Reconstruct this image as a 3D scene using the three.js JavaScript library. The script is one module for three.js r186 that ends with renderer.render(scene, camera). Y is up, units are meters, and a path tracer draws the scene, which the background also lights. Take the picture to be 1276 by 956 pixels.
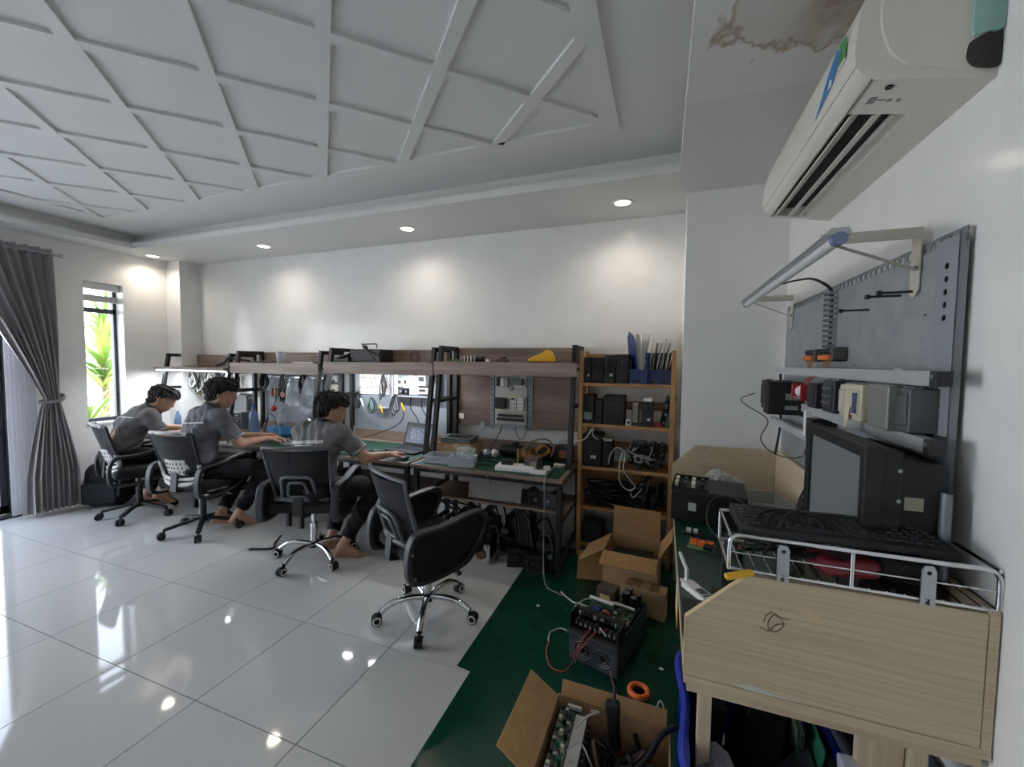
import * as THREE from 'three';
import { RoundedBoxGeometry } from 'three/addons/geometries/RoundedBoxGeometry.js';
import { mergeGeometries, mergeVertices, toCreasedNormals } from 'three/addons/utils/BufferGeometryUtils.js';
import { MarchingCubes } from 'three/addons/objects/MarchingCubes.js';
import { RectAreaLightUniformsLib } from 'three/addons/lights/RectAreaLightUniformsLib.js';
RectAreaLightUniformsLib.init();

// ---------- camera, sky, exposure ----------
const scene = new THREE.Scene();
const camera = new THREE.PerspectiveCamera(86.42, 1276 / 956, 0.05, 100);
camera.position.set(0, 1.546, 0);
camera.rotation.order = 'YXZ';
camera.rotation.set(-2.975 * Math.PI / 180, 20.234 * Math.PI / 180, 0.611 * Math.PI / 180);
const renderer = new THREE.WebGLRenderer({ antialias: true });
renderer.toneMapping = THREE.LinearToneMapping;
renderer.toneMappingExposure = 1.3;
renderer.shadowMap.enabled = true;
{ // bright hazy sky: white near the horizon, pale blue above
  const w = 64, h = 32, d = new Float32Array(w * h * 4);
  for (let y = 0; y < h; y++) {
    const el = Math.max(0, ((y + 0.5) / h - 0.5) * 2), t = Math.pow(el, 0.5);
    const c = [6.9 - 3.7 * t, 7.0 - 2.6 * t, 7.1 - 0.6 * t];
    for (let x = 0; x < w; x++) d.set([c[0], c[1], c[2], 1], (y * w + x) * 4);
  }
  const t = new THREE.DataTexture(d, w, h, THREE.RGBAFormat, THREE.FloatType);
  t.mapping = THREE.EquirectangularReflectionMapping; t.magFilter = THREE.LinearFilter; t.needsUpdate = true;
  scene.background = t;
}
const LED_K = 1.0;          // strength of the bench strips and downlights

// ---------- helpers ----------
let seed = 7;
const rnd = () => { seed = (seed * 1664525 + 1013904223) >>> 0; return seed / 4294967296; };
const rr = (a, b) => a + (b - a) * rnd();
const V = (x, y, z) => new THREE.Vector3(x, y, z);
const PI = Math.PI, R = (d) => d * PI / 180;
const used = {};
function numbered(n) { const k = used[n] = (used[n] ?? -1) + 1; return k ? n + '_' + String(k).padStart(3, '0') : n; }
function hash(x, y, s) { let h = (x * 374761393 + y * 668265263 + s * 1442695041) | 0; h = Math.imul(h ^ (h >>> 13), 1274126177); return ((h ^ (h >>> 16)) >>> 0) / 4294967296; }
function vn(x, y, px, py, s) { // tileable value noise
  const xi = Math.floor(x), yi = Math.floor(y), fx = x - xi, fy = y - yi, u = fx * fx * (3 - 2 * fx), v = fy * fy * (3 - 2 * fy);
  const m = (a, p) => ((a % p) + p) % p, x0 = m(xi, px), x1 = m(xi + 1, px), y0 = m(yi, py), y1 = m(yi + 1, py);
  return (hash(x0, y0, s) * (1 - u) + hash(x1, y0, s) * u) * (1 - v) + (hash(x0, y1, s) * (1 - u) + hash(x1, y1, s) * u) * v;
}
function tex(w, h, fn, srgb = true, rep = 1) {
  const d = new Uint8Array(w * h * 4);
  for (let y = 0; y < h; y++) for (let x = 0; x < w; x++) { const c = fn(x / w, y / h); const o = (y * w + x) * 4; d[o] = c[0]; d[o + 1] = c[1]; d[o + 2] = c[2]; d[o + 3] = 255; }
  const t = new THREE.DataTexture(d, w, h); t.wrapS = t.wrapT = THREE.RepeatWrapping; t.magFilter = THREE.LinearFilter; t.minFilter = THREE.LinearMipmapLinearFilter; t.generateMipmaps = true;
  if (srgb) t.colorSpace = THREE.SRGBColorSpace; t.repeat.set(rep, rep); t.needsUpdate = true; return t;
}
function mix(a, b, t) { return [0, 1, 2].map((i) => a[i] + (b[i] - a[i]) * t); }
function woodTex(a, b, s, fine = 90) { // grain runs along u; one tile is one metre
  return tex(512, 1024, (u, v) => {
    const w = vn(u * 4, v * 6, 4, 6, s) * 0.25;
    const g = vn(u * 3, (v + w * 0.06) * fine, 3, fine, s + 1) * 0.5 + vn(u * 8, v * fine * 2, 8, fine * 2, s + 2) * 0.25 + vn(u * 2, v * 14, 2, 14, s + 3) * 0.5;
    return mix(a, b, Math.min(1, Math.max(0, (g - 0.25) * 1.3)));
  });
}
function noiseTex(a, b, s, f = 24) { return tex(256, 256, (u, v) => mix(a, b, 0.5 * vn(u * f, v * f, f, f, s) + 0.3 * vn(u * f * 4, v * f * 4, f * 4, f * 4, s + 1) + 0.2 * vn(u * 5, v * 5, 5, 5, s + 2))); }
function M(hex, rough = 0.6, metal = 0, extra = {}) { return new THREE.MeshPhysicalMaterial({ color: hex, roughness: rough, metalness: metal, ...extra }); }
function Mt(map, rough = 0.6, extra = {}) { return new THREE.MeshPhysicalMaterial({ map, roughness: rough, ...extra }); }

function uvm(g, alongY = false, swap = false) { // box-projected uv in metres; grain along the longest horizontal run unless alongY
  g = g.index ? g.toNonIndexed() : g;
  const p = g.attributes.position, n = g.attributes.normal, uv = new Float32Array(p.count * 2);
  for (let i = 0; i < p.count; i++) {
    const x = p.getX(i), y = p.getY(i), z = p.getZ(i), ax = Math.abs(n.getX(i)), ay = Math.abs(n.getY(i)), az = Math.abs(n.getZ(i));
    let u, v;
    if (ay >= ax && ay >= az) { u = x; v = z; } else if (ax >= az) { u = z; v = y; } else { u = x; v = y; }
    if (alongY && !(ay >= ax && ay >= az)) [u, v] = [v, u];
    if (swap) [u, v] = [v, u];
    uv[2 * i] = u; uv[2 * i + 1] = v;
  }
  g.setAttribute('uv', new THREE.BufferAttribute(uv, 2)); return g;
}
const bx = (w, h, d, x = 0, y = 0, z = 0) => new THREE.BoxGeometry(w, h, d).translate(x, y, z);
const bb = (x0, x1, y0, y1, z0, z1) => bx(x1 - x0, y1 - y0, z1 - z0, (x0 + x1) / 2, (y0 + y1) / 2, (z0 + z1) / 2);
const rb = (w, h, d, r = 0.005, x = 0, y = 0, z = 0, s = 2) => new RoundedBoxGeometry(w, h, d, s, Math.min(r, w / 2.01, h / 2.01, d / 2.01)).translate(x, y, z);
const cy = (r, h, x = 0, y = 0, z = 0, r2 = r, s = 20) => new THREE.CylinderGeometry(r2, r, h, s).translate(x, y, z);
function rod(a, b, r, s = 10) { const A = Array.isArray(a) ? V(...a) : a, B = Array.isArray(b) ? V(...b) : b, d = B.clone().sub(A), g = new THREE.CylinderGeometry(r, r, d.length(), s); g.applyQuaternion(new THREE.Quaternion().setFromUnitVectors(V(0, 1, 0), d.clone().normalize())); g.translate(...A.clone().add(B).multiplyScalar(0.5).toArray()); return g; }
function bar(a, b, w, h, r = 0.003) { const A = V(...a), B = V(...b), d = B.clone().sub(A), g = rb(w, d.length(), h, r, 0, 0, 0, 1); const y = d.clone().normalize(); let x = V(1, 0, 0); if (Math.abs(y.x) > 0.9) x = V(0, 0, 1); const z = x.clone().cross(y).normalize(); x = y.clone().cross(z); g.applyMatrix4(new THREE.Matrix4().makeBasis(x, y, z)); g.translate(...A.add(B).multiplyScalar(0.5).toArray()); return g; }
function tube(pts, r, n = 40, rs = 7, closed = false) { return new THREE.TubeGeometry(new THREE.CatmullRomCurve3(pts.map((p) => Array.isArray(p) ? V(...p) : p), closed, 'catmullrom', 0.5), n, r, rs, closed); }
function ext(pts, depth, bevel = 0, holes = []) { const s = new THREE.Shape(pts.map((p) => new THREE.Vector2(...p))); for (const h of holes) s.holes.push(new THREE.Path(h.map((p) => new THREE.Vector2(...p)))); return new THREE.ExtrudeGeometry(s, { depth, bevelEnabled: bevel > 0, bevelThickness: bevel, bevelSize: bevel, bevelOffset: -bevel, bevelSegments: 2, steps: 1, curveSegments: 10 }); }
const lathe = (pts, s = 24) => new THREE.LatheGeometry(pts.map((p) => new THREE.Vector2(...p)), s);
function merge(gs) { const a = gs.map((g) => { g = g.index ? g.toNonIndexed() : g; const o = new THREE.BufferGeometry(); for (const k of ['position', 'normal', 'uv']) if (g.attributes[k]) o.setAttribute(k, g.attributes[k]); if (!o.attributes.uv) o.setAttribute('uv', new THREE.BufferAttribute(new Float32Array(o.attributes.position.count * 2), 2)); return o; }); return mergeGeometries(a, false); }
function mesh(name, g, m, parent = scene, pos, rot) {
  const o = new THREE.Mesh(Array.isArray(g) ? merge(g) : g, m); o.castShadow = o.receiveShadow = true;
  o.name = parent === scene ? numbered(name) : name; parent.add(o);
  if (pos) o.position.set(...pos); if (rot) o.rotation.set(...rot); return o;
}
function tag(o, label, category, group) { o.userData.label = label; o.userData.category = category; if (group) o.userData.group = group; return o; }
function thing(name, label, category, pos = [0, 0, 0], turn = 0, group) { const o = new THREE.Group(); o.name = numbered(name); scene.add(o); o.position.set(...pos); o.rotation.y = turn; return tag(o, label, category, group); }
function one(name, label, category, g, m, pos, rot, group) { return tag(mesh(name, g, m, scene, pos, rot), label, category, group); }
function each(name, gs, m, parent) { return gs.map((g) => mesh(name, g, m, parent)); }
function struct(name, g, m, parent = scene) { const o = mesh(name, g, m, parent); if (parent === scene) o.userData.kind = 'structure'; return o; }
function dup(o, label, pos, turn, group) { const c = o.clone(); c.name = numbered(o.name.replace(/_\d{3}$/, '')); c.userData = { ...o.userData }; scene.add(c); if (pos) c.position.set(...pos); if (turn !== undefined) c.rotation.y = turn; if (label) c.userData.label = label; if (group) c.userData.group = group; return c; }
const circ = (cx, cyy, r, n = 14) => Array.from({ length: n }, (_, i) => [cx + r * Math.cos(i / n * 2 * PI), cyy + r * Math.sin(i / n * 2 * PI)]);

// ---------- materials ----------
const T = {
  oak: woodTex([214, 199, 173], [184, 165, 136], 11, 200), walnut: woodTex([140, 121, 107], [100, 83, 72], 21, 50), pine: woodTex([192, 146, 96], [158, 112, 68], 31, 40),
  fascia: woodTex([158, 138, 126], [122, 102, 92], 26, 50),
  card: noiseTex([196, 162, 120], [170, 136, 96], 41, 40), dusty: noiseTex([134, 140, 146], [158, 163, 166], 45, 18),
  cloth: tex(128, 128, (u, v) => { const k = ((u * 64 | 0) + (v * 64 | 0)) % 2 ? 8 : -8; const n = vn(u * 16, v * 16, 16, 16, 3) * 20; return [104 + k + n, 104 + k + n, 107 + k + n]; }),
  pcb: tex(256, 256, (u, v) => { const a = vn(u * 40, v * 40, 40, 40, 5), b = vn(u * 12, v * 12, 12, 12, 6); return a > 0.72 ? [150, 150, 130] : b > 0.6 ? [24, 66, 48] : [18, 46, 36]; }),
  mat: noiseTex([8, 56, 44], [14, 70, 55], 51, 30),
  plaster: noiseTex([232, 231, 228], [240, 239, 236], 61, 10),
};
const bump = tex(256, 256, (u, v) => { const n = 255 * (0.6 * vn(u * 48, v * 48, 48, 48, 8) + 0.4 * vn(u * 12, v * 12, 12, 12, 9)); return [n, n, n]; }, false);
const MAT = {
  wall: Mt(T.plaster, 0.16, { bumpMap: bump, bumpScale: 0.0004, specularIntensity: 0.6 }), ceil: M(0xdcdcd9, 0.8), ceilUp: M(0xdcdcd9, 0.8), lattice: M(0xdcdcd9, 0.55),
  tile: M(0xc9cacb, 0.05, 0, { specularIntensity: 1 }), grout: M(0x77777a, 0.9),
  oak: Mt(T.oak, 0.45), walnut: Mt(T.walnut, 0.5), fascia: Mt(T.fascia, 0.5), pine: Mt(T.pine, 0.45), card: Mt(T.card, 0.85), cardIn: Mt(T.card, 0.9, { color: 0xf2ead8 }),
  black: M(0x0e0f11, 0.5), blackSteel: M(0x121315, 0.45), rubber: M(0x0c0d0f, 0.7), darkPlastic: M(0x16181b, 0.55), charcoal: M(0x2a2c30, 0.6), greyPlastic: M(0x6b6e70, 0.55), lightPlastic: M(0xb9b9b2, 0.5), white: M(0xe4e3df, 0.4), cream: M(0xcfc8b4, 0.5),
  chrome: M(0xd8dadc, 0.12, 1), alu: M(0xb4b7ba, 0.35, 0.9), steel: M(0x9fa3a6, 0.4, 0.8), zinc: M(0x8d9499, 0.5, 0.6), greySteel: Mt(T.dusty, 0.5, { metalness: 0.15 }), greyPaint: M(0x8b9197, 0.5),
  cable: M(0x0d0e11, 0.6), cableGrey: M(0xa9a9a4, 0.5), cableWhite: M(0xd6d5cf, 0.5), red: M(0xa8262b, 0.5), orange: M(0xd8691f, 0.5), yellow: M(0xe0ac1c, 0.45), blue: M(0x1f3d94, 0.45), navy: M(0x27335a, 0.5), pink: M(0xd62b86, 0.45), green: M(0x1c6b4c, 0.6), teal: M(0x9cc4bd, 0.7), copper: M(0xa2623a, 0.4, 0.7),
  pcb: Mt(T.pcb, 0.5), mat: Mt(T.mat, 0.35), mesh: M(0x1a1b1f, 0.8), paper: M(0xe6e4dc, 0.8), brown: M(0x5c3a28, 0.6),
  glass: new THREE.MeshPhysicalMaterial({ color: 0xffffff, roughness: 0.02, transmission: 1, thickness: 0, ior: 1.5 }),
  clearPlastic: new THREE.MeshPhysicalMaterial({ color: 0xe8edf0, roughness: 0.28, transmission: 0.8, thickness: 0, ior: 1.4 }),
  screenOff: M(0x7b8081, 0.2), skin: M(0xb48a72, 0.6), skinDark: M(0x9a6a50, 0.55), hair: M(0x0c0a09, 0.8), trousers: M(0x0d1016, 0.9),
};
// ================= ROOM =================
const XL = -5.82, XR = 0.75, ZB = -3.56, ZF = 2.3, HC = 2.74, HU = 2.9;
{ // floor: polished porcelain tiles, 60 cm
  const fl = new THREE.Group(); fl.name = 'floor'; fl.userData.kind = 'structure'; scene.add(fl);
  mesh('floor_slab', bb(XL - 0.2, XR + 0.2, -0.2, -0.0025, ZB - 0.2, ZF + 0.2), MAT.grout, fl);
  const gx = -1.943, gz = -1.172, s = 0.6, j = 0.0016, cache = {};
  const veins = [0, 1, 2].map((k) => M([0xc5c4c1, 0xc3c2c0, 0xc7c6c2][k], 0.045 + k * 0.008));
  for (let i = -7; i <= 5; i++) for (let k = -6; k <= 4; k++) {
    const x0 = Math.max(XL, gx + s * i + j), x1 = Math.min(XR, gx + s * (i + 1) - j), z0 = Math.max(ZB, gz + s * k + j), z1 = Math.min(ZF, gz + s * (k + 1) - j);
    if (x1 - x0 < 0.02 || z1 - z0 < 0.02) continue;
    const w = x1 - x0, d = z1 - z0, key = w.toFixed(3) + '|' + d.toFixed(3);
    if (!cache[key]) { const g = new THREE.BoxGeometry(w, 0.0095, d).translate(0, -0.00475, 0), p = g.attributes.position; for (let q = 0; q < p.count; q++) if (p.getY(q) > -0.001) p.setXYZ(q, p.getX(q) - Math.sign(p.getX(q)) * 0.0006, 0, p.getZ(q) - Math.sign(p.getZ(q)) * 0.0006); cache[key] = g; }
    mesh('tile', cache[key], veins[Math.floor(rnd() * 3)], fl, [(x0 + x1) / 2, 0, (z0 + z1) / 2]);
  }
}
// walls; openings on the left: sliding door and a narrow window
const WZ0 = -2.88, WZ1 = -2.54, WY0 = 0.83, WY1 = 2.37, DZ0 = -2.02, DZ1 = 1.7, DY = 2.4;
struct('wall_left', [bb(XL - 0.2, XL, -0.2, 3.1, ZB - 0.2, WZ0), bb(XL - 0.2, XL, -0.2, WY0, WZ0, WZ1), bb(XL - 0.2, XL, WY1, 3.1, WZ0, WZ1), bb(XL - 0.2, XL, -0.2, 3.1, WZ1, DZ0), bb(XL - 0.2, XL, DY, 3.1, DZ0, DZ1), bb(XL - 0.2, XL, -0.2, 3.1, DZ1, ZF + 0.2), bb(XL - 0.2, XL, -0.2, -0.001, DZ0, DZ1)].map((g) => uvm(g)), MAT.wall);
struct('wall_back', uvm(bb(XL, XR, -0.2, 3.1, ZB - 0.2, ZB)), MAT.wall);
struct('wall_right', uvm(bb(XR, XR + 0.2, -0.2, 3.1, ZB - 0.2, ZF + 0.2)), MAT.wall);
struct('wall_front', uvm(bb(XL, XR, -0.2, 3.1, ZF, ZF + 0.2)), MAT.wall);
struct('wall_pillar_right', uvm(bb(0.132, XR, 0, HC, ZB, -3.16)), MAT.wall);
struct('wall_pillar_left', uvm(bb(XL, -5.56, 0, HC, ZB, -3.32)), MAT.wall);
struct('wall_pilaster', uvm(bb(XR - 0.011, XR, 0, HC, -1.345, ZF)), MAT.wall);
{ // tray ceiling
  const c = new THREE.Group(); c.name = 'ceiling'; c.userData.kind = 'structure'; scene.add(c);
  const x0 = -5.46, x1 = 0.066, z0 = -2.79, z1 = 1.9, lip = 0.055, tr = 0.1;
  const stain = tex(512, 512, (u, v) => { // water stain near the air conditioner, uv over 1.2 m
    const dx = (u - 0.6) * 0.62, dy = (v - 0.54) * 0.95, n = vn(u * 9, v * 9, 9, 9, 71) * 0.5 + vn(u * 24, v * 24, 24, 24, 72) * 0.25 + vn(u * 60, v * 60, 60, 60, 73) * 0.12;
    const r = Math.hypot(dx, dy) + (n - 0.4) * 0.26; const sm = (a, b, x) => { const q = Math.min(1, Math.max(0, (x - a) / (b - a))); return q * q * (3 - 2 * q); }, s1 = sm(0.42, 0.62, u);
    let k = Math.max(0, 1 - Math.abs(r - 0.25) * 26) * 0.75 + Math.max(0, 1 - Math.abs(r - 0.19) * 40) * 0.35 * s1; k = Math.max(k, sm(0.255, 0.235, r) * (0.12 + n * (0.2 + 0.6 * s1))); k = Math.max(k, sm(0.17, 0.05, r) * s1 * (0.5 + n * 0.6));
    return mix([226, 226, 223], [138, 114, 86], Math.min(1, k * 0.8));
  });
  const sof = (n, a, b, cc, d) => mesh(n, bb(a, b, HC, HC + lip, cc, d), MAT.ceil, c);
  sof('soffit', XL, XR, ZB, z0); sof('soffit', XL, x0, z0, z1); sof('soffit', XL, XR, z1, ZF);
  sof('soffit', x1, XR, z0, -2.1); sof('soffit', x1, XR, -1.3, z1);
  { const g = bb(x1, XR, HC, HC + lip, -2.1, -1.3), p = g.attributes.position, uv = g.attributes.uv; for (let i = 0; i < p.count; i++) uv.setXY(i, (p.getX(i) - x1) / 0.684, (p.getZ(i) + 2.1) / 0.8); mesh('stained_soffit', g, Mt(stain, 0.85), c); }
  mesh('trough', [bb(XL, x0 - tr, HC + lip, 3.1, ZB, ZF), bb(x1 + tr, XR, HC + lip, 3.1, ZB, ZF), bb(x0 - tr, x1 + tr, HC + lip, 3.1, ZB, z0 - tr), bb(x0 - tr, x1 + tr, HC + lip, 3.1, z1 + tr, ZF)], MAT.ceil, c);
  mesh('upper_ceiling', bb(x0 - tr, x1 + tr, HU, 3.1, z0 - tr, z1 + tr), MAT.ceilUp, c);
  // lattice: border frame and two families of diagonal strips, 49 cm apart
  const fx0 = -5.05, fx1 = -0.37, fz0 = -2.38, fz1 = 1.5, t = 0.016, w = 0.1, sw = 0.062;
  const yb = HU - t;
  mesh('border_strip', bb(fx1, fx1 + w, yb, HU, fz0 - w, fz1 + w), MAT.lattice, c); mesh('border_strip', bb(fx0 - w, fx0, yb, HU, fz0 - w, fz1 + w), MAT.lattice, c);
  mesh('border_strip', bb(fx0, fx1, yb, HU, fz0 - w, fz0), MAT.lattice, c); mesh('border_strip', bb(fx0, fx1, yb, HU, fz1, fz1 + w), MAT.lattice, c);
  const q = Math.SQRT1_2;
  function clip(o, d) { // o + s d inside the frame
    let a = -20, b = 20; for (const [p, v, lo, hi] of [[o[0], d[0], fx0, fx1], [o[1], d[1], fz0, fz1]]) { let s0 = (lo - p) / v, s1 = (hi - p) / v; if (s0 > s1) [s0, s1] = [s1, s0]; a = Math.max(a, s0); b = Math.min(b, s1); } return [a, b];
  }
  const strip = (o, d, split) => {
    const [a, b] = clip(o, d); if (b - a < 0.1) return;
    const A = [o[0] + d[0] * a, o[1] + d[1] * a], B = [o[0] + d[0] * b, o[1] + d[1] * b], L = b - a + 0.03;
    const g = new THREE.BoxGeometry(sw, t - (split ? 0.0006 : 0), L); g.rotateY(Math.atan2(d[0], d[1])); g.translate((A[0] + B[0]) / 2, HU - (t - (split ? 0.0006 : 0)) / 2, (A[1] + B[1]) / 2); mesh('lattice_strip', g, MAT.lattice, c);
  };
  for (let k = -10; k < 12; k++) { const v = 0.012 + 0.49 * k; strip([v * q, -v * q], [q, q], false); const u = -1.935 - 0.505 * (k - 4); strip([u * q, u * q], [q, -q], true); }
}
{ // narrow window in the left wall
  const w = new THREE.Group(); w.name = 'window_1'; w.userData.kind = 'structure'; scene.add(w);
  const X = XL - 0.165, al = M(0x4a4e52, 0.4, 0.5);
  mesh('window_frame', [bb(X - 0.03, X + 0.03, WY0, WY1, WZ0, WZ0 + 0.03), bb(X - 0.03, X + 0.03, WY0, WY1, WZ1 - 0.035, WZ1), bb(X - 0.03, X + 0.03, WY0, WY0 + 0.04, WZ0, WZ1), bb(X - 0.03, X + 0.03, WY1 - 0.04, WY1, WZ0, WZ1), bb(X - 0.03, X + 0.03, 2.05, 2.1, WZ0, WZ1)], al, w);
  mesh('transom', bb(X + 0.03, X + 0.06, 2.17, 2.24, WZ0, WZ1), MAT.lightPlastic, w);
  mesh('blind_cassette', rb(0.07, 0.07, WZ1 - WZ0 - 0.01, 0.01, X + 0.075, WY1 - 0.035, (WZ0 + WZ1) / 2), MAT.white, w);
  mesh('pane', bb(X - 0.003, X + 0.003, WY0 + 0.04, 2.05, WZ0 + 0.035, WZ1 - 0.035), MAT.glass, w);
  mesh('pane', bb(X - 0.003, X + 0.003, 2.1, WY1 - 0.04, WZ0 + 0.035, WZ1 - 0.035), MAT.glass, w);
  mesh('window_sill', bb(XL - 0.2, XL + 0.015, WY0 - 0.02, WY0 + 0.002, WZ0 - 0.01, WZ1 + 0.01), MAT.white, w);
}
{ // sliding glass door
  const d = new THREE.Group(); d.name = 'door_1'; d.userData.kind = 'structure'; scene.add(d);
  const X = XL - 0.1, al = M(0x3c3f43, 0.4, 0.5), n = 4, w = (DZ1 - DZ0 - 0.1) / n;
  mesh('door_frame', [bb(X - 0.06, X + 0.06, 0, DY, DZ0, DZ0 + 0.05), bb(X - 0.06, X + 0.06, 0, DY, DZ1 - 0.05, DZ1), bb(X - 0.06, X + 0.06, DY - 0.06, DY, DZ0, DZ1), bb(X - 0.08, X + 0.1, 0, 0.025, DZ0, DZ1)], al, d);
  for (let i = 0; i < n; i++) {
    const a = DZ0 + 0.05 + i * w, b = a + w, xo = X + (i % 2 ? 0.02 : -0.02), y0 = 0.03, y1 = DY - 0.06;
    mesh('door_leaf', [bb(xo - 0.016, xo + 0.016, y0, y1, a, a + 0.05), bb(xo - 0.016, xo + 0.016, y0, y1, b - 0.05, b), bb(xo - 0.016, xo + 0.016, y0, y0 + 0.08, a, b), bb(xo - 0.016, xo + 0.016, y1 - 0.07, y1, a, b)], al, d);
    mesh('pane', bb(xo - 0.003, xo + 0.003, y0 + 0.08, y1 - 0.07, a + 0.05, b - 0.05), MAT.glass, d);
  }
}
{ // curtain at the door's far jamb, gathered by a tieback
  const c = thing('curtain', 'long grey satin curtain gathered by a tieback beside the glass door', 'curtain', [-5.64, 0, -1.98]);
  const sat = M(0xada8a8, 0.36, 0, { sheen: 0.6, sheenRoughness: 0.3, transmission: 0.08, thickness: 0, side: THREE.DoubleSide });
  // local: z runs along the wall (negative = away from the camera), folds push in x
  const nz = 150, ny = 60, pos = [], uv = [], idx = [], TB = 1.13, H = 2.6;
  for (let j = 0; j <= ny; j++) {
    const y = 0.03 + (H - 0.03) * j / ny;
    let a, b, amp; // extents in z
    const t = y > TB ? (y - TB) / (H - TB) : (TB - y) / TB;
    if (y > TB) { a = -0.27; b = -0.16 + 0.62 * Math.pow(t, 1.1); amp = 0.018 + 0.032 * Math.min(1, t * 2.5); } else { a = -0.27 - 0.11 * Math.min(1, t * 1.6); b = -0.16 + 0.13 * Math.pow(Math.min(1, t * 1.5), 0.7); amp = 0.018 + 0.028 * Math.min(1, t * 3); }
    for (let i = 0; i <= nz; i++) {
      const s = i / nz, z = a + (b - a) * s, ph = s * 2 * PI * 9 + Math.sin(y * 1.7 + s * 5) * 0.5;
      pos.push(Math.sin(ph) * amp + 0.012 * Math.sin(s * 31 + y * 3), y, z + Math.cos(ph * 1.0) * amp * 0.25); uv.push(s * 2, y);
    }
  }
  for (let j = 0; j < ny; j++) for (let i = 0; i < nz; i++) { const a = j * (nz + 1) + i; idx.push(a, a + 1, a + nz + 2, a, a + nz + 2, a + nz + 1); }
  const g = new THREE.BufferGeometry(); g.setAttribute('position', new THREE.Float32BufferAttribute(pos, 3)); g.setAttribute('uv', new THREE.Float32BufferAttribute(uv, 2)); g.setIndex(idx); g.computeVertexNormals();
  mesh('drape', g, sat, c);
  mesh('tieback', tube([[0.045, 1.11, -0.15], [0.055, 1.11, -0.2], [0.045, 1.13, -0.27], [-0.02, 1.17, -0.3], [-0.05, 1.14, -0.22], [-0.035, 1.11, -0.15]], 0.018, 40, 8, true), M(0x6f6b6e, 0.4), c);
  for (let i = 0; i < 9; i++) mesh('eyelet', new THREE.TorusGeometry(0.026, 0.006, 8, 20).translate(0, 2.55, -0.24 + i * 0.075), MAT.alu, c);
  const rodm = one('curtain_rod', 'slim metal rod above the door carrying the grey curtain', 'curtain rod', [rod([-5.64, 2.55, -2.3], [-5.64, 2.55, 1.9], 0.013), new THREE.SphereGeometry(0.022, 14, 10).translate(-5.64, 2.55, -2.31), rod([-5.64, 2.55, -2.27], [XL, 2.55, -2.27], 0.008), rod([-5.64, 2.55, 0.6], [XL, 2.55, 0.6], 0.008)], MAT.alu);
  // pale sheer lining hanging behind
  const s2 = thing('sheer_curtain', 'pale sheer lining hanging straight behind the satin curtain', 'curtain', [-5.73, 0, -1.96]);
  const p2 = [], i2 = []; for (let j = 0; j <= 20; j++) for (let i = 0; i <= 60; i++) { p2.push(Math.sin(i * 0.75) * 0.012, 0.04 + 2.42 * j / 20, -0.16 + 0.2 * i / 60); } for (let j = 0; j < 20; j++) for (let i = 0; i < 60; i++) { const a = j * 61 + i; i2.push(a, a + 1, a + 62, a, a + 62, a + 61); }
  const g2 = new THREE.BufferGeometry(); g2.setAttribute('position', new THREE.Float32BufferAttribute(p2, 3)); g2.setIndex(i2); g2.computeVertexNormals(); mesh('sheer', g2, M(0xcfcdd2, 0.9, 0, { transmission: 0.35, thickness: 0, side: THREE.DoubleSide }), s2);
}
{ // downlights in the soffit; each with a spot of its own
  const lamps = [[-0.315, -3.19, 'recessed round downlight in the soffit beside the right pillar'], [-2.2, -3.19, 'recessed round downlight in the soffit above the third bench'], [-3.98, -3.19, 'recessed round downlight in the soffit above the second bench'], [-5.62, -3.08, 'recessed round downlight in the soffit by the corner pillar']];
  for (const [x, z, l] of lamps) {
    const t = thing('downlight', l, 'ceiling light', [x, HC, z], 0, 'recessed downlights');
    mesh('trim_ring', lathe([[0.056, -0.0005], [0.062, -0.006], [0.074, -0.005], [0.078, 0], [0.078, 0.004], [0.056, 0.004], [0.056, -0.0005]], 32), MAT.white, t);
    mesh('diffuser', cy(0.056, 0.003, 0, -0.001, 0, 0.056, 32), new THREE.MeshStandardMaterial({ color: 0xffffff, emissive: 0xfff4e2, emissiveIntensity: 5 * LED_K }), t);
    const s = new THREE.SpotLight(0xfff2e0, 1.2 * LED_K, 0, R(78), 1, 2); s.position.set(0, -0.012, 0); s.target.position.set(0, -1, 0); s.castShadow = true; s.shadow.radius = 2.5; t.add(s); t.add(s.target);
  }
}
{ // green rubber mat: two rectangles laid on the tiles in front of the right bench
  one('floor_mat', 'dark green rubber mat covering the tiles around the repair junk', 'floor mat', ext([[-0.94, 3.3], [0.7, 3.3], [0.7, 0.4], [-0.36, 0.4], [-0.86, 1.25], [-0.86, 1.775], [-0.94, 1.785]], 0.0022).rotateX(-PI / 2).translate(0, 0.0003, 0), Mt(T.mat, 0.22, { color: 0xffffff }));
}
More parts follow.
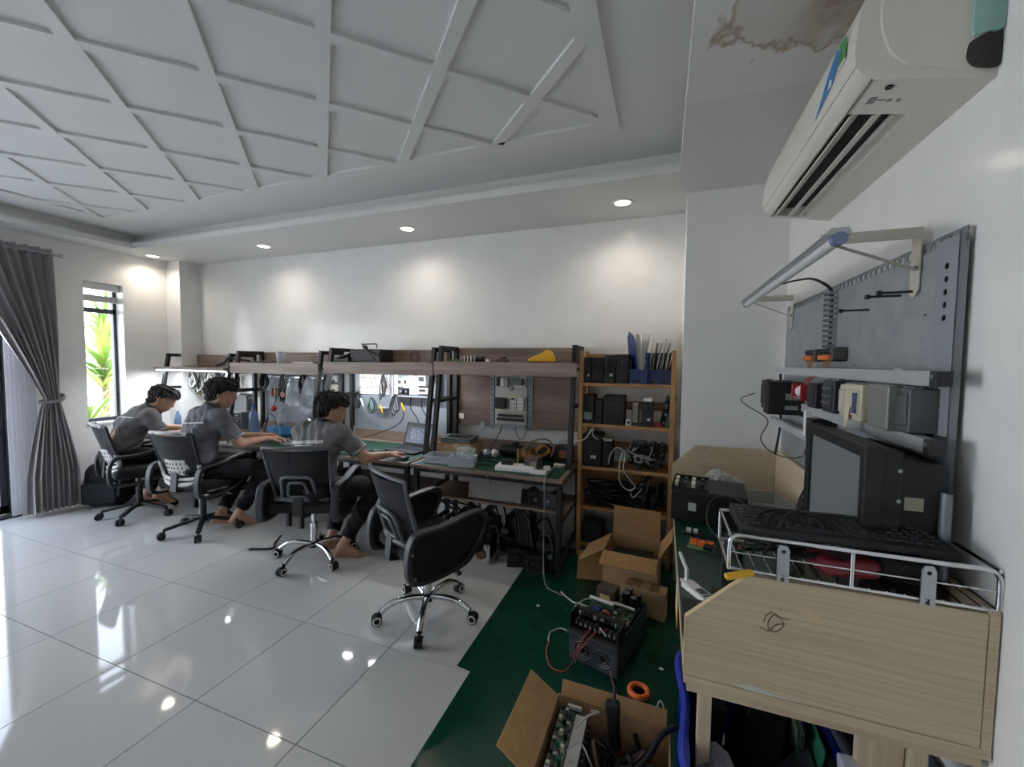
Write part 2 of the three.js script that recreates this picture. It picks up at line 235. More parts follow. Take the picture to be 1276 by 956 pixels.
{ // outside: terrace, low wall and plants beyond the window
  struct('terrace', bb(-12, XL - 0.2, -0.25, -0.04, -8, 6), M(0xb5b0a8, 0.8));
  const leafM = [M(0x5f8a35, 0.5, 0, { transmission: 0.25, thickness: 0, side: THREE.DoubleSide }), M(0x86a544, 0.5, 0, { transmission: 0.3, thickness: 0, side: THREE.DoubleSide }), M(0xa8b35a, 0.5, 0, { transmission: 0.3, thickness: 0, side: THREE.DoubleSide })];
  function blade(len, w, droop) { const n = 8, p = [], ix = []; for (let i = 0; i <= n; i++) { const s = i / n, ww = w * Math.sin(PI * Math.min(0.97, 0.12 + 0.86 * s)), y = len * s * (1 - 0.35 * droop * s), x = len * droop * s * s * 0.75; p.push(x, y, -ww, x - 0.006, y - 0.004, 0, x, y, ww); } for (let i = 0; i < n; i++) for (let k = 0; k < 2; k++) { const a = i * 3 + k; ix.push(a, a + 1, a + 4, a, a + 4, a + 3); } const g = new THREE.BufferGeometry(); g.setAttribute('position', new THREE.Float32BufferAttribute(p, 3)); g.setIndex(ix); g.computeVertexNormals(); return g; }
  const bl = [blade(0.72, 0.036, 0.5), blade(0.6, 0.045, 0.8), blade(0.85, 0.028, 0.25)];
  for (const [x, z, h, l, n] of [[-6.75, -2.9, 0.75, 'spiky leaved plant close outside the narrow window', 44], [-7.7, -3.55, 1.5, 'taller leafed plant behind the spiky one outside the window', 48], [-8.7, -4.05, 2.1, 'tallest slender plant farther out beyond the narrow window', 48]]) {
    const t = thing('garden_plant', l, 'plant', [x, -0.04, z], 0, 'plants outside the window');
    mesh('stem', tube([[0, 0, 0], [0.02, h * 0.5, 0.01], [0, h, 0]], 0.025, 12, 7), M(0x7c6a4c, 0.9), t);
    mesh('pot', lathe([[0, 0], [0.13, 0], [0.17, 0.26], [0.18, 0.28], [0.155, 0.28], [0.14, 0.2], [0, 0.2]], 20), M(0x9c5a3c, 0.8), t);
    for (let i = 0; i < n; i++) { const m = mesh('leaf', bl[i % 3], leafM[Math.floor(rnd() * 3)], t, [0, h * rr(0.72, 1.02), 0]); m.rotation.set(0, i * 2.4, 0); m.rotateZ(-rr(0.1, 1.25)); }
  }
}
// ================= WORKBENCHES ALONG THE BACK WALL =================
const DT = 0.73; // desk top
const ZD0 = -2.74, ZD1 = -3.5;
function workbench(x0, x1, top, shelfY, label, o = {}) {
  const t = thing('workbench', label, 'workbench', [(x0 + x1) / 2, 0, -3.12], 0, 'steel framed benches along the back wall');
  const w = x1 - x0, h = w / 2, Z = (z) => z + 3.12, S = 0.038;
  mesh('tabletop', uvm(rb(w, 0.026, ZD0 - ZD1, 0.003, 0, DT - 0.013, Z((ZD0 + ZD1) / 2))), MAT.walnut, t);
  for (const sx of [-1, 1]) for (const z of [-2.79, -3.45]) mesh('leg', rb(S, DT - 0.026, S, 0.004, sx * (h - 0.03), (DT - 0.026) / 2, Z(z), 1), MAT.blackSteel, t);
  for (const z of [-2.79, -3.45]) mesh('apron_rail', bx(w - 0.06 - S, 0.035, 0.03, 0, DT - 0.045, Z(z)), MAT.blackSteel, t);
  for (const sx of [-1, 1]) { mesh('side_rail', bx(0.03, 0.035, 0.66 - S, sx * (h - 0.03), DT - 0.045, Z(-3.12)), MAT.blackSteel, t); mesh('foot_rail', bx(0.03, 0.03, 0.66 - S, sx * (h - 0.03), 0.1, Z(-3.12)), MAT.blackSteel, t); }
  mesh('lower_shelf', uvm(rb(w - 0.03, 0.018, 0.44, 0.002, 0, 0.425, Z(-3.15))), MAT.walnut, t);
  each('shelf_support', [bx(0.03, 0.03, 0.66 - S, -(h - 0.03), 0.4, Z(-3.12)), bx(0.03, 0.03, 0.66 - S, h - 0.03, 0.4, Z(-3.12))], MAT.blackSteel, t);
  // ladder frames
  for (const sx of [-1, 1]) {
    const x = sx * (h - 0.022);
    mesh('ladder_frame', [bar([x, DT, Z(-3.05)], [x, top, Z(-3.2)], S, S), bar([x, DT, Z(-3.47)], [x, top, Z(-3.47)], S, S), bar([x, top - 0.019, Z(-3.19)], [x, top - 0.019, Z(-3.47)], S, S), bar([x, 1.2, Z(-3.13)], [x, 1.2, Z(-3.47)], 0.03, 0.03), bar([x, shelfY - 0.05, Z(-3.17)], [x, shelfY - 0.05, Z(-3.47)], 0.03, 0.03)], MAT.blackSteel, t);
  }
  mesh('shelf_board', uvm(rb(w - 0.06, 0.02, 0.36, 0.002, 0, shelfY - 0.01, Z(-3.31))), MAT.fascia, t);
  if (o.fascia !== false) mesh('fascia', uvm(rb(w + (o.fw ?? 0.02), 0.112, 0.018, 0.002, o.fx ?? 0, shelfY - 0.054, Z(-3.122))), MAT.fascia, t);
  mesh('shelf_riser', uvm(rb(w - 0.06, top - shelfY - 0.01, 0.018, 0.002, 0, (top + shelfY) / 2 - 0.005, Z(-3.5))), MAT.walnut, t);
  mesh('rear_curb', uvm(rb(w - 0.06, 0.1, 0.018, 0.002, 0, DT + 0.05, Z(-3.487))), MAT.walnut, t);
  return t;
}
const B = [null, [-5.62, -4.5, 1.61, 1.45], [-4.42, -3.2, 1.64, 1.51], [-3.11, -1.9, 1.67, 1.53], [-1.87, -0.63, 1.685, 1.545]];
const wb1 = workbench(...B[1], 'walnut topped steel bench by the corner pillar, light strip bare at its shelf edge', { fascia: false });
const wb2 = workbench(...B[2], 'walnut topped steel bench hung with clear plastic bags');
const wb3 = workbench(...B[3], 'walnut topped steel bench with brightly lit control panel under its shelf');
const wb4 = workbench(...B[4], 'walnut topped steel bench with boarded back, beside the pine bookshelf');
// light strips
function ledStrip(x0, x1, y, z, label, k) {
  const t = thing('light_strip', label, 'light strip', [(x0 + x1) / 2, y, z], 0, 'bench light strips');
  mesh('housing', rb(x1 - x0, 0.014, 0.03, 0.003, 0, 0.007, 0), MAT.alu, t);
  mesh('diffuser', rb(x1 - x0 - 0.01, 0.012, 0.022, 0.005, 0, -0.004, 0), new THREE.MeshStandardMaterial({ color: 0xffffff, emissive: 0xf2f7ff, emissiveIntensity: 7 * LED_K }), t);
  const l = new THREE.RectAreaLight(0xf2f7ff, k * LED_K, x1 - x0 - 0.02, 0.025); l.position.set(0, -0.013, 0); l.rotation.x = -PI / 2; t.add(l);
}
ledStrip(-5.66, -4.48, 1.415, -3.1, 'glowing white light strip along the bare shelf edge by the corner', 110);
ledStrip(-3.04, -1.97, 1.495, -3.22, 'glowing white light strip over the lit control panel', 120);
mesh('shelf_edge', uvm(rb(1.2, 0.02, 0.06, 0.003, 0, 1.44, 0.02)), MAT.walnut, wb1);
// desk mats
for (const [x0, x1, l] of [[-1.84, -0.66, 'worn green cutting mat on the bench beside the pine bookshelf'], [-3.08, -1.92, 'green cutting mat under the open black laptop'], [-4.38, -3.24, 'green cutting mat under the silver laptop'], [-5.58, -4.54, 'green cutting mat on the corner bench']]) one('desk_mat', l, 'desk mat', rb(x1 - x0, 0.003, 0.62, 0.001), Mt(T.mat, 0.4, { color: 0xd8f0e8 }), [(x0 + x1) / 2, DT + 0.0016, -3.07], undefined, 'green bench mats');
// ---- back panels
function label3(g) { return g; }
{ // bench four: two boards, slotted rails and a control panel
  const t = thing('bench_board', 'left dark wood backboard beside the small control panel', 'board', [-1.72, 0.95, -3.49]); mesh('board', uvm(rb(0.44, 0.47, 0.018, 0.002, 0, 0.235, 0)), MAT.walnut, t);
  for (const [x, y] of [[-0.19, 0.45], [0.19, 0.45], [-0.19, 0.02], [0.19, 0.02]]) mesh('screw', cy(0.006, 0.004).rotateX(PI / 2).translate(x, y, 0.011), MAT.steel, t);
  const t2 = dup(t, 'right dark wood backboard between the control panel and the bookshelf', [-0.88, 0.95, -3.49]);
  for (const [x, l] of [[-1.475, 'grey slotted steel rail left of the small control panel'], [-1.1, 'grey slotted steel rail right of the small control panel']]) one('slotted_rail', l, 'rail', ext([[-0.02, 0], [0.02, 0], [0.02, 0.5], [-0.02, 0.5]], 0.025, 0.002, Array.from({ length: 10 }, (_, i) => circ(0, 0.03 + i * 0.048, 0.008, 10))), MAT.greyPaint, [x, 0.93, -3.5]);
  const p = thing('switchboard', 'small white mounting plate with breakers, grey module and two sockets', 'control panel', [-1.29, 0.94, -3.48]);
  mesh('plate', rb(0.31, 0.49, 0.008, 0.002, 0, 0.245, 0), MAT.lightPlastic, p);
  for (const y of [0.3, 0.41, 0.185]) mesh('wire_duct', rb(0.28, 0.02, 0.02, 0.002, 0, y - 0.02, 0.014), MAT.cream, p);
  const br = (n, x, y, w, h, d, m) => mesh(n, rb(w, h, d, 0.004, x, y, 0.004 + d / 2), m, p);
  br('breaker', -0.105, 0.43, 0.035, 0.08, 0.06, MAT.black); br('breaker', -0.065, 0.43, 0.035, 0.08, 0.06, MAT.white); br('breaker', -0.03, 0.42, 0.03, 0.09, 0.055, MAT.lightPlastic);
  br('relay_block', 0.07, 0.43, 0.1, 0.06, 0.045, MAT.greyPlastic); br('relay', 0.01, 0.37, 0.035, 0.04, 0.045, MAT.clearPlastic);
  const gm = br('grey_module', -0.085, 0.235, 0.095, 0.1, 0.06, MAT.charcoal); mesh('vent', Array.from({ length: 6 }, (_, i) => bx(0.08, 0.004, 0.003, -0.085, 0.2 + i * 0.014, 0.0655)), MAT.black, gm);
  for (const [x, dark] of [[0.03, 1], [0.1, 0]]) { const s = br('socket', x, 0.235, 0.058, 0.115, 0.03, MAT.white); mesh('slots', [0, 1, 2].map((i) => merge([bx(0.006, 0.014, 0.002, x - 0.01, 0.2 + i * 0.034, 0.0346), bx(0.006, 0.014, 0.002, x + 0.01, 0.2 + i * 0.034, 0.0346)])), MAT.black, s); if (dark) mesh('switch', rb(0.03, 0.018, 0.006, 0.002, x, 0.278, 0.036), MAT.black, s); }
  br('terminal_strip', 0, 0.12, 0.24, 0.022, 0.03, MAT.black); br('terminal_strip', 0, 0.085, 0.26, 0.022, 0.03, MAT.black); br('base_rail', 0, 0.03, 0.3, 0.02, 0.03, MAT.greyPaint);
  mesh('power_cable', tube([[-0.08, 0.02, 0.02], [-0.11, -0.06, 0.02], [-0.18, -0.17, 0.03], [-0.2, -0.206, 0.06]], 0.0045, 20), MAT.cable, p);
  mesh('loop_cable', tube([[0.05, 0.02, 0.02], [0.07, -0.05, 0.03], [0.11, -0.09, 0.03], [0.15, -0.04, 0.03], [0.17, 0.08, 0.02], [0.16, 0.14, 0.02]], 0.003, 24), MAT.cable, p);
  mesh('yellow_wire', tube([[-0.02, 0.32, 0.03], [0.05, 0.31, 0.05], [0.09, 0.325, 0.03]], 0.003, 16), MAT.yellow, p);
}
{ // bench three: grey plate with lit modules
  const p = thing('switchboard', 'large grey steel plate crowded with white wire ducts and modules, brightly lit', 'control panel', [-2.5, 0.83, -3.49]);
  mesh('plate', rb(1.12, 0.64, 0.008, 0.002, 0, 0.32, 0), MAT.greyPaint, p);
  const perf = mesh('perforated_board', ext([[-0.49, 0.37], [-0.12, 0.37], [-0.12, 0.62], [-0.49, 0.62]], 0.006, 0, Array.from({ length: 40 }, (_, i) => circ(-0.465 + (i % 10) * 0.036, 0.4 + Math.floor(i / 10) * 0.058, 0.006, 6))).translate(0, 0, 0.006), MAT.white, p);
  for (let i = 0; i < 16; i++) mesh('hook', rod([-0.46 + (i % 8) * 0.045, 0.44 + Math.floor(i / 8) * 0.1, 0.008], [-0.46 + (i % 8) * 0.045, 0.445 + Math.floor(i / 8) * 0.1, 0.05], 0.003, 6), i % 3 ? MAT.steel : MAT.black, perf);
  mesh('tray', [bb(-0.06, 0.5, 0.36, 0.375, 0.004, 0.07), bb(0.485, 0.5, 0.375, 0.62, 0.004, 0.06), bb(-0.06, -0.045, 0.375, 0.62, 0.004, 0.05)], MAT.greyPaint, p);
  for (const x of [-0.02, 0.16, 0.22]) mesh('wire_duct', ext([[-0.022, 0], [0.022, 0], [0.022, 0.23], [-0.022, 0.23]], 0.03, 0.001, Array.from({ length: 9 }, (_, i) => [[-0.015, 0.012 + i * 0.024], [0.015, 0.012 + i * 0.024], [0.015, 0.02 + i * 0.024], [-0.015, 0.02 + i * 0.024]])).translate(x, 0.385, 0.005), MAT.white, p);
  for (const [x, y, w, h, d, m] of [[0.05, 0.5, 0.06, 0.08, 0.07, MAT.cream], [0.11, 0.5, 0.05, 0.1, 0.06, MAT.white], [0.05, 0.41, 0.05, 0.05, 0.05, MAT.black], [0.11, 0.41, 0.04, 0.05, 0.05, MAT.black], [0.3, 0.53, 0.1, 0.11, 0.07, MAT.lightPlastic], [0.3, 0.425, 0.12, 0.06, 0.05, MAT.cream], [0.43, 0.55, 0.06, 0.07, 0.06, MAT.black]]) { const mo = mesh('module', rb(w, h, d, 0.004, x, y, 0.005 + d / 2), m, p); mesh('module_face', rb(w * 0.6, h * 0.4, 0.004, 0.001, x, y + h * 0.1, 0.007 + d), m === MAT.black ? MAT.greyPlastic : MAT.charcoal, mo); }
  for (let i = 0; i < 7; i++) mesh('wire', tube([[-0.45 + i * 0.05, 0.6, 0.02], [-0.43 + i * 0.05, 0.52 + rr(-0.03, 0.03), 0.04], [-0.4 + i * 0.05, 0.5 + rr(-0.06, 0.06), 0.03], [-0.38 + i * 0.05, 0.42, 0.02]], 0.0025, 14, 5), [MAT.cable, MAT.cableGrey, MAT.red][i % 3], p);
  mesh('bracket_bar', rb(0.14, 0.012, 0.06, 0.002, -0.18, 0.235, 0.03), MAT.alu, p);
}
{ // bench two: grey board; bench one: white perforated board
  const p = thing('pegboard', 'grey board behind the hanging plastic bags, small white modules at one side', 'board', [-3.81, 0.83, -3.49]);
  mesh('board', rb(1.12, 0.62, 0.01, 0.002, 0, 0.31, 0), MAT.greyPaint, p); mesh('rail', rb(1.0, 0.02, 0.03, 0.002, 0, 0.52, 0.02), MAT.alu, p); mesh('rail', rb(0.6, 0.014, 0.03, 0.002, -0.1, 0.3, 0.02), M(0x8a4a40, 0.5), p);
  for (let i = 0; i < 12; i++) { const x = 0.4 + (i % 3) * 0.055, y = 0.22 + Math.floor(i / 3) * 0.1; const mo = mesh('module', rb(0.045, 0.07, 0.05, 0.004, x, y, 0.03), i % 2 ? MAT.lightPlastic : MAT.cream, p); mesh('terminal', rb(0.036, 0.014, 0.008, 0.002, x, y - 0.02, 0.058), MAT.charcoal, mo); }
  const q = thing('pegboard', 'white perforated board crowded with hanging cables on the corner bench', 'board', [-5.06, 0.9, -3.49]);
  mesh('board', ext([[-0.45, 0.24], [0.5, 0.24], [0.5, 0.5], [-0.45, 0.5]], 0.008, 0, Array.from({ length: 64 }, (_, i) => circ(-0.42 + (i % 16) * 0.058, 0.27 + Math.floor(i / 16) * 0.065, 0.007, 6))), MAT.white, q);
  mesh('grey_box', rb(0.7, 0.2, 0.03, 0.004, 0.05, 0.12, 0.01), MAT.greyPlastic, q); mesh('rail', rb(0.9, 0.012, 0.04, 0.002, 0.03, 0.5, 0.03), MAT.alu, q);
}
// ---- hanging cable bundles
function cableHank(x, y, z, n, len, mats, label, spread = 0.05) {
  const t = thing('cable_hank', label, 'cable', [x, y, z], 0, 'cable hanks on the bench boards');
  mesh('hook', [rod([0, 0.01, -0.07], [0, 0.01, 0.02], 0.003, 6), rod([0, 0.01, 0.02], [0, 0.025, 0.02], 0.003, 6)], MAT.steel, t);
  for (let i = 0; i < n; i++) { const L = len * rr(0.7, 1.1), a = rr(0.4, 1) * spread, o = rr(-0.02, 0.02), s = rr(-1, 1) * 0.02; mesh('cable_loop', tube([[0, 0.015, o * 0.3], [a * 0.8 + s, -L * 0.3, o], [a + s, -L * 0.7, o * 0.8], [s, -L, o + 0.01], [-a + s, -L * 0.65, o], [-a * 0.7 + s, -L * 0.25, -o * 0.3]], rr(0.0035, 0.006), 30, 6, true), mats[i % mats.length], t); }
  return t;
}
const CB = [MAT.cable, MAT.cable, MAT.charcoal], CW = [MAT.cableGrey, MAT.cable, MAT.cableWhite, MAT.cable];
[['thick hank of pale and black leads nearest the corner pillar', -5.38], ['pale lead hank on the white perforated board', -5.22], ['mixed black and pale lead hank on the corner board', -5.08], ['long black lead hank on the corner board beside the second bench', -4.92]].forEach(([l, x], i) => cableHank(x, 1.37, -3.4, 10, 0.26 + 0.07 * (i % 2), CW, l, 0.06));
cableHank(-4.72, 1.37, -3.42, 8, 0.24, CW, 'short lead hank at the end of the corner board', 0.04);
[['pale grey lead hank beside the ladder frame of the corner bench', -5.46], ['bushy white lead hank on the corner board', -5.15], ['black lead hank tucked between pale ones on the corner board', -5.0], ['loose pale lead hank on the corner board', -4.84]].forEach(([l, x], i) => cableHank(x, 1.38, -3.37, 9, 0.18 + 0.06 * (i % 3), i === 2 ? CB : CW, l, 0.07));
cableHank(-3.72, 1.39, -3.43, 8, 0.22, CB, 'dark lead hank between the two larger clear bags', 0.06);
cableHank(-3.4, 1.38, -3.42, 5, 0.34, CB, 'long thin black leads hanging before the white modules', 0.03);
cableHank(-2.66, 1.4, -3.43, 6, 0.24, CB, 'slim black leads hung before the white perforated board', 0.03);
cableHank(-4.28, 1.4, -3.4, 9, 0.2, CB, 'dense round coil of black cable hung beside the second ladder frame', 0.085);
cableHank(-4.02, 1.38, -3.42, 7, 0.3, CB, 'dark tangled lead hank between coil and clear plastic bag', 0.06);
cableHank(-2.97, 1.22, -3.42, 6, 0.17, CB, 'black coil hung at the edge of the lit control panel', 0.045);
cableHank(-2.8, 1.16, -3.42, 4, 0.14, [MAT.cable, MAT.green], 'small black and green coil under the perforated board', 0.05);
cableHank(-2.5, 1.2, -3.42, 5, 0.2, [MAT.cable, MAT.cable, MAT.cableGrey], 'round cable coil hung at the middle of the lit control panel', 0.06);
one('hanging_lead', 'long black lead drooping from the lit panel toward the soldering mat', 'cable', tube([[-2.44, 1.18, -3.42], [-2.4, 1.05, -3.41], [-2.42, 0.95, -3.4], [-2.52, 0.88, -3.38], [-2.66, 0.82, -3.3], [-2.74, 0.79, -3.2]], 0.005, 30), MAT.cable);
for (const [x, l] of [[-2.33, 'black lead running from the lit panel tray behind the laptop'], [-2.2, 'second black lead from the lit panel tray behind the laptop, nearer the ladder frame']]) one('hanging_lead', l, 'cable', tube([[x, 1.2, -3.43], [x + 0.01, 1.08, -3.42], [x + 0.09, 0.98, -3.41], [x + 0.12, 0.86, -3.42], [x + 0.12, 0.74, -3.44]], 0.005, 24), MAT.cable);
for (const [x, y, l, m] of [[-2.66, 1.06, 'yellow handled probe clipped under the lit panel', MAT.yellow], [-2.4, 1.09, 'short yellow plug hanging below the round coil', MAT.yellow], [-2.9, 1.12, 'white probe grip hanging behind the worker at the open laptop', MAT.white]]) { const t = thing('test_probe', l, 'probe', [x, y, -3.4], 0, 'test probes'); mesh('grip', lathe([[0, -0.05], [0.004, -0.045], [0.009, -0.03], [0.009, 0.03], [0.005, 0.045], [0, 0.045]], 12), m, t); mesh('tip', cy(0.0025, 0.03, 0, -0.06, 0), MAT.steel, t); mesh('lead', tube([[0, 0.045, 0], [0.01, 0.09, -0.01], [-0.01, 0.14, -0.03], [0, 0.17, -0.07]], 0.002, 14, 5), MAT.cable, t); t.rotation.z = 0.4; }
// clear bags on bench two
function bag(x, y, z, w, h, label, seedA) {
  const p = [], ix = [], n = 14, m = 18; for (let s = 0; s < 2; s++) for (let j = 0; j <= m; j++) for (let i = 0; i <= n; i++) { const u = i / n - 0.5, v = j / m, ww = w * (0.12 + 0.88 * Math.min(1, v * 1.6)); const puff = 0.035 * Math.cos(u * PI) * Math.sin(Math.min(1, v * 1.1) * PI * 0.9) + 0.006 * Math.sin(i * 2.1 + j * 1.3 + seedA); p.push(u * ww, -v * h, (s ? -1 : 1) * puff + 0.004 * Math.sin(j * 1.9 + i)); } for (let s = 0; s < 2; s++) for (let j = 0; j < m; j++) for (let i = 0; i < n; i++) { const a = s * (n + 1) * (m + 1) + j * (n + 1) + i; ix.push(a, a + 1, a + n + 2, a, a + n + 2, a + n + 1); }
  const g = new THREE.BufferGeometry(); g.setAttribute('position', new THREE.Float32BufferAttribute(p, 3)); g.setIndex(ix); g.computeVertexNormals();
  const t = thing('plastic_bag', label, 'plastic bag', [x, y, z], 0, 'clear bags on the second bench');
  mesh('film', g, MAT.clearPlastic, t); mesh('tie', rod([0, -0.005, 0], [0, 0.03, -0.03], 0.004, 6), MAT.cable, t);
  for (let i = 0; i < 4; i++) { const L = h * 0.3; mesh('coiled_lead', tube(Array.from({ length: 8 }, (_, k) => [Math.cos(k / 8 * 2 * PI + i) * w * 0.26, -h * 0.72 + Math.sin(k / 8 * 2 * PI + i) * L * 0.45, rr(-0.012, 0.012)]), 0.005, 30, 6, true), MAT.cable, t); }
}
bag(-3.83, 1.4, -3.38, 0.2, 0.36, 'clear plastic bag of black leads hanging over the second bench', 1);
bag(-3.6, 1.42, -3.4, 0.3, 0.46, 'large empty looking clear plastic bag beside the white modules', 3);
bag(-3.9, 0.98, -3.3, 0.12, 0.2, 'small knotted clear bag low above the blue box', 5);
one('hanging_lead', 'thin black cable sagging under the second bench fascia', 'cable', tube([[-4.0, 1.43, -3.17], [-3.85, 1.38, -3.2], [-3.65, 1.375, -3.2], [-3.45, 1.41, -3.18]], 0.005, 24), MAT.cable);
{ const t = thing('red_indicator', 'red round pilot light on a stalk above the second bench', 'lamp', [-4.09, 1.0, -3.36]); mesh('dome', new THREE.SphereGeometry(0.033, 18, 14).scale(1.1, 1, 1), M(0xb3202a, 0.3), t); mesh('stalk', rod([0, 0.02, 0], [-0.01, 0.2, -0.09], 0.004, 6), MAT.cable, t); }
one('tape_roll', 'pink copper coloured small tape roll hung over the second bench', 'tape roll', new THREE.TorusGeometry(0.022, 0.011, 10, 24), M(0xc98b72, 0.5), [-3.97, 1.16, -3.38]);

// ---- tools hung over benches one and two
['red', 'yellow', 'blue', 'green', 'orange', 'black'].forEach((c, i) => { const t = thing('screwdriver', c + ' handled screwdriver hung on the rail behind the typing worker', 'screwdriver', [-4.2 + i * 0.045, 1.13, -3.44], 0, 'screwdrivers on the second board'); mesh('handle', lathe([[0, 0], [0.009, 0.004], [0.012, 0.03], [0.01, 0.07], [0.013, 0.085], [0, 0.09]], 12), MAT[c], t); mesh('blade', cy(0.0028, 0.09, 0, -0.045, 0), MAT.steel, t); });
{ const t = thing('multimeter', 'small yellow meter beside the typing hands', 'meter', [-3.72, DT + 0.0032, -2.86], 0.5); mesh('case', rb(0.07, 0.03, 0.12, 0.008, 0, 0.015, 0), MAT.yellow, t); mesh('display', rb(0.045, 0.003, 0.03, 0.001, 0, 0.031, -0.03), MAT.charcoal, t); mesh('dial', cy(0.014, 0.006, 0, 0.032, 0.02), MAT.black, t); }
{ const t = thing('drawer_cabinet', 'small grey parts cabinet at the back of the corner bench', 'parts cabinet', [-4.72, DT + 0.0032, -3.4]); mesh('body', rb(0.3, 0.2, 0.14, 0.005, 0, 0.1, 0), MAT.greyPlastic, t); for (let r = 0; r < 3; r++) for (let k = 0; k < 3; k++) { const d = mesh('drawer', rb(0.085, 0.055, 0.01, 0.003, -0.092 + k * 0.092, 0.037 + r * 0.062, 0.071), MAT.charcoal, t); mesh('pull', rb(0.03, 0.008, 0.008, 0.002, -0.092 + k * 0.092, 0.037 + r * 0.062, 0.079), MAT.lightPlastic, d); } }
{ const t = thing('desk_lamp', 'black jointed lamp arm rising behind the first two workers', 'lamp', [-4.62, DT + 0.0032, -3.2]); mesh('base', cy(0.05, 0.014, 0, 0.007, 0), MAT.black, t); mesh('lower_arm', rod([0, 0.01, 0], [-0.05, 0.26, -0.02], 0.007), MAT.black, t); mesh('upper_arm', rod([-0.05, 0.26, -0.02], [-0.17, 0.4, 0.0], 0.006), MAT.alu, t); mesh('shade', lathe([[0.012, 0.05], [0.04, 0.0], [0.037, 0.0], [0.009, 0.05]], 20).rotateZ(0.7).translate(-0.2, 0.38, 0), MAT.black, t); }
for (const [x, y, l, m] of [[-5.42, 1.12, 'yellow tag hung under the corner lead hanks', MAT.yellow], [-5.3, 1.14, 'green tag hung under the corner lead hanks', MAT.green], [-5.02, 1.1, 'white tag hung under the corner lead hanks', MAT.white]]) { const t = thing('cable_tag', l, 'tag', [x, y, -3.42], 0, 'tags under the corner hanks'); mesh('card', rb(0.05, 0.06, 0.004, 0.002, 0, 0, 0), m, t); mesh('string', rod([0, 0.03, 0], [0.01, 0.16, -0.03], 0.0015, 5), MAT.cableWhite, t); }
// ---- things on the shelves
{ // bench four shelf
  const y = 1.545;
  one('green_box', 'flat green box on the shelf beside the ladder frame', 'box', rb(0.11, 0.022, 0.08, 0.003, 0, 0.011, 0), M(0x5d7a3f, 0.6), [-1.74, y, -3.26]);
  const b = thing('battery_pack', 'black cylindrical pack with pale pin rows lying on the fourth shelf', 'battery', [-1.56, y, -3.25]); mesh('cell', cy(0.026, 0.17, 0, 0, 0).rotateZ(PI / 2).translate(0, 0.026, -0.02), MAT.black, b); for (let i = 0; i < 5; i++) mesh('pin', rb(0.012, 0.05, 0.012, 0.002, -0.1 + i * 0.032, 0.025, 0.04), i % 2 ? MAT.cream : MAT.steel, b);
  one('plastic_stopper', 'small white round stopper on the fourth shelf', 'stopper', lathe([[0, 0], [0.018, 0], [0.018, 0.016], [0.012, 0.024], [0, 0.024]], 18), MAT.white, [-1.41, y, -3.22]);
  const d = thing('component_pile', 'dark little connector block with metal ends on the fourth shelf', 'connector', [-1.27, y, -3.24]); mesh('block', rb(0.12, 0.025, 0.05, 0.005, 0, 0.013, 0), M(0x4d4a3c, 0.6), d); mesh('hump', rb(0.05, 0.025, 0.04, 0.006, -0.01, 0.035, 0), MAT.brown, d); mesh('end', rb(0.03, 0.018, 0.03, 0.003, 0.07, 0.01, 0.005), MAT.steel, d);
  const tm = thing('tape_measure', 'orange yellow hand tool with black grip on the fourth shelf', 'hand tool', [-0.93, y, -3.22]);
  mesh('body', ext([[-0.11, 0], [0.11, 0], [0.11, 0.03], [0.08, 0.085], [0.045, 0.1], [0.005, 0.07], [-0.06, 0.045], [-0.11, 0.02]], 0.05, 0.008).translate(0, 0.008, -0.025), MAT.yellow, tm); mesh('sole', rb(0.23, 0.012, 0.055, 0.003, 0, 0.006, 0), MAT.black, tm); mesh('grip', ext([[0.02, 0.055], [0.06, 0.05], [0.085, 0.06], [0.06, 0.088], [0.035, 0.085]], 0.056, 0.003).translate(0, 0.008, -0.028), MAT.black, tm);
  const dr = thing('clip_tag', 'white paper tag taped to the ladder frame post', 'tag', [-1.79, 1.03, -3.47]); mesh('tag', rb(0.05, 0.05, 0.003, 0.001), MAT.paper, dr);
  one('plastic_scrap', 'crumpled clear scrap hanging at the lower edge of the left backboard', 'plastic', new THREE.IcosahedronGeometry(0.045, 1).scale(0.6, 1, 0.25), MAT.clearPlastic, [-1.56, 0.95, -3.46]);
}
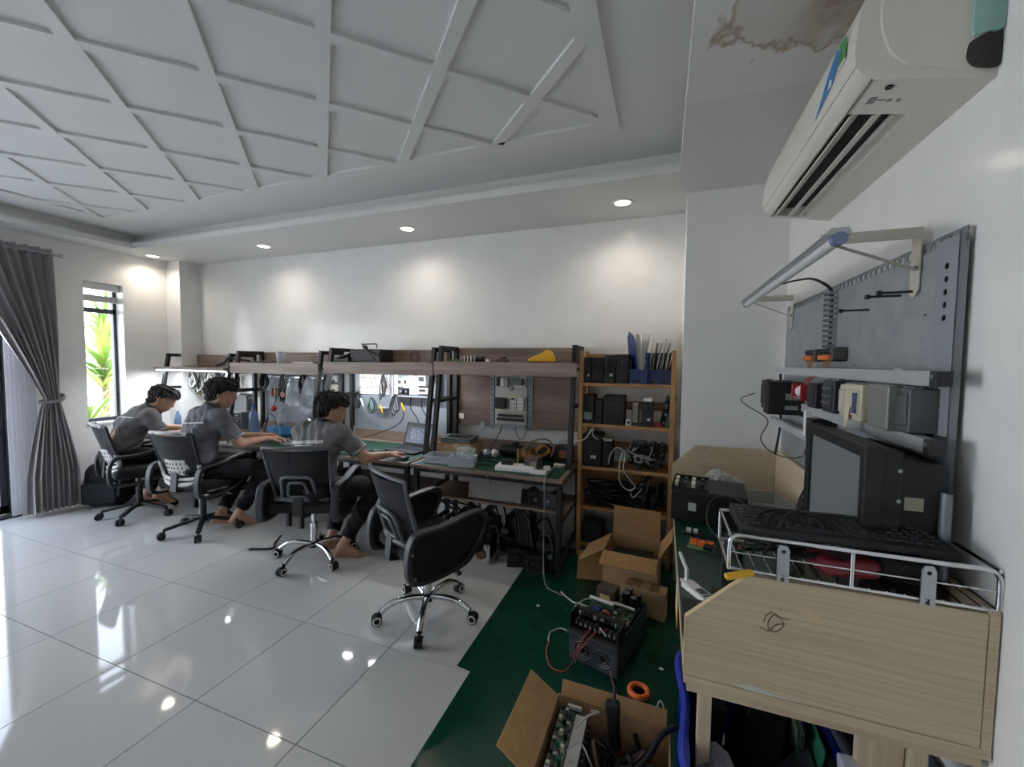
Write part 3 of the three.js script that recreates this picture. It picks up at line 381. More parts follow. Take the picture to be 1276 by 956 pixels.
{ // bench three shelf
  const y = 1.53;
  const d = thing('power_supply', 'black boxy instrument on the shelf above the lit panel', 'instrument', [-2.72, y, -3.3]); mesh('case', rb(0.36, 0.125, 0.2, 0.006, 0.03, 0.064, 0), MAT.darkPlastic, d); mesh('side_panel', rb(0.1, 0.11, 0.004, 0.001, 0.15, 0.064, 0.101), MAT.black, d); for (const x of [-0.12, 0.18]) mesh('foot', cy(0.012, 0.004, x, 0.002, 0.07), MAT.rubber, d);
  const a = thing('magnifier_arm', 'folded black spring arm lying on the black instrument', 'lamp arm', [-2.66, y + 0.13, -3.27]); mesh('arm', [rod([-0.06, 0.03, 0.05], [0.14, -0.1, 0.14], 0.008), rod([-0.06, 0.045, 0.05], [0.05, 0.05, 0.0], 0.006), rod([0.05, 0.05, 0], [0.06, 0.01, 0], 0.006), rod([-0.08, 0.05, 0.05], [-0.04, 0.0, 0.06], 0.007)], MAT.black, a); mesh('joint', [cy(0.018, 0.03, -0.05, 0.02, 0.05), cy(0.015, 0.03, -0.02, 0.01, 0.06)], MAT.charcoal, a);
  const c = thing('document_tray', 'angled black plastic tray beside the ladder frame on the third shelf', 'tray', [-2.97, y, -3.28]); mesh('tray_body', ext([[-0.09, 0], [0.1, 0], [0.1, 0.045], [-0.09, 0.02]], 0.2, 0.004).translate(0, 0.002, -0.1), MAT.darkPlastic, c); mesh('lid', ext([[-0.08, 0.03], [0.1, 0.075], [0.1, 0.085], [-0.08, 0.042]], 0.18, 0.002).translate(0, 0.002, -0.09), MAT.black, c);
  one('wire_ring', 'round loop of black wire standing against the third shelf riser', 'cable', new THREE.TorusGeometry(0.055, 0.0035, 8, 40).scale(0.9, 1, 1).rotateZ(0.4), MAT.cable, [-2.3, y + 0.06, -3.46]);
  one('paper_sheet', 'white sheet of paper lying on the third shelf', 'paper', bx(0.32, 0.004, 0.2), MAT.paper, [-2.14, y + 0.002, -3.23], [0, 0.1, 0]);
}
{ // bench two shelf
  const y = 1.51;
  const g = thing('drinking_glass', 'empty clear tumbler on the shelf over the plastic bags', 'glass', [-3.83, y, -3.24]); mesh('tumbler', lathe([[0, 0], [0.034, 0], [0.044, 0.12], [0.041, 0.12], [0.031, 0.006], [0, 0.006]], 24), MAT.clearPlastic, g);
  one('plate', 'shallow pale dish on the second shelf', 'dish', lathe([[0, 0], [0.06, 0], [0.12, 0.018], [0.122, 0.021], [0.06, 0.006], [0, 0.006]], 28), MAT.lightPlastic, [-4.08, y, -3.24]);
  const s = thing('paper_stack', 'loose stack of white papers on the second shelf', 'papers', [-3.45, y, -3.27]); for (let i = 0; i < 4; i++) mesh('sheet', bx(0.3, 0.004, 0.21, rr(-0.02, 0.02), 0.002 + i * 0.0045, rr(-0.01, 0.01)).rotateY(rr(-0.1, 0.1)), MAT.paper, s);
  one('coiled_cord', 'black cord slung from the second shelf onto the corner shelf', 'cable', tube([[-4.78, 1.47, -3.2], [-4.7, 1.475, -3.16], [-4.62, 1.5, -3.17], [-4.54, 1.53, -3.15], [-4.47, 1.56, -3.13], [-4.4, 1.545, -3.2], [-4.3, 1.525, -3.26]], 0.013, 40), M(0x23242c, 0.7));
  one('small_board', 'thin dark board lying on the corner bench shelf', 'board', rb(0.24, 0.02, 0.14, 0.003), M(0x70684f, 0.7), [-5.2, 1.46, -3.28]);
}
// ---- things on the desk tops
function laptop(x, z, turn, label, bodyM, scrM, em) {
  const t = thing('laptop', label, 'laptop', [x, DT + 0.0032, z], turn);
  mesh('base', rb(0.34, 0.018, 0.235, 0.005, 0, 0.009, 0), bodyM, t);
  const kb = mesh('keyboard', rb(0.29, 0.002, 0.1, 0.001, 0, 0.0185, -0.035), MAT.black, t); for (let r = 0; r < 5; r++) mesh('key_row', Array.from({ length: 13 }, (_, i) => bx(0.018, 0.002, 0.015, -0.132 + i * 0.022, 0.0205, -0.075 + r * 0.02)), MAT.charcoal, kb);
  mesh('touchpad', bx(0.09, 0.001, 0.05, 0, 0.0186, 0.065), MAT.charcoal, t);
  const lid = new THREE.Group(); lid.name = 'lid'; t.add(lid); lid.position.set(0, 0.014, -0.118); lid.rotation.x = -0.3;
  mesh('shell', rb(0.34, 0.225, 0.01, 0.004, 0, 0.1125, -0.005), bodyM, lid);
  mesh('bezel', rb(0.335, 0.218, 0.003, 0.001, 0, 0.1125, 0.001), MAT.black, lid);
  mesh('screen', new THREE.PlaneGeometry(0.3, 0.17).translate(0, 0.118, 0.0035), new THREE.MeshStandardMaterial({ color: 0x050505, roughness: 0.25, emissive: 0xffffff, emissiveMap: scrM, emissiveIntensity: em }), lid);
  const l = new THREE.RectAreaLight(0xb8c6e8, em * 1.2, 0.3, 0.17); l.position.set(0, 0.118, 0.006); l.rotation.y = PI; lid.add(l);
  return t;
}
const scrA = tex(128, 72, (u, v) => v > 0.86 ? [40, 44, 58] : u < 0.16 ? [52, 58, 78] : (vn(u * 40, v * 36, 40, 36, 9) > 0.62 && v > 0.2 && v < 0.8) ? [150, 156, 175] : [78, 86, 112]);
const scrB = tex(128, 72, (u, v) => v > 0.9 ? [210, 214, 220] : (vn(u * 50, v * 12, 50, 12, 12) > 0.6) ? [150, 160, 170] : [236, 238, 240]);
laptop(-2.15, -3.12, R(-8), 'open black laptop with dim bluish screen on the lit bench', MAT.darkPlastic, scrA, 0.6);
laptop(-3.42, -3.02, R(-30), 'open silver laptop with white screen, worker typing on it', MAT.alu, scrB, 0.8);
function mouse(x, z, label, m) { const t = thing('mouse', label, 'mouse', [x, DT + 0.0032, z], 0.2); mesh('shell', new THREE.SphereGeometry(0.032, 18, 12).scale(1, 0.55, 1.7).translate(0, 0.016, 0), m, t); mesh('wheel', cy(0.007, 0.006).rotateZ(PI / 2).translate(0, 0.032, -0.03), MAT.rubber, t); }
mouse(-1.98, -2.83, 'black computer mouse on the green mat beside the open black laptop', MAT.black);
{ const t = thing('keyboard', 'white keyboard under the hands of the corner worker', 'keyboard', [-4.86, DT + 0.0032, -2.92]); mesh('case', rb(0.4, 0.02, 0.14, 0.005, 0, 0.01, 0), MAT.white, t); for (let r = 0; r < 5; r++) mesh('key_row', Array.from({ length: 15 }, (_, i) => rb(0.02, 0.008, 0.018, 0.003, -0.175 + i * 0.025, 0.023, -0.05 + r * 0.025, 1)), MAT.lightPlastic, t); }
function bottle(x, z, s, label, m, cap, y = DT + 0.0032) { const t = thing('water_bottle', label, 'bottle', [x, y, z]); mesh('body', lathe([[0, 0], [0.036, 0], [0.042, 0.006], [0.042, 0.06], [0.039, 0.066], [0.042, 0.072], [0.042, 0.13], [0.039, 0.136], [0.042, 0.142], [0.04, 0.18], [0.016, 0.235], [0.014, 0.26], [0, 0.26]].map(([a, b]) => [a * s, b * s]), 24), m, t); mesh('cap', cy(0.017 * s, 0.022 * s, 0, 0.268 * s, 0), cap, t); return t; }
const blueClear = new THREE.MeshPhysicalMaterial({ color: 0x9db8d8, roughness: 0.12, transmission: 0.6, thickness: 0 });
bottle(-4.2, -3.2, 1.15, 'large pale blue water bottle between the first two workers', blueClear, MAT.blue);
bottle(-5.3, -3.1, 0.8, 'small blue labelled bottle on the corner bench', blueClear, MAT.white);
bottle(-4.98, -3.2, 0.75, 'small clear bottle with white cap on the corner bench', MAT.clearPlastic, MAT.white);
one('blue_box', 'small light blue box beneath the knotted bag', 'box', rb(0.2, 0.09, 0.12, 0.006, 0, 0.045, 0), M(0x4f8fc0, 0.4, 0, { transmission: 0.2, thickness: 0 }), [-3.92, DT + 0.0032, -3.28]);
{ const t = thing('trigger_sprayer', 'bright pink trigger gun standing on the corner bench', 'trigger gun', [-4.86, DT + 0.0032, -3.2]); mesh('bottle', lathe([[0, 0], [0.035, 0], [0.037, 0.06], [0.016, 0.085], [0, 0.085]], 18), MAT.lightPlastic, t); mesh('head', ext([[-0.06, 0.09], [0.05, 0.09], [0.06, 0.13], [0.03, 0.155], [-0.05, 0.15], [-0.075, 0.125]], 0.035, 0.006).translate(0, 0, -0.018), MAT.pink, t); mesh('trigger', ext([[-0.05, 0.095], [-0.03, 0.095], [-0.045, 0.03], [-0.06, 0.02], [-0.065, 0.035]], 0.014, 0.003).translate(0, 0, -0.007), MAT.pink, t); }
one('green_case', 'low grey green instrument case at the back of the corner bench', 'case', rb(0.42, 0.12, 0.12, 0.012, 0, 0.06, 0), M(0x6f7a66, 0.6), [-5.12, DT + 0.0032, -3.38]);
{ const t = thing('soldering_station', 'dark soldering iron stand between bottle and typing hands', 'soldering iron', [-3.98, DT + 0.0032, -3.14]); mesh('base', rb(0.1, 0.03, 0.12, 0.006, 0, 0.015, 0), MAT.darkPlastic, t); mesh('coil', tube(Array.from({ length: 60 }, (_, k) => [0.018 * Math.cos(k * 0.9) + k * 0.0008, 0.04 + k * 0.0018, 0.018 * Math.sin(k * 0.9)]), 0.0016, 160, 5), MAT.steel, t); mesh('iron', rod([0.0, 0.03, 0], [0.07, 0.2, 0], 0.009), MAT.black, t); mesh('cord', tube([[0.07, 0.2, 0], [0.09, 0.26, 0], [0.12, 0.2, -0.03], [0.14, 0.06, -0.06], [0.16, 0.01, -0.04]], 0.003, 24, 6), MAT.cable, t); }
{ const t = thing('solder_stand', 'small metal stand with upright rod on the green mat under the lit panel', 'stand', [-2.72, DT + 0.0032, -3.1]); mesh('base', rb(0.1, 0.012, 0.05, 0.003, 0, 0.006, 0), MAT.steel, t); mesh('post', [rod([-0.03, 0.01, 0], [-0.03, 0.09, 0], 0.012), rod([-0.02, 0.09, 0], [-0.02, 0.2, 0], 0.003)], MAT.lightPlastic, t); mesh('arm', rod([-0.03, 0.04, 0], [0.09, 0.045, 0], 0.005), MAT.cream, t); }
{ const t = thing('pliers', 'black handled pliers on the green mat before the open black laptop', 'pliers', [-2.42, DT + 0.0032, -2.98], 0.6); mesh('jaw', ext([[0, 0], [0.02, 0.01], [0.07, 0.004], [0.07, -0.004], [0.02, -0.01]], 0.01, 0.001).rotateX(-PI / 2), MAT.steel, t); mesh('handle', [tube([[0, 0.006, 0.004], [-0.05, 0.008, 0.02], [-0.12, 0.008, 0.026]], 0.007, 16), tube([[0, 0.006, -0.004], [-0.05, 0.008, -0.02], [-0.12, 0.008, -0.026]], 0.007, 16)], MAT.black, t); }
{ // bench four desk clutter
  const y = DT + 0.0032;
  const c = thing('carton', 'closed brown carton on the fourth bench under a flat grey panel', 'carton', [-1.66, y, -3.2]); mesh('box', uvm(rb(0.33, 0.11, 0.24, 0.003, 0, 0.055, 0)), MAT.card, c); mesh('tape', [bx(0.05, 0.001, 0.242, 0.02, 0.1105, 0), bx(0.05, 0.04, 0.001, 0.02, 0.09, 0.1208)], M(0xcdb892, 0.35), c); mesh('flap_seam', bx(0.33, 0.0006, 0.002, 0, 0.1103, 0), MAT.brown, c);
  const p = thing('touch_panel', 'flat grey operator panel lying on the carton', 'panel', [-1.67, y + 0.111, -3.2], 0.1); mesh('housing', rb(0.28, 0.035, 0.2, 0.006, 0, 0.0175, 0), MAT.greyPlastic, p); mesh('bezel', rb(0.3, 0.008, 0.22, 0.003, 0, 0.039, 0), M(0x5a5b55, 0.5), p); mesh('glass', rb(0.22, 0.002, 0.15, 0.001, 0, 0.0435, 0), M(0x3a3d3c, 0.15), p);
  function tray(x, z, w, h, d, turn, label) { const t = thing('plastic_tray', label, 'plastic tray', [x, y, z], turn); mesh('shell', [bx(w, 0.002, d, 0, 0.001, 0), bx(w, h, 0.002, 0, h / 2, d / 2), bx(w, h, 0.002, 0, h / 2, -d / 2), bx(0.002, h, d, w / 2, h / 2, 0), bx(0.002, h, d, -w / 2, h / 2, 0)], MAT.clearPlastic, t); mesh('rim', [rb(w + 0.014, 0.005, 0.008, 0.002, 0, h, d / 2 + 0.003), rb(w + 0.014, 0.005, 0.008, 0.002, 0, h, -d / 2 - 0.003), rb(0.008, 0.005, d, 0.002, w / 2 + 0.003, h, 0), rb(0.008, 0.005, d, 0.002, -w / 2 - 0.003, h, 0)], MAT.clearPlastic, t); return t; }
  tray(-1.68, -2.9, 0.22, 0.055, 0.16, 0.1, 'shallow clear tray of dark parts beside the ladder frame'); tray(-1.46, -2.86, 0.2, 0.07, 0.15, 0.25, 'clear tub with a crumpled bag in it on the fourth bench');
  for (let i = 0; i < 6; i++) one('loose_part', 'small dark component lying in the shallow clear tray', 'component', rb(0.04, 0.018, 0.025, 0.003, 0, 0.009, 0), [MAT.charcoal, MAT.black, MAT.greyPlastic][i % 3], [-1.745 + (i % 3) * 0.062, y + 0.0022, -2.94 + Math.floor(i / 3) * 0.07], [0, i, 0], 'parts in the shallow tray');
  one('crumpled_bag', 'crumpled clear plastic bag spilling from the clear tub', 'plastic bag', (() => { const g = new THREE.IcosahedronGeometry(0.085, 3), p = g.attributes.position; for (let i = 0; i < p.count; i++) { const v = V(p.getX(i), p.getY(i), p.getZ(i)), k = 0.7 + 0.5 * vn(v.x * 40 + 9, v.y * 40 + v.z * 31 + 9, 64, 64, 5); p.setXYZ(i, v.x * k * 1.1, v.y * k * 0.7, v.z * k * 0.7); } g.computeVertexNormals(); return g; })(), MAT.clearPlastic, [-1.44, y + 0.09, -2.88]);
  const k = thing('bulb_socket', 'round steel fitting with white ceramic base lying on the fourth bench', 'lamp fitting', [-1.34, y, -3.14]); mesh('bowl', new THREE.SphereGeometry(0.042, 20, 14).scale(1, 0.95, 1).translate(-0.03, 0.042, 0), MAT.steel, k); mesh('ceramic', lathe([[0, 0], [0.03, 0], [0.035, 0.02], [0.024, 0.03], [0.02, 0.05], [0, 0.05]], 20).rotateZ(-1.4).translate(0.02, 0.045, 0), MAT.white, k);
  one('green_hose', 'coiled thin green cable lying in an oval on the fourth bench', 'cable', [0, 1, 2].map((i) => tube(Array.from({ length: 12 }, (_, q) => [Math.cos(q / 12 * 2 * PI) * (0.15 - i * 0.008), 0.005 + i * 0.004, Math.sin(q / 12 * 2 * PI) * (0.07 - i * 0.005)]), 0.004, 50, 6, true)), M(0x20483a, 0.5), [-1.33, y, -2.98]);
  const pl = thing('white_unit', 'white flat plastic unit carrying a black terminal strip', 'unit', [-1.02, y, -2.88], 0.08); mesh('case', rb(0.3, 0.035, 0.13, 0.005, 0, 0.0175, 0), MAT.white, pl); mesh('terminal', rb(0.09, 0.035, 0.04, 0.003, -0.07, 0.053, 0), MAT.black, pl); for (let i = 0; i < 4; i++) mesh('screw', cy(0.006, 0.006, -0.1 + i * 0.02, 0.073, 0), MAT.steel, pl);
  const m = thing('stator', 'disassembled motor with copper windings on the fourth bench', 'motor', [-1.0, y, -3.12], 0.5); mesh('core', cy(0.055, 0.14).rotateZ(PI / 2).translate(-0.02, 0.056, 0), M(0x8a6a35, 0.5, 0.4), m); for (let i = 0; i < 5; i++) mesh('ring', new THREE.TorusGeometry(0.056, 0.006, 8, 24).rotateY(PI / 2).translate(-0.08 + i * 0.03, 0.06, 0), i % 2 ? MAT.copper : M(0x3a3026, 0.6), m); mesh('winding', [0, 1, 2, 3, 4].map((i) => tube([[0.05, 0.08, -0.03 + i * 0.015], [0.12, 0.14, -0.03 + i * 0.015], [0.17, 0.1, -0.03 + i * 0.015], [0.12, 0.06, -0.03 + i * 0.015]], 0.006, 20, 6, true)), M(0xb37a30, 0.4, 0.3), m); mesh('cable', tube([[-0.05, 0.1, 0], [0.02, 0.17, 0.0], [0.14, 0.19, 0], [0.2, 0.13, 0.02], [0.18, 0.05, 0.03]], 0.007, 30), M(0x8c7a5a, 0.6), m);
  const e = thing('end_bell', 'dark square motor end cap standing before the copper motor', 'motor part', [-0.9, y, -2.92], -0.2); mesh('block', rb(0.12, 0.1, 0.07, 0.006, 0, 0.05, 0), M(0x2a2723, 0.5), e); mesh('label', bx(0.05, 0.05, 0.001, 0.02, 0.05, 0.0358), M(0x77715f, 0.5), e); mesh('flange', rb(0.13, 0.012, 0.08, 0.003, 0, 0.1, 0), MAT.brown, e);
  one('black_motor', 'black round motor lying behind the white flat unit', 'motor', [cy(0.05, 0.17, 0, 0, 0).rotateZ(PI / 2).translate(0, 0.05, 0), cy(0.03, 0.03).rotateZ(PI / 2).translate(-0.1, 0.05, 0), rb(0.05, 0.03, 0.05, 0.004, 0.03, 0.11, 0)], MAT.black, [-1.2, y, -3.28]);
  one('black_motor', 'black round motor beside the brown transformer', 'motor', [cy(0.055, 0.16, 0, 0, 0).rotateZ(PI / 2).translate(0, 0.055, 0), cy(0.03, 0.03).rotateZ(PI / 2).translate(0.09, 0.055, 0), rb(0.05, 0.03, 0.05, 0.004, -0.03, 0.115, 0)], MAT.darkPlastic, [-0.88, y, -3.3]);
  const tr = thing('transformer', 'brown copper transformer with handle at the end of the fourth bench', 'transformer', [-0.735, y, -3.26]); mesh('core', [rb(0.13, 0.03, 0.1, 0.003, 0, 0.015, 0), rb(0.13, 0.03, 0.1, 0.003, 0, 0.125, 0), rb(0.025, 0.09, 0.1, 0.003, -0.055, 0.07, 0), rb(0.025, 0.09, 0.1, 0.003, 0.055, 0.07, 0)], M(0x2e2a26, 0.5), tr); mesh('coil', rb(0.08, 0.08, 0.13, 0.02, 0, 0.07, 0), M(0x7c4a32, 0.45, 0.2), tr); mesh('handle', tube([[-0.05, 0.14, 0], [-0.04, 0.17, 0], [0.04, 0.17, 0], [0.05, 0.14, 0]], 0.005, 20), MAT.steel, tr);
  mouse(-0.8, -2.95, 'white computer mouse near the corner of the fourth bench', MAT.white);
  const sk = thing('socket_strip', 'small white socket block at the front of the fourth bench', 'socket', [-0.83, y, -2.83], 0.1); mesh('case', rb(0.12, 0.03, 0.05, 0.004, 0, 0.015, 0), MAT.white, sk); for (let i = 0; i < 3; i++) mesh('outlet', cy(0.012, 0.002, -0.035 + i * 0.035, 0.031, 0), MAT.greyPlastic, sk);
  one('cream_plug', 'cream plastic plug lying before the transformer', 'plug', rb(0.09, 0.03, 0.05, 0.008, 0, 0.015, 0), MAT.cream, [-0.73, y, -3.07], [0, 0.2, 0]);
  one('hanging_lead', 'grey cord hanging over the front of the fourth bench to the floor', 'cable', tube([[-0.76, y + 0.01, -3.0], [-0.76, y + 0.01, -2.8], [-0.755, y - 0.02, -2.725], [-0.75, 0.5, -2.715], [-0.75, 0.2, -2.71], [-0.72, 0.02, -2.66], [-0.62, 0.009, -2.6], [-0.56, 0.009, -2.58]], 0.005, 60), M(0x7f8078, 0.5));
  one('hanging_lead', 'brown wire pair dangling in front of the leaning grey plate', 'cable', [tube([[-1.33, y + 0.006, -2.85], [-1.33, y - 0.005, -2.73], [-1.34, 0.6, -2.725], [-1.31, 0.56, -2.725]], 0.0028, 24, 5), tube([[-1.2, y + 0.006, -2.84], [-1.2, y - 0.005, -2.73], [-1.17, 0.66, -2.722], [-1.16, 0.6, -2.722]], 0.0028, 24, 5)], M(0x7a4a36, 0.6));
  // lower shelf
  const yl = 0.4345;
  const gp = thing('steel_plate', 'leaning grey steel plate with a white cross line on the lower shelf', 'plate', [-1.25, yl, -2.99]); const pg = rb(0.46, 0.24, 0.006, 0.002, 0, 0.12, 0); mesh('plate', pg, M(0x8c8a86, 0.5, 0.2), gp); mesh('scratch', [bar([-0.08, 0.12, 0.0035], [0.05, 0.06, 0.0035], 0.003, 0.0006, 0.0002), bar([0.05, 0.06, 0.0035], [0.12, 0.15, 0.0035], 0.003, 0.0006, 0.0002)], MAT.lightPlastic, gp); gp.rotation.x = -0.3;
  for (const [x, l, turn] of [[-0.93, 'dark gearmotor on the lower shelf beside the grey plate', 0.4], [-0.76, 'dark gearmotor on the lower shelf by the bench leg', -0.3]]) { const g = thing('gearmotor', l, 'motor', [x, yl, -3.06], turn); mesh('housing', cy(0.055, 0.12).rotateX(PI / 2).translate(0, 0.057, 0), MAT.black, g); mesh('flange', rb(0.11, 0.11, 0.02, 0.004, 0, 0.057, 0.065), MAT.charcoal, g); mesh('shaft', cy(0.009, 0.04).rotateX(PI / 2).translate(0, 0.057, 0.09), MAT.steel, g); }
}
{ // motors heaped under bench four
  let i = 0; const names = ['beside the bench leg', 'with a pale square flange', 'lying on its side', 'standing on end', 'behind the flanged one', 'next to the cable heap', 'at the foot of the wall', 'by the upright cable bundle', 'under the bench middle', 'near the mat corner'];
  for (const [x, y, z, turn, fl] of [[-1.66, 0, -3.12, 0.3, 0], [-1.28, 0, -2.87, 0.1, 1], [-1.5, 0, -2.98, 1.2, 0], [-1.12, 0, -3.08, -0.5, 0], [-1.42, 0, -3.24, 0.9, 0], [-1.02, 0, -2.9, 0.35, 2], [-1.15, 0, -3.3, 0.2, 0], [-0.88, 0, -3.12, 1.1, 0], [-0.85, 0, -2.86, 0.2, 2], [-1.32, 0.135, -3.1, 0.7, 0], [-1.55, 0.13, -3.1, 0.2, 0], [-1.05, 0.135, -3.2, 1.5, 0]]) {
    const t = thing('servo_motor', 'black servo motor heaped under the bench ' + (['by its left leg', 'showing a pale square flange', 'lying turned behind the flange one', 'in the middle of the heap', 'against the wall at left', 'with round dark end plate', 'against the wall in the middle', 'leaning toward the right leg', 'with round end plate near the right leg', 'on top in the middle', 'on top at left', 'on top at right'][i]), 'motor', [x, y, z], turn, 'motors under the fourth bench');
    mesh('body', rb(0.125, 0.125, 0.2, 0.015, 0, 0.066, -0.05), MAT.black, t);
    mesh('flange', ext([[-0.07, -0.07], [0.07, -0.07], [0.07, 0.07], [-0.07, 0.07]], 0.02, 0.004, [circ(0, 0, 0.046, 20), ...[[-1, -1], [1, -1], [1, 1], [-1, 1]].map(([a, b]) => circ(a * 0.056, b * 0.056, 0.007, 8))]).translate(0, 0.072, 0.05), fl === 1 ? M(0xaaa69c, 0.45, 0.4) : MAT.darkPlastic, t);
    mesh('end_ring', new THREE.TorusGeometry(0.04, 0.008, 8, 24).translate(0, 0.072, 0.06), fl ? MAT.charcoal : MAT.black, t); mesh('rotor', cy(0.034, 0.05).rotateX(PI / 2).translate(0, 0.072, 0.055), fl === 1 ? MAT.brown : MAT.darkPlastic, t);
    mesh('connector', rb(0.045, 0.05, 0.045, 0.008, 0.02, 0.15, -0.09), MAT.darkPlastic, t); mesh('lead', tube([[0.02, 0.175, -0.09], [0.03, 0.23, -0.07], [0.1, 0.2 + rr(0, 0.06), -0.03], [0.13, 0.1, 0.02], [0.11, 0.02, 0.05]], 0.008, 24, 7), MAT.cable, t); i++;
  }
  one('cable_bundle', 'upright thick bundle of black cables rising from the motor heap', 'cable', [0, 1, 2, 3, 4].map((k) => tube([[k * 0.018, 0.15, 0], [k * 0.02 - 0.01, 0.28, -0.01 * k], [k * 0.014, 0.38 + 0.02 * (k % 2), 0.01], [k * 0.02 + 0.03, 0.3, 0.03], [k * 0.02 + 0.05, 0.12, 0.05]], 0.009, 30, 7)), MAT.cable, [-1.05, 0, -3.0]);
  one('cable_heap', 'heap of black looped cables on the floor under the fourth bench', 'cable', Array.from({ length: 7 }, (_, k) => tube([[rr(-0.2, 0.2), 0.02, rr(-0.1, 0.1)], [rr(-0.25, 0.25), rr(0.15, 0.3), rr(-0.1, 0.1)], [rr(-0.3, 0.3), rr(0.25, 0.38), rr(-0.1, 0.1)], [rr(-0.3, 0.3), rr(0.05, 0.2), rr(-0.1, 0.12)], [rr(-0.3, 0.3), 0.02, rr(-0.1, 0.14)]], 0.008, 40, 6)), MAT.cable, [-1.5, 0, -3.05]);
  const f = thing('fan_unit', 'round fan guard housing leaning behind the right bench leg', 'fan', [-0.76, 0, -2.93], 0.3); mesh('housing', rb(0.16, 0.2, 0.07, 0.01, 0, 0.1, 0), MAT.black, f); mesh('ring', new THREE.TorusGeometry(0.055, 0.012, 10, 28).translate(0, 0.1, 0.036), MAT.charcoal, f); mesh('hub', cy(0.02, 0.02).rotateX(PI / 2).translate(0, 0.1, 0.036), MAT.steel, f);
}
one('backpack_strap', 'black webbing strap trailing on the floor beside the third chair', 'strap', tube([[-3.05, 0.03, -2.55], [-3.0, 0.012, -2.45], [-2.95, 0.01, -2.38], [-3.1, 0.012, -2.3]], 0.009, 24, 6).scale(1, 1, 1), MAT.black);
{ // backpack by the window
  const t = thing('backpack', 'black backpack slumped on the floor under the narrow window', 'backpack', [-5.46, 0, -2.52], 0.55);
  mesh('bag', (() => { const g = rb(0.42, 0.44, 0.24, 0.1, 0, 0.22, 0, 6), p = g.attributes.position; for (let i = 0; i < p.count; i++) { const y = p.getY(i), k = 1 - 0.16 * (y / 0.44), n = 0.012 * Math.sin(p.getX(i) * 22 + y * 17); p.setXYZ(i, p.getX(i) * k + n, y, p.getZ(i) * k + n); } g.computeVertexNormals(); return g; })(), M(0x14161d, 0.85), t);
  mesh('front_pocket', rb(0.32, 0.22, 0.06, 0.03, 0, 0.15, 0.12, 4), M(0x181a22, 0.85), t);
  mesh('strap', tube([[0.06, 0.43, -0.06], [0.14, 0.44, 0.05], [0.19, 0.32, 0.12], [0.17, 0.12, 0.13]], 0.016, 24, 8), M(0x20232d, 0.85), t);
}
{ const t = thing('spray_bottle', 'clear trigger spray bottle with blue liquid on the floor under the second bench', 'spray bottle', [-4.08, 0, -2.6], 0.5);
  mesh('bottle', lathe([[0, 0], [0.05, 0], [0.054, 0.01], [0.054, 0.1], [0.045, 0.14], [0.02, 0.18], [0.016, 0.2], [0, 0.2]], 24), MAT.clearPlastic, t); mesh('liquid', lathe([[0, 0.004], [0.049, 0.004], [0.05, 0.05], [0, 0.05]], 24), M(0x4fb4d0, 0.1, 0, { transmission: 0.5, thickness: 0 }), t); mesh('trigger_head', [rb(0.03, 0.035, 0.03, 0.006, 0, 0.215, 0), rb(0.09, 0.022, 0.026, 0.006, -0.01, 0.238, 0), rb(0.012, 0.06, 0.014, 0.004, -0.045, 0.2, 0)], MAT.white, t); }
// ================= CHAIRS =================
function backGeo(w0, w1, y0, y1, zf, thick, nx = 16, ny = 16) { // curved sheet with thickness
  const p = [], ix = [], N = nx + 1; for (let s = 0; s < 2; s++) for (let j = 0; j <= ny; j++) for (let i = 0; i <= nx; i++) { const u = i / nx * 2 - 1, v = j / ny, w = w0 + (w1 - w0) * v; p.push(u * w, y0 + (y1 - y0) * v, zf(u, v) + s * thick); }
  const o = N * (ny + 1); for (let j = 0; j < ny; j++) for (let i = 0; i < nx; i++) { const a = j * N + i; ix.push(a, a + N + 1, a + 1, a, a + N, a + N + 1, o + a, o + a + 1, o + a + N + 1, o + a, o + a + N + 1, o + a + N); }
  for (let i = 0; i < nx; i++) { const b = ny * N; ix.push(i, i + 1, o + i + 1, i, o + i + 1, o + i, b + i, o + b + i + 1, b + i + 1, b + i, o + b + i, o + b + i + 1); }
  for (let j = 0; j < ny; j++) { const a = j * N, c = a + N, e = a + nx, f = c + nx; ix.push(a, o + a, o + c, a, o + c, c, e, o + f, o + e, e, f, o + f); }
  const g = new THREE.BufferGeometry(); g.setAttribute('position', new THREE.Float32BufferAttribute(p, 3)); g.setIndex(ix); return toCreasedNormals(g.toNonIndexed(), 0.7);
}
const meshBack = new THREE.MeshPhysicalMaterial({ color: 0x1d1e22, roughness: 0.85, transparent: true, opacity: 0.84, side: THREE.DoubleSide });
const frameGrey = M(0x55585c, 0.45), armDark = M(0x24262a, 0.5), lumWhite = M(0xc9c8c4, 0.45);
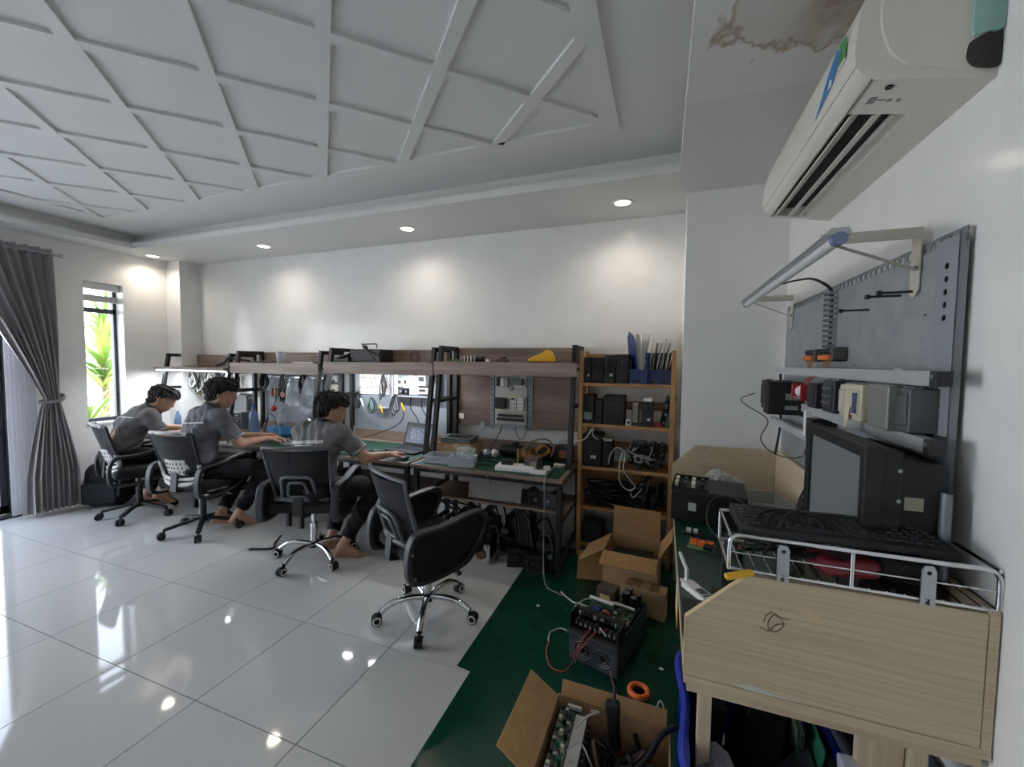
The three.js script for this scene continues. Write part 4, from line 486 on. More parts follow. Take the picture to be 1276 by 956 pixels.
function chair(style, label, pos, turn, baseTurn) {
  const t = thing('office_chair', label, 'office chair', pos, turn, 'mesh office chairs');
  const chrome = style === 'chrome', bm = chrome ? MAT.chrome : MAT.black;
  // base
  for (let k = 0; k < 5; k++) {
    const a = baseTurn - turn + k * 2 * PI / 5, L = new THREE.Group(); L.name = 'base_leg'; L.rotation.y = a; t.add(L);
    if (chrome) mesh('spoke', new THREE.TubeGeometry(new THREE.CatmullRomCurve3([V(0, 0.115, -0.02), V(0, 0.125, -0.11), V(0, 0.115, -0.2), V(0, 0.07, -0.272)]), 20, 0.018, 10), bm, L);
    else mesh('spoke', [bar([0, 0.12, -0.03], [0, 0.078, -0.28], 0.04, 0.024, 0.008)], bm, L);
    const c = mesh('caster', [cy(0.03, 0.018, 0, 0, 0, 0.03, 20).rotateZ(PI / 2).translate(0.014, 0.03, -0.295), cy(0.03, 0.018, 0, 0, 0, 0.03, 20).rotateZ(PI / 2).translate(-0.014, 0.03, -0.295), rb(0.018, 0.04, 0.045, 0.008, 0, 0.046, -0.288), cy(0.007, 0.03, 0, 0.07, -0.278)], MAT.rubber, L);
    if (chrome) each('caster_ring', [1, -1].map((s) => new THREE.TorusGeometry(0.021, 0.004, 8, 20).rotateY(PI / 2).translate(s * 0.0235, 0.03, -0.295)), MAT.white, L);
  }
  mesh('hub', cy(0.034, 0.05, 0, 0.115, 0, 0.03), chrome ? MAT.charcoal : MAT.black, t);
  mesh('column', [cy(0.025, 0.17, 0, 0.2, 0), cy(0.014, 0.14, 0, 0.34, 0)], bm, t);
  mesh('tilt_mechanism', [rb(0.16, 0.035, 0.2, 0.01, 0, 0.4, 0)], MAT.black, t);
  mesh('lever', [rod([0.06, 0.395, -0.05], [0.2, 0.36, -0.06], 0.005), rb(0.09, 0.02, 0.03, 0.008, 0.23, 0.345, -0.06)], MAT.black, t);
  // seat: padded, waterfall front
  mesh('seat', (() => { const g = rb(0.49, 0.095, 0.48, 0.042, 0, 0.452, -0.025, 6), p = g.attributes.position; for (let i = 0; i < p.count; i++) { const x = p.getX(i), z = p.getZ(i); let y = p.getY(i); y -= 0.05 * Math.pow(Math.max(0, (-z - 0.05) / 0.2), 2) * 0.6; y += 0.02 * Math.pow(Math.abs(x) / 0.24, 2); p.setY(i, y); } g.computeVertexNormals(); return g; })(), M(0x16171b, 0.9), t);
  const zf = (u, v) => 0.2 + 0.035 * Math.sin(v * 2.6) + 0.10 * v * v * 0.9 - 0.05 * u * u;
  const y0 = 0.53, y1 = 0.92, w0 = 0.2, w1 = 0.235;
  mesh('back_mesh', backGeo(w0 - 0.006, w1 - 0.006, y0 + 0.02, y1 - 0.012, zf, 0.005), meshBack, t);
  const ring = []; for (let i = 0; i <= 10; i++) { const v = i / 10; ring.push([-(w0 + (w1 - w0) * v), y0 + (y1 - y0) * v, zf(1, v)]); } for (let i = 1; i < 8; i++) { const u = -1 + i / 4; ring.push([u * w1, y1 + 0.012 * (1 - u * u), zf(u, 1)]); } for (let i = 10; i >= 0; i--) { const v = i / 10; ring.push([w0 + (w1 - w0) * v, y0 + (y1 - y0) * v, zf(1, v)]); } for (let i = 1; i < 8; i++) { const u = 1 - i / 4; ring.push([u * w0, y0 - 0.015 * (1 - u * u), zf(u, 0)]); }
  mesh('back_frame', tube(ring, 0.012, 120, 8, true), chrome ? frameGrey : MAT.black, t);
  if (chrome) {
    const P = (u, v, o = 0.022) => [u * (w0 + (w1 - w0) * v), y0 + (y1 - y0) * v, zf(u, v) + o];
    mesh('lumbar_support', [tube([P(-0.62, 0.02), P(-0.56, 0.2), P(-0.5, 0.4), P(-0.36, 0.47), P(0, 0.48), P(0.36, 0.47), P(0.5, 0.4), P(0.56, 0.2), P(0.62, 0.02)], 0.013, 60), tube([P(-0.34, 0.1), P(-0.28, 0.3), P(-0.2, 0.36), P(0, 0.37), P(0.2, 0.36), P(0.28, 0.3), P(0.34, 0.1), P(0, 0.08)], 0.011, 60, 7, true), tube([P(-0.95, 0.0), P(-0.5, 0.02), P(0, 0.02), P(0.5, 0.02), P(0.95, 0.0)], 0.018, 40)], frameGrey, t);
    mesh('back_stem', [bar([0, 0.4, 0.06], [0, 0.43, 0.25], 0.07, 0.014), bar([0, 0.43, 0.25], [0, 0.56, 0.235], 0.07, 0.014)], MAT.black, t);
  } else {
    const Lp = backGeo(0.15, 0.135, 0.565, 0.7, (u, v) => zf(u, v * 0.36) + 0.018, 0.012, 10, 8); const lum = mesh('lumbar_support', Lp, lumWhite, t);
    for (let r = 0; r < 3; r++) each('slot', Array.from({ length: 8 }, (_, i) => { const u = -0.8 + i * 0.228, v = 0.2 + r * 0.28; return bx(0.007, 0.028, 0.004, u * 0.14, 0.565 + 0.135 * v, zf(u, v * 0.36) + 0.031); }), MAT.charcoal, lum);
    const P = (u, y, o) => [u * 0.215, y, zf(u, (y - y0) / (y1 - y0)) + o];
    mesh('support_band', [tube([P(-1, 0.66, 0.01), P(-0.98, 0.57, 0.012), P(-0.7, 0.535, 0.02), P(0, 0.528, 0.025), P(0.7, 0.535, 0.02), P(0.98, 0.57, 0.012), P(1, 0.66, 0.01)], 0.015, 60), tube([P(-0.9, 0.5, 0.02), P(-0.4, 0.485, 0.03), P(0, 0.48, 0.032), P(0.4, 0.485, 0.03), P(0.9, 0.5, 0.02)], 0.02, 40)], lumWhite, t);
    mesh('back_stem', [bar([0, 0.4, 0.06], [0, 0.43, 0.25], 0.07, 0.014), bar([0, 0.43, 0.25], [0, 0.58, 0.235], 0.07, 0.014)], MAT.black, t);
    mesh('top_cap', tube([[-0.2, y1 + 0.004, zf(-0.85, 1)], [0, y1 + 0.013, zf(0, 1)], [0.2, y1 + 0.004, zf(0.85, 1)]], 0.017, 30), M(0x9a9a99, 0.5), t);
  }
  // closed loop armrests
  for (const s of [-1, 1]) {
    const out = [[0.25, 0.6], [0.215, 0.645], [0.05, 0.655], [-0.12, 0.685], [-0.215, 0.685], [-0.245, 0.64], [-0.2, 0.52], [-0.12, 0.41], [0.0, 0.375], [0.16, 0.365], [0.245, 0.385], [0.268, 0.48]];
    const inn = [[0.222, 0.595], [0.195, 0.62], [0.05, 0.63], [-0.11, 0.658], [-0.19, 0.658], [-0.213, 0.628], [-0.172, 0.52], [-0.1, 0.432], [0.0, 0.4], [0.15, 0.39], [0.22, 0.408], [0.24, 0.49]];
    const cur = (a) => new THREE.CatmullRomCurve3(a.map(([z, y]) => V(z, y, 0)), true).getPoints(48).map((q) => [q.x, q.y]);
    const g = ext(cur(out), 0.04, 0.008, [cur(inn).reverse()]).rotateY(-PI / 2).translate(s * 0.265 + 0.02, 0, 0);
    const a = mesh('armrest', g, chrome ? armDark : MAT.black, t);
    if (chrome) mesh('arm_mesh', ext(cur(inn), 0.006).rotateY(-PI / 2).translate(s * 0.262 + 0.003, 0, 0), M(0x111215, 0.9), a);
    mesh('bolt', [[0.225, 0.42], [0.24, 0.55]].map(([z, y]) => cy(0.007, 0.004).rotateZ(PI / 2).translate(s * 0.293, y, z)), MAT.steel, a);
  }
  return t;
}
chair('black', 'black mesh chair with white slotted lumbar and nylon base, by the backpack', [-4.82, 0, -2.46], R(-16), 1.23);
chair('black', 'black mesh chair with white slotted lumbar and nylon base, beside the spray bottle', [-3.86, 0, -2.44], R(6), 0.24);
chair('chrome', 'black mesh chair with chrome star base carrying the worker at the open black laptop', [-2.52, 0, -2.4], R(22), 0.63);
chair('chrome', 'empty black mesh chair with chrome star base turned from the benches', [-1.31, 0, -2.1], R(-30), 1.03);
// ================= PEOPLE =================
const smin = (a, b, k) => { const h = Math.max(k - Math.abs(a - b), 0) / k; return Math.min(a, b) - h * h * k * 0.25; };
function cap(px, py, pz, B) { const a = B.a, b = B.b, dx = b[0] - a[0], dy = b[1] - a[1], dz = b[2] - a[2], L = dx * dx + dy * dy + dz * dz || 1e-9; let t = ((px - a[0]) * dx + (py - a[1]) * dy + (pz - a[2]) * dz) / L; t = t < 0 ? 0 : t > 1 ? 1 : t; const x = px - a[0] - t * dx, y = py - a[1] - t * dy, z = pz - a[2] - t * dz; return Math.sqrt(x * x + y * y + z * z) - (B.r + (B.q - B.r) * t); }
const bone = (a, b, r, q = r) => ({ a, b, r, q });
function fieldOf(bones, k = 0.03) { // bones far from the point are skipped by a bounding sphere
  const n = bones.length, S = bones.map((B) => [(B.a[0] + B.b[0]) / 2, (B.a[1] + B.b[1]) / 2, (B.a[2] + B.b[2]) / 2, Math.hypot(B.a[0] - B.b[0], B.a[1] - B.b[1], B.a[2] - B.b[2]) / 2 + Math.max(B.r, B.q)]);
  return (x, y, z) => { let d = 9; for (let i = 0; i < n; i++) { const s = S[i], lo = Math.sqrt((x - s[0]) ** 2 + (y - s[1]) ** 2 + (z - s[2]) ** 2) - s[3]; if (lo > d + k) continue; d = smin(d, cap(x, y, z, bones[i]), k); } return d; };
}
function net(f, lo, hi, c) { // naive surface nets
  const n = [0, 1, 2].map((i) => Math.ceil((hi[i] - lo[i]) / c) + 1), [nx, ny, nz] = n, F = new Float32Array(nx * ny * nz), id = (i, j, k) => i + nx * (j + ny * k);
  const Q = 8, rad = c * Q * 1.15; // far blocks are filled from their centre
  for (let K = 0; K < nz; K += Q) for (let Jj = 0; Jj < ny; Jj += Q) for (let I = 0; I < nx; I += Q) {
    const v = f(lo[0] + (I + Q / 2) * c, lo[1] + (Jj + Q / 2) * c, lo[2] + (K + Q / 2) * c), far = Math.abs(v) > rad;
    for (let k = K; k < Math.min(nz, K + Q); k++) for (let j = Jj; j < Math.min(ny, Jj + Q); j++) for (let i = I; i < Math.min(nx, I + Q); i++) F[id(i, j, k)] = far ? v : f(lo[0] + i * c, lo[1] + j * c, lo[2] + k * c);
  }
  const O = [0, 1, nx, nx + 1, nx * ny, nx * ny + 1, nx * ny + nx, nx * ny + nx + 1], vi = new Int32Array(nx * ny * nz).fill(-1), P = [], ix = [];
  const E = [[0, 1], [2, 3], [4, 5], [6, 7], [0, 2], [1, 3], [4, 6], [5, 7], [0, 4], [1, 5], [2, 6], [3, 7]];
  for (let k = 0; k < nz - 1; k++) for (let j = 0; j < ny - 1; j++) for (let i = 0; i < nx - 1; i++) {
    const o = id(i, j, k); let m = 0; for (let q = 0; q < 8; q++) if (F[o + O[q]] < 0) m++; if (m === 0 || m === 8) continue; const v = O.map((q) => F[o + q]);
    let s = 0, X = 0, Y = 0, Z = 0; for (const [a, b] of E) if ((v[a] < 0) !== (v[b] < 0)) { const t = v[a] / (v[a] - v[b]); X += (a & 1) + t * ((b & 1) - (a & 1)); Y += (a >> 1 & 1) + t * ((b >> 1 & 1) - (a >> 1 & 1)); Z += (a >> 2) + t * ((b >> 2) - (a >> 2)); s++; }
    vi[id(i, j, k)] = P.length / 3; P.push(lo[0] + (i + X / s) * c, lo[1] + (j + Y / s) * c, lo[2] + (k + Z / s) * c);
  }
  const quad = (a, b, cc, d, fl) => { if (a < 0 || b < 0 || cc < 0 || d < 0) return; if (fl) ix.push(a, b, cc, a, cc, d); else ix.push(a, cc, b, a, d, cc); };
  for (let k = 1; k < nz - 1; k++) for (let j = 1; j < ny - 1; j++) for (let i = 1; i < nx - 1; i++) {
    const o = i + nx * (j + ny * k), f0 = F[o] < 0; if (f0 === (F[o + 1] < 0) && f0 === (F[o + nx] < 0) && f0 === (F[o + nx * ny] < 0)) continue;
    if (f0 !== (F[id(i + 1, j, k)] < 0)) quad(vi[id(i, j - 1, k - 1)], vi[id(i, j, k - 1)], vi[id(i, j, k)], vi[id(i, j - 1, k)], f0);
    if (f0 !== (F[id(i, j + 1, k)] < 0)) quad(vi[id(i - 1, j, k - 1)], vi[id(i - 1, j, k)], vi[id(i, j, k)], vi[id(i, j, k - 1)], f0);
    if (f0 !== (F[id(i, j, k + 1)] < 0)) quad(vi[id(i - 1, j - 1, k)], vi[id(i, j - 1, k)], vi[id(i, j, k)], vi[id(i - 1, j, k)], f0);
  }
  const g = new THREE.BufferGeometry(); g.setAttribute('position', new THREE.Float32BufferAttribute(P, 3)); g.setIndex(ix);
  const N = [], e = c * 0.5; for (let i = 0; i < P.length; i += 3) { const x = P[i], y = P[i + 1], z = P[i + 2]; const v = V(f(x + e, y, z) - f(x - e, y, z), f(x, y + e, z) - f(x, y - e, z), f(x, y, z + e) - f(x, y, z - e)).normalize(); N.push(v.x, v.y, v.z); }
  g.setAttribute('normal', new THREE.Float32BufferAttribute(N, 3)); return g;
}
const add = (a, b, s = 1) => [a[0] + b[0] * s, a[1] + b[1] * s, a[2] + b[2] * s];
const lerp = (a, b, t) => [0, 1, 2].map((i) => a[i] + (b[i] - a[i]) * t);
const unit = (v) => { const l = Math.hypot(...v); return v.map((x) => x / l); };
const cross = (a, b) => [a[1] * b[2] - a[2] * b[1], a[2] * b[0] - a[0] * b[2], a[0] * b[1] - a[1] * b[0]];
function handBones(w, fw, dn, side) { // wrist, forward, palm-down direction, +1 = thumb toward -x when facing -z (right hand)
  const f = unit(fw), s = unit(cross(f, dn)).map((v) => v * side), d = unit(cross(f, unit(cross(f, dn)))).map((v) => -v);
  const at = (a, b, c) => add(add(add(w, f, a), s, b), d, c), B = [];
  // palm: four metacarpals
  const off = [-0.03, -0.01, 0.01, 0.029], len = [0.066, 0.075, 0.07, 0.055];
  for (let i = 0; i < 4; i++) {
    B.push(bone(w, at(0.085, off[i], 0), 0.021, 0.012));
    const a = at(0.085, off[i], 0), b = at(0.085 + len[i] * 0.5, off[i] * 1.25, 0.006), c = at(0.085 + len[i] * 0.8, off[i] * 1.3, 0.02), e = at(0.085 + len[i] * 0.95, off[i] * 1.3, 0.036);
    B.push(bone(a, b, 0.0105, 0.0092), bone(b, c, 0.0092, 0.0085), bone(c, e, 0.0085, 0.007));
  }
  const t0 = at(0.02, -0.02, 0.006), t1 = at(0.055, -0.045, 0.016), t2 = at(0.085, -0.055, 0.025), t3 = at(0.108, -0.052, 0.034);
  B.push(bone(t0, t1, 0.017, 0.0125), bone(t1, t2, 0.0125, 0.0105), bone(t2, t3, 0.0105, 0.008));
  return B;
}
function footBones(ank, dir, lift = 0) { // ankle, forward direction, heel lift
  const f = unit([dir[0], 0, dir[2]]), s = [-f[2], 0, f[0]]; const heel = add(add(ank, f, -0.045), [0, -0.05 + lift * 0.2, 0]), ball = [ank[0] + f[0] * 0.105, 0.028, ank[2] + f[2] * 0.105];
  const B = [bone(ank, heel, 0.038, 0.03), bone(heel, ball, 0.03, 0.028), bone(ank, add(ball, s, 0.02), 0.034, 0.022), bone(add(ball, s, 0.022), add(ball, s, -0.028), 0.024, 0.02)];
  for (let i = 0; i < 5; i++) { const o = 0.032 - i * 0.017, l = [0.058, 0.056, 0.05, 0.043, 0.035][i], a = add(ball, s, o); B.push(bone(a, [a[0] + f[0] * l, 0.015, a[2] + f[2] * l], i ? 0.012 : 0.016, i ? 0.009 : 0.013)); }
  return B;
}
function person(label, pos, turn, J, hairStyle, print) {
  const t = thing('person', label, 'person', pos, turn);
  const H = J.head, face = unit(J.face), up = unit(J.up ?? [0, 1, 0]); const rgt = unit(cross(face, up)), upv = cross(rgt, face);
  const hp = (a, b, c) => add(add(add(H, rgt, a), upv, b), face, c); // right, up, forward
  const neck = J.neck, skinB = [
    bone(neck, hp(0, -0.05, -0.02), 0.058, 0.052), // neck
    bone(J.shR, J.elR, 0.05, 0.042), bone(J.elR, J.wrR, 0.041, 0.026), bone(J.shL, J.elL, 0.05, 0.042), bone(J.elL, J.wrL, 0.041, 0.026),
    bone(J.pelvis, J.chest, 0.12, 0.12), bone(J.hipR, J.knR, 0.07, 0.055), bone(J.knR, J.anR, 0.052, 0.036), bone(J.hipL, J.knL, 0.07, 0.055), bone(J.knL, J.anL, 0.052, 0.036),
  ];
  const lim = (f, lo, hi, c) => net(f, lo, hi, c);
  const bd = [[-0.6, 0.02, -0.75], [0.6, 1.35, 0.35]];
  const bodyF = fieldOf(skinB, 0.03);
  const parts = [lim(bodyF, bd[0], bd[1], 0.012)];
  // head
  const headB = [bone(hp(0, 0.03, -0.035), hp(0, 0.035, 0.02), 0.079, 0.076), bone(hp(0, -0.03, 0.02), hp(0, -0.085, 0.055), 0.062, 0.03), bone(hp(0, 0.03, 0.045), hp(0, -0.02, 0.055), 0.048, 0.045), bone(hp(0, 0.005, 0.09), hp(0, -0.025, 0.108), 0.01, 0.013), bone(hp(0.05, -0.06, 0.0), hp(0.015, -0.1, 0.055), 0.025, 0.018), bone(hp(-0.05, -0.06, 0.0), hp(-0.015, -0.1, 0.055), 0.025, 0.018), bone(hp(-0.02, -0.062, 0.083), hp(0.02, -0.062, 0.083), 0.009, 0.009), bone(hp(-0.018, -0.073, 0.081), hp(0.018, -0.073, 0.081), 0.009, 0.009), bone(neck, hp(0, -0.05, -0.02), 0.056, 0.05), bone(hp(0.035, 0.03, 0.075), hp(-0.035, 0.03, 0.075), 0.016, 0.016)];
  const ears = [1, -1].flatMap((s) => [bone(hp(s * 0.079, 0.015, -0.018), hp(s * 0.08, -0.025, -0.008), 0.016, 0.011), bone(hp(s * 0.086, 0.022, -0.03), hp(s * 0.088, 0.0, -0.034), 0.009, 0.008)]);
  const hf0 = fieldOf(headB, 0.03), ef = fieldOf(ears, 0.01), headF = (x, y, z) => smin(hf0(x, y, z), ef(x, y, z), 0.008);
  parts.push(lim(headF, add(H, [-0.16, -0.2, -0.16]), add(H, [0.16, 0.16, 0.16]), 0.005));
  for (const [w, e, fw, side] of [[J.wrR, J.elR, J.hdR, 1], [J.wrL, J.elL, J.hdL, -1]]) { const hb = [...handBones(w, fw, J.dn ?? [0, -1, 0], side), bone(lerp(w, e, 0.3), w, 0.03, 0.025)], c = add(w, unit(fw), 0.09), ff = fieldOf(hb, 0.008); parts.push(lim(ff, add(c, [-0.13, -0.13, -0.13]), add(c, [0.13, 0.13, 0.13]), 0.004)); }
  for (const [a, k, d] of [[J.anR, J.knR, J.ftR], [J.anL, J.knL, J.ftL]]) { const fb = [...footBones(a, d), bone(lerp(a, k, 0.25), a, 0.038, 0.036)], ff = fieldOf(fb, 0.012); parts.push(lim(ff, add(a, [-0.24, -0.14, -0.26]), add(a, [0.24, 0.12, 0.26]), 0.006)); }
  mesh('body', merge(parts), J.skin ?? MAT.skin, t);
  for (const s of [1, -1]) { mesh('eye', new THREE.SphereGeometry(0.011, 12, 8).translate(...hp(s * 0.031, 0.012, 0.079)), M(0x1b1512, 0.25), t); mesh('eyebrow', rod(hp(s * 0.014, 0.034, 0.096), hp(s * 0.05, 0.034, 0.082), 0.0045, 6), MAT.hair, t); }
  // hair
  const hs = hairStyle, hairF = (x, y, z) => {
    const q = [x - H[0], y - H[1], z - H[2]], a = q[0] * rgt[0] + q[1] * rgt[1] + q[2] * rgt[2], b = q[0] * upv[0] + q[1] * upv[1] + q[2] * upv[2], c = q[0] * face[0] + q[1] * face[1] + q[2] * face[2];
    const n = 0.006 * Math.sin(a * 130 + c * 60) * Math.sin(c * 110 + b * 70) + 0.005 * Math.sin(a * 70 - b * 90) + hs.mess * (0.5 * Math.sin(c * 90 + a * 50) + 0.5 * Math.sin(a * 140 + b * 40));
    let d = cap(a, b, c, { a: [0, 0.045, -0.04], b: [0, 0.052, 0.03], r: 0.095 + hs.vol * 0.4, q: 0.088 + hs.vol }); d = smin(d, cap(a, b, c, { a: [0, 0.04, -0.045], b: [0, -0.035, -0.05], r: 0.09, q: 0.07 }), 0.03) - n;
    const cut = b > 0.035 ? c - 0.1 : 0; // fringe
    const edge = Math.max(-(b - (c > 0.035 ? hs.fringe : c > -0.02 ? 0.0 : -0.085)), c - 0.115); // lower limit: fringe, temples, nape
    const side = Math.abs(a) > 0.07 && c > 0.012 ? 0.02 - b : -1;
    d = Math.max(d, edge, side); return d;
  };
  mesh('hair', net(hairF, add(H, [-0.17, -0.12, -0.17]), add(H, [0.17, 0.2, 0.17]), 0.005), MAT.hair, t);
  // shirt
  const slR = lerp(J.shR, J.elR, J.sl ?? 0.72), slL = lerp(J.shL, J.elL, J.sl ?? 0.72);
  const clip = (x, y, z, o, dir) => (x - o[0]) * dir[0] + (y - o[1]) * dir[1] + (z - o[2]) * dir[2];
  const dR = unit(add(J.elR, J.shR, -1)), dL = unit(add(J.elL, J.shL, -1));
  const shc = lerp(J.shR, J.shL, 0.5), bk = unit(add(J.chest, J.pelvis, -1));
  const torsoB = [bone(add(J.pelvis, [0.06, 0.0, 0]), add(J.chest, [0.07, 0, 0]), 0.115, 0.105), bone(add(J.pelvis, [-0.06, 0.0, 0]), add(J.chest, [-0.07, 0, 0]), 0.115, 0.105), bone(J.chest, shc, 0.12, 0.085), bone(lerp(J.shR, shc, 0.25), lerp(J.shL, shc, 0.25), 0.078, 0.078), bone(shc, neck, 0.085, 0.068), bone(add(J.chest, [0.08, 0.02, 0.01]), lerp(J.shR, shc, 0.2), 0.09, 0.08), bone(add(J.chest, [-0.08, 0.02, 0.01]), lerp(J.shL, shc, 0.2), 0.09, 0.08)];
  const tf = fieldOf(torsoB, 0.06);
  const wr = (x, y, z) => 0.004 * Math.sin(x * 38 + y * 26 + 2 * Math.sin(z * 20)) + 0.004 * Math.sin(y * 55 - x * 21 + z * 30) + 0.003 * Math.sin((y + x) * 85);
  const shirtF = (x, y, z) => {
    let d = tf(x, y, z);
    d = Math.max(d, -(y - (J.hem ?? J.pelvis[1] - 0.07)));
    const fr = Math.max(cap(x, y, z, bone(J.shR, slR, 0.074, 0.07)), clip(x, y, z, slR, dR)), fl = Math.max(cap(x, y, z, bone(J.shL, slL, 0.074, 0.07)), clip(x, y, z, slL, dL));
    d = smin(d, fr, 0.03); d = smin(d, fl, 0.03);
    const nk = cap(x, y, z, bone(neck, hp(0, -0.05, -0.02), 0.064, 0.056)); d = Math.max(d, -(nk), -9); // open neck
    return d + wr(x, y, z);
  };
  const sh = mesh('shirt', net(shirtF, [-0.5, 0.4, -0.6], [0.5, 1.25, 0.3], 0.009), Mt(T.cloth, 0.85, { color: J.shirt ?? 0xffffff }), t);
  // collar ring
  const nd = unit(add(hp(0, -0.05, -0.02), neck, -1)); let e1 = unit(cross(nd, [0, 0, 1])), e2 = cross(nd, e1);
  mesh('collar', tube(Array.from({ length: 16 }, (_, i) => { const a = i / 16 * 2 * PI; return add(add(add(neck, nd, 0.022), e1, 0.066 * Math.cos(a)), e2, 0.068 * Math.sin(a)); }), 0.013, 60, 8, true), M(0x3b3c40, 0.85), sh);
  const proj = (p, dir) => { let s = 0, q = p; for (let i = 0; i < 60; i++) { const d = shirtF(...q); if (d < 0.0005) break; q = add(q, dir, Math.max(d * 0.6, 0.001)); } return q; };
  // pale piping across the upper back and at the sleeve ends
  const out = unit(J.backDir ?? [0, 0.1, 1]), inn = out.map((v) => -v), sd = unit(cross(out, bk));
  const onBack = (u, v) => proj(add(add(add(J.chest, sd, u), bk, v), out, 0.3), inn);
  if (print === 'piping') mesh('piping', [tube(Array.from({ length: 13 }, (_, i) => add(onBack(-0.17 + i * 0.0283, 0.075), out, 0.002)), 0.0045, 40, 6), tube(Array.from({ length: 9 }, (_, i) => add(onBack(0.09 + 0.0 * i, 0.07 - i * 0.022), out, 0.002)), 0.004, 30, 6), tube(Array.from({ length: 9 }, (_, i) => add(onBack(-0.09, 0.07 - i * 0.022), out, 0.002)), 0.004, 30, 6)], M(0xd5d6d8, 0.35), sh);
  for (const [s, d, el] of [[slR, dR], [slL, dL]]) { const a1 = unit(cross(d, [0.3, 1, 0.2])), a2 = cross(d, a1); mesh('cuff_piping', tube(Array.from({ length: 14 }, (_, i) => { const a = i / 14 * 2 * PI; return add(add(add(s, d, -0.008), a1, 0.071 * Math.cos(a)), a2, 0.071 * Math.sin(a)); }), 0.004, 40, 6, true), M(0xb9babd, 0.5), sh); }
  if (print && print !== 'piping') {
    const cv = document.createElement('canvas'); cv.width = 512; cv.height = 96; const c = cv.getContext('2d'); c.fillStyle = '#ffffff'; c.font = 'bold 54px sans-serif'; c.textAlign = 'center'; c.fillText(print, 256, 48, 500); c.fillRect(110, 66, 270, 7);
    const tx = new THREE.CanvasTexture(cv); tx.colorSpace = THREE.SRGBColorSpace;
    const nx = 24, ny = 5, p = [], uv = [], ix = []; for (let j = 0; j <= ny; j++) for (let i = 0; i <= nx; i++) { const q = add(onBack(-0.15 + 0.3 * i / nx, 0.085 - 0.056 * (1 - j / ny) + 0.0), out, 0.003); p.push(...q); uv.push(1 - i / nx, j / ny); } for (let j = 0; j < ny; j++) for (let i = 0; i < nx; i++) { const a = j * (nx + 1) + i; ix.push(a, a + 1, a + nx + 2, a, a + nx + 2, a + nx + 1); }
    const g = new THREE.BufferGeometry(); g.setAttribute('position', new THREE.Float32BufferAttribute(p, 3)); g.setAttribute('uv', new THREE.Float32BufferAttribute(uv, 2)); g.setIndex(ix); g.computeVertexNormals();
    mesh('shirt_print', g, new THREE.MeshStandardMaterial({ map: tx, transparent: true, alphaTest: 0.4, roughness: 0.5, side: THREE.DoubleSide }), sh);
  }
  // trousers
  const trB = [bone(J.hipR, J.knR, 0.095, 0.072), bone(J.hipL, J.knL, 0.095, 0.072), bone(add(J.pelvis, [0.07, -0.01, 0.02]), add(J.pelvis, [-0.07, -0.01, 0.02]), 0.115), bone(J.pelvis, lerp(J.pelvis, J.chest, 0.2), 0.12), bone(J.knR, lerp(J.knR, J.anR, 0.86), 0.07, 0.056), bone(J.knL, lerp(J.knL, J.anL, 0.86), 0.07, 0.056)];
  const tF0 = fieldOf(trB, 0.035), aR = lerp(J.knR, J.anR, 0.88), aL = lerp(J.knL, J.anL, 0.88), uR = unit(add(J.anR, J.knR, -1)), uL = unit(add(J.anL, J.knL, -1));
  const trF = (x, y, z) => { let d = tF0(x, y, z) + wr(x, y, z) * 0.8; if (y < 0.3) d = Math.max(d, x > (J.mid ?? 0) ? clip(x, y, z, aR, uR) : clip(x, y, z, aL, uL)); return d; };
  mesh('trousers', net(trF, [-0.5, 0.02, -0.75], [0.5, 0.82, 0.3], 0.011), MAT.trousers, t);
  return t;
}
person('man in grey work shirt with white lettering on its back, hand on the laptop', [-2.45, 0, -2.4], R(-2), {
  pelvis: [-0.01, 0.585, 0.06], chest: [-0.04, 0.85, 0.0], neck: [-0.06, 1.03, -0.1], head: [-0.05, 1.145, -0.17], face: [0.62, -0.25, -0.74], up: [0, 1, -0.1],
  shR: [0.15, 0.965, -0.09], elR: [0.29, 0.79, -0.17], wrR: [0.36, 0.785, -0.36], hdR: [0.25, -0.05, -0.9], shL: [-0.24, 0.965, -0.05], elL: [-0.3, 0.79, -0.27], wrL: [-0.14, 0.785, -0.42], hdL: [0.5, -0.05, -0.85],
  hipR: [0.1, 0.565, 0.0], knR: [0.24, 0.52, -0.36], anR: [0.16, 0.115, -0.06], ftR: [0.5, 0, -0.8], hipL: [-0.1, 0.565, 0.0], knL: [-0.14, 0.53, -0.4], anL: [-0.02, 0.115, -0.12], ftL: [0.3, 0, -0.9], mid: 0.07, backDir: [0.05, 0.15, 1],
}, { vol: 0.012, fringe: 0.045, mess: 0.009 }, 'DAT HAI AUTOMATION');
person('upright man in grey work shirt with pale piping, both hands at the silver laptop', [-3.77, 0, -2.42], R(-8), {
  pelvis: [-0.05, 0.6, 0.05], chest: [-0.08, 0.9, -0.01], neck: [-0.09, 1.1, -0.1], head: [-0.06, 1.225, -0.17], face: [0.6, -0.2, -0.77], up: [0, 1, -0.1],
  shR: [0.11, 1.02, -0.07], elR: [0.19, 0.79, -0.18], wrR: [0.2, 0.8, -0.42], hdR: [0.25, -0.05, -0.9], shL: [-0.27, 1.02, -0.07], elL: [-0.26, 0.8, -0.26], wrL: [-0.02, 0.8, -0.5], hdL: [0.5, -0.05, -0.85],
  hipR: [0.06, 0.575, 0.0], knR: [0.22, 0.53, -0.4], anR: [0.1, 0.12, -0.2], ftR: [0.25, 0, -0.9], hipL: [-0.14, 0.575, 0.0], knL: [-0.12, 0.53, -0.42], anL: [-0.04, 0.12, -0.12], ftL: [0.3, 0, -0.9], mid: 0.05, backDir: [0.05, 0.12, 1], shirt: 0xeef0f6, sl: 0.8,
}, { vol: 0.02, fringe: 0.04, mess: 0.004 }, 'piping');
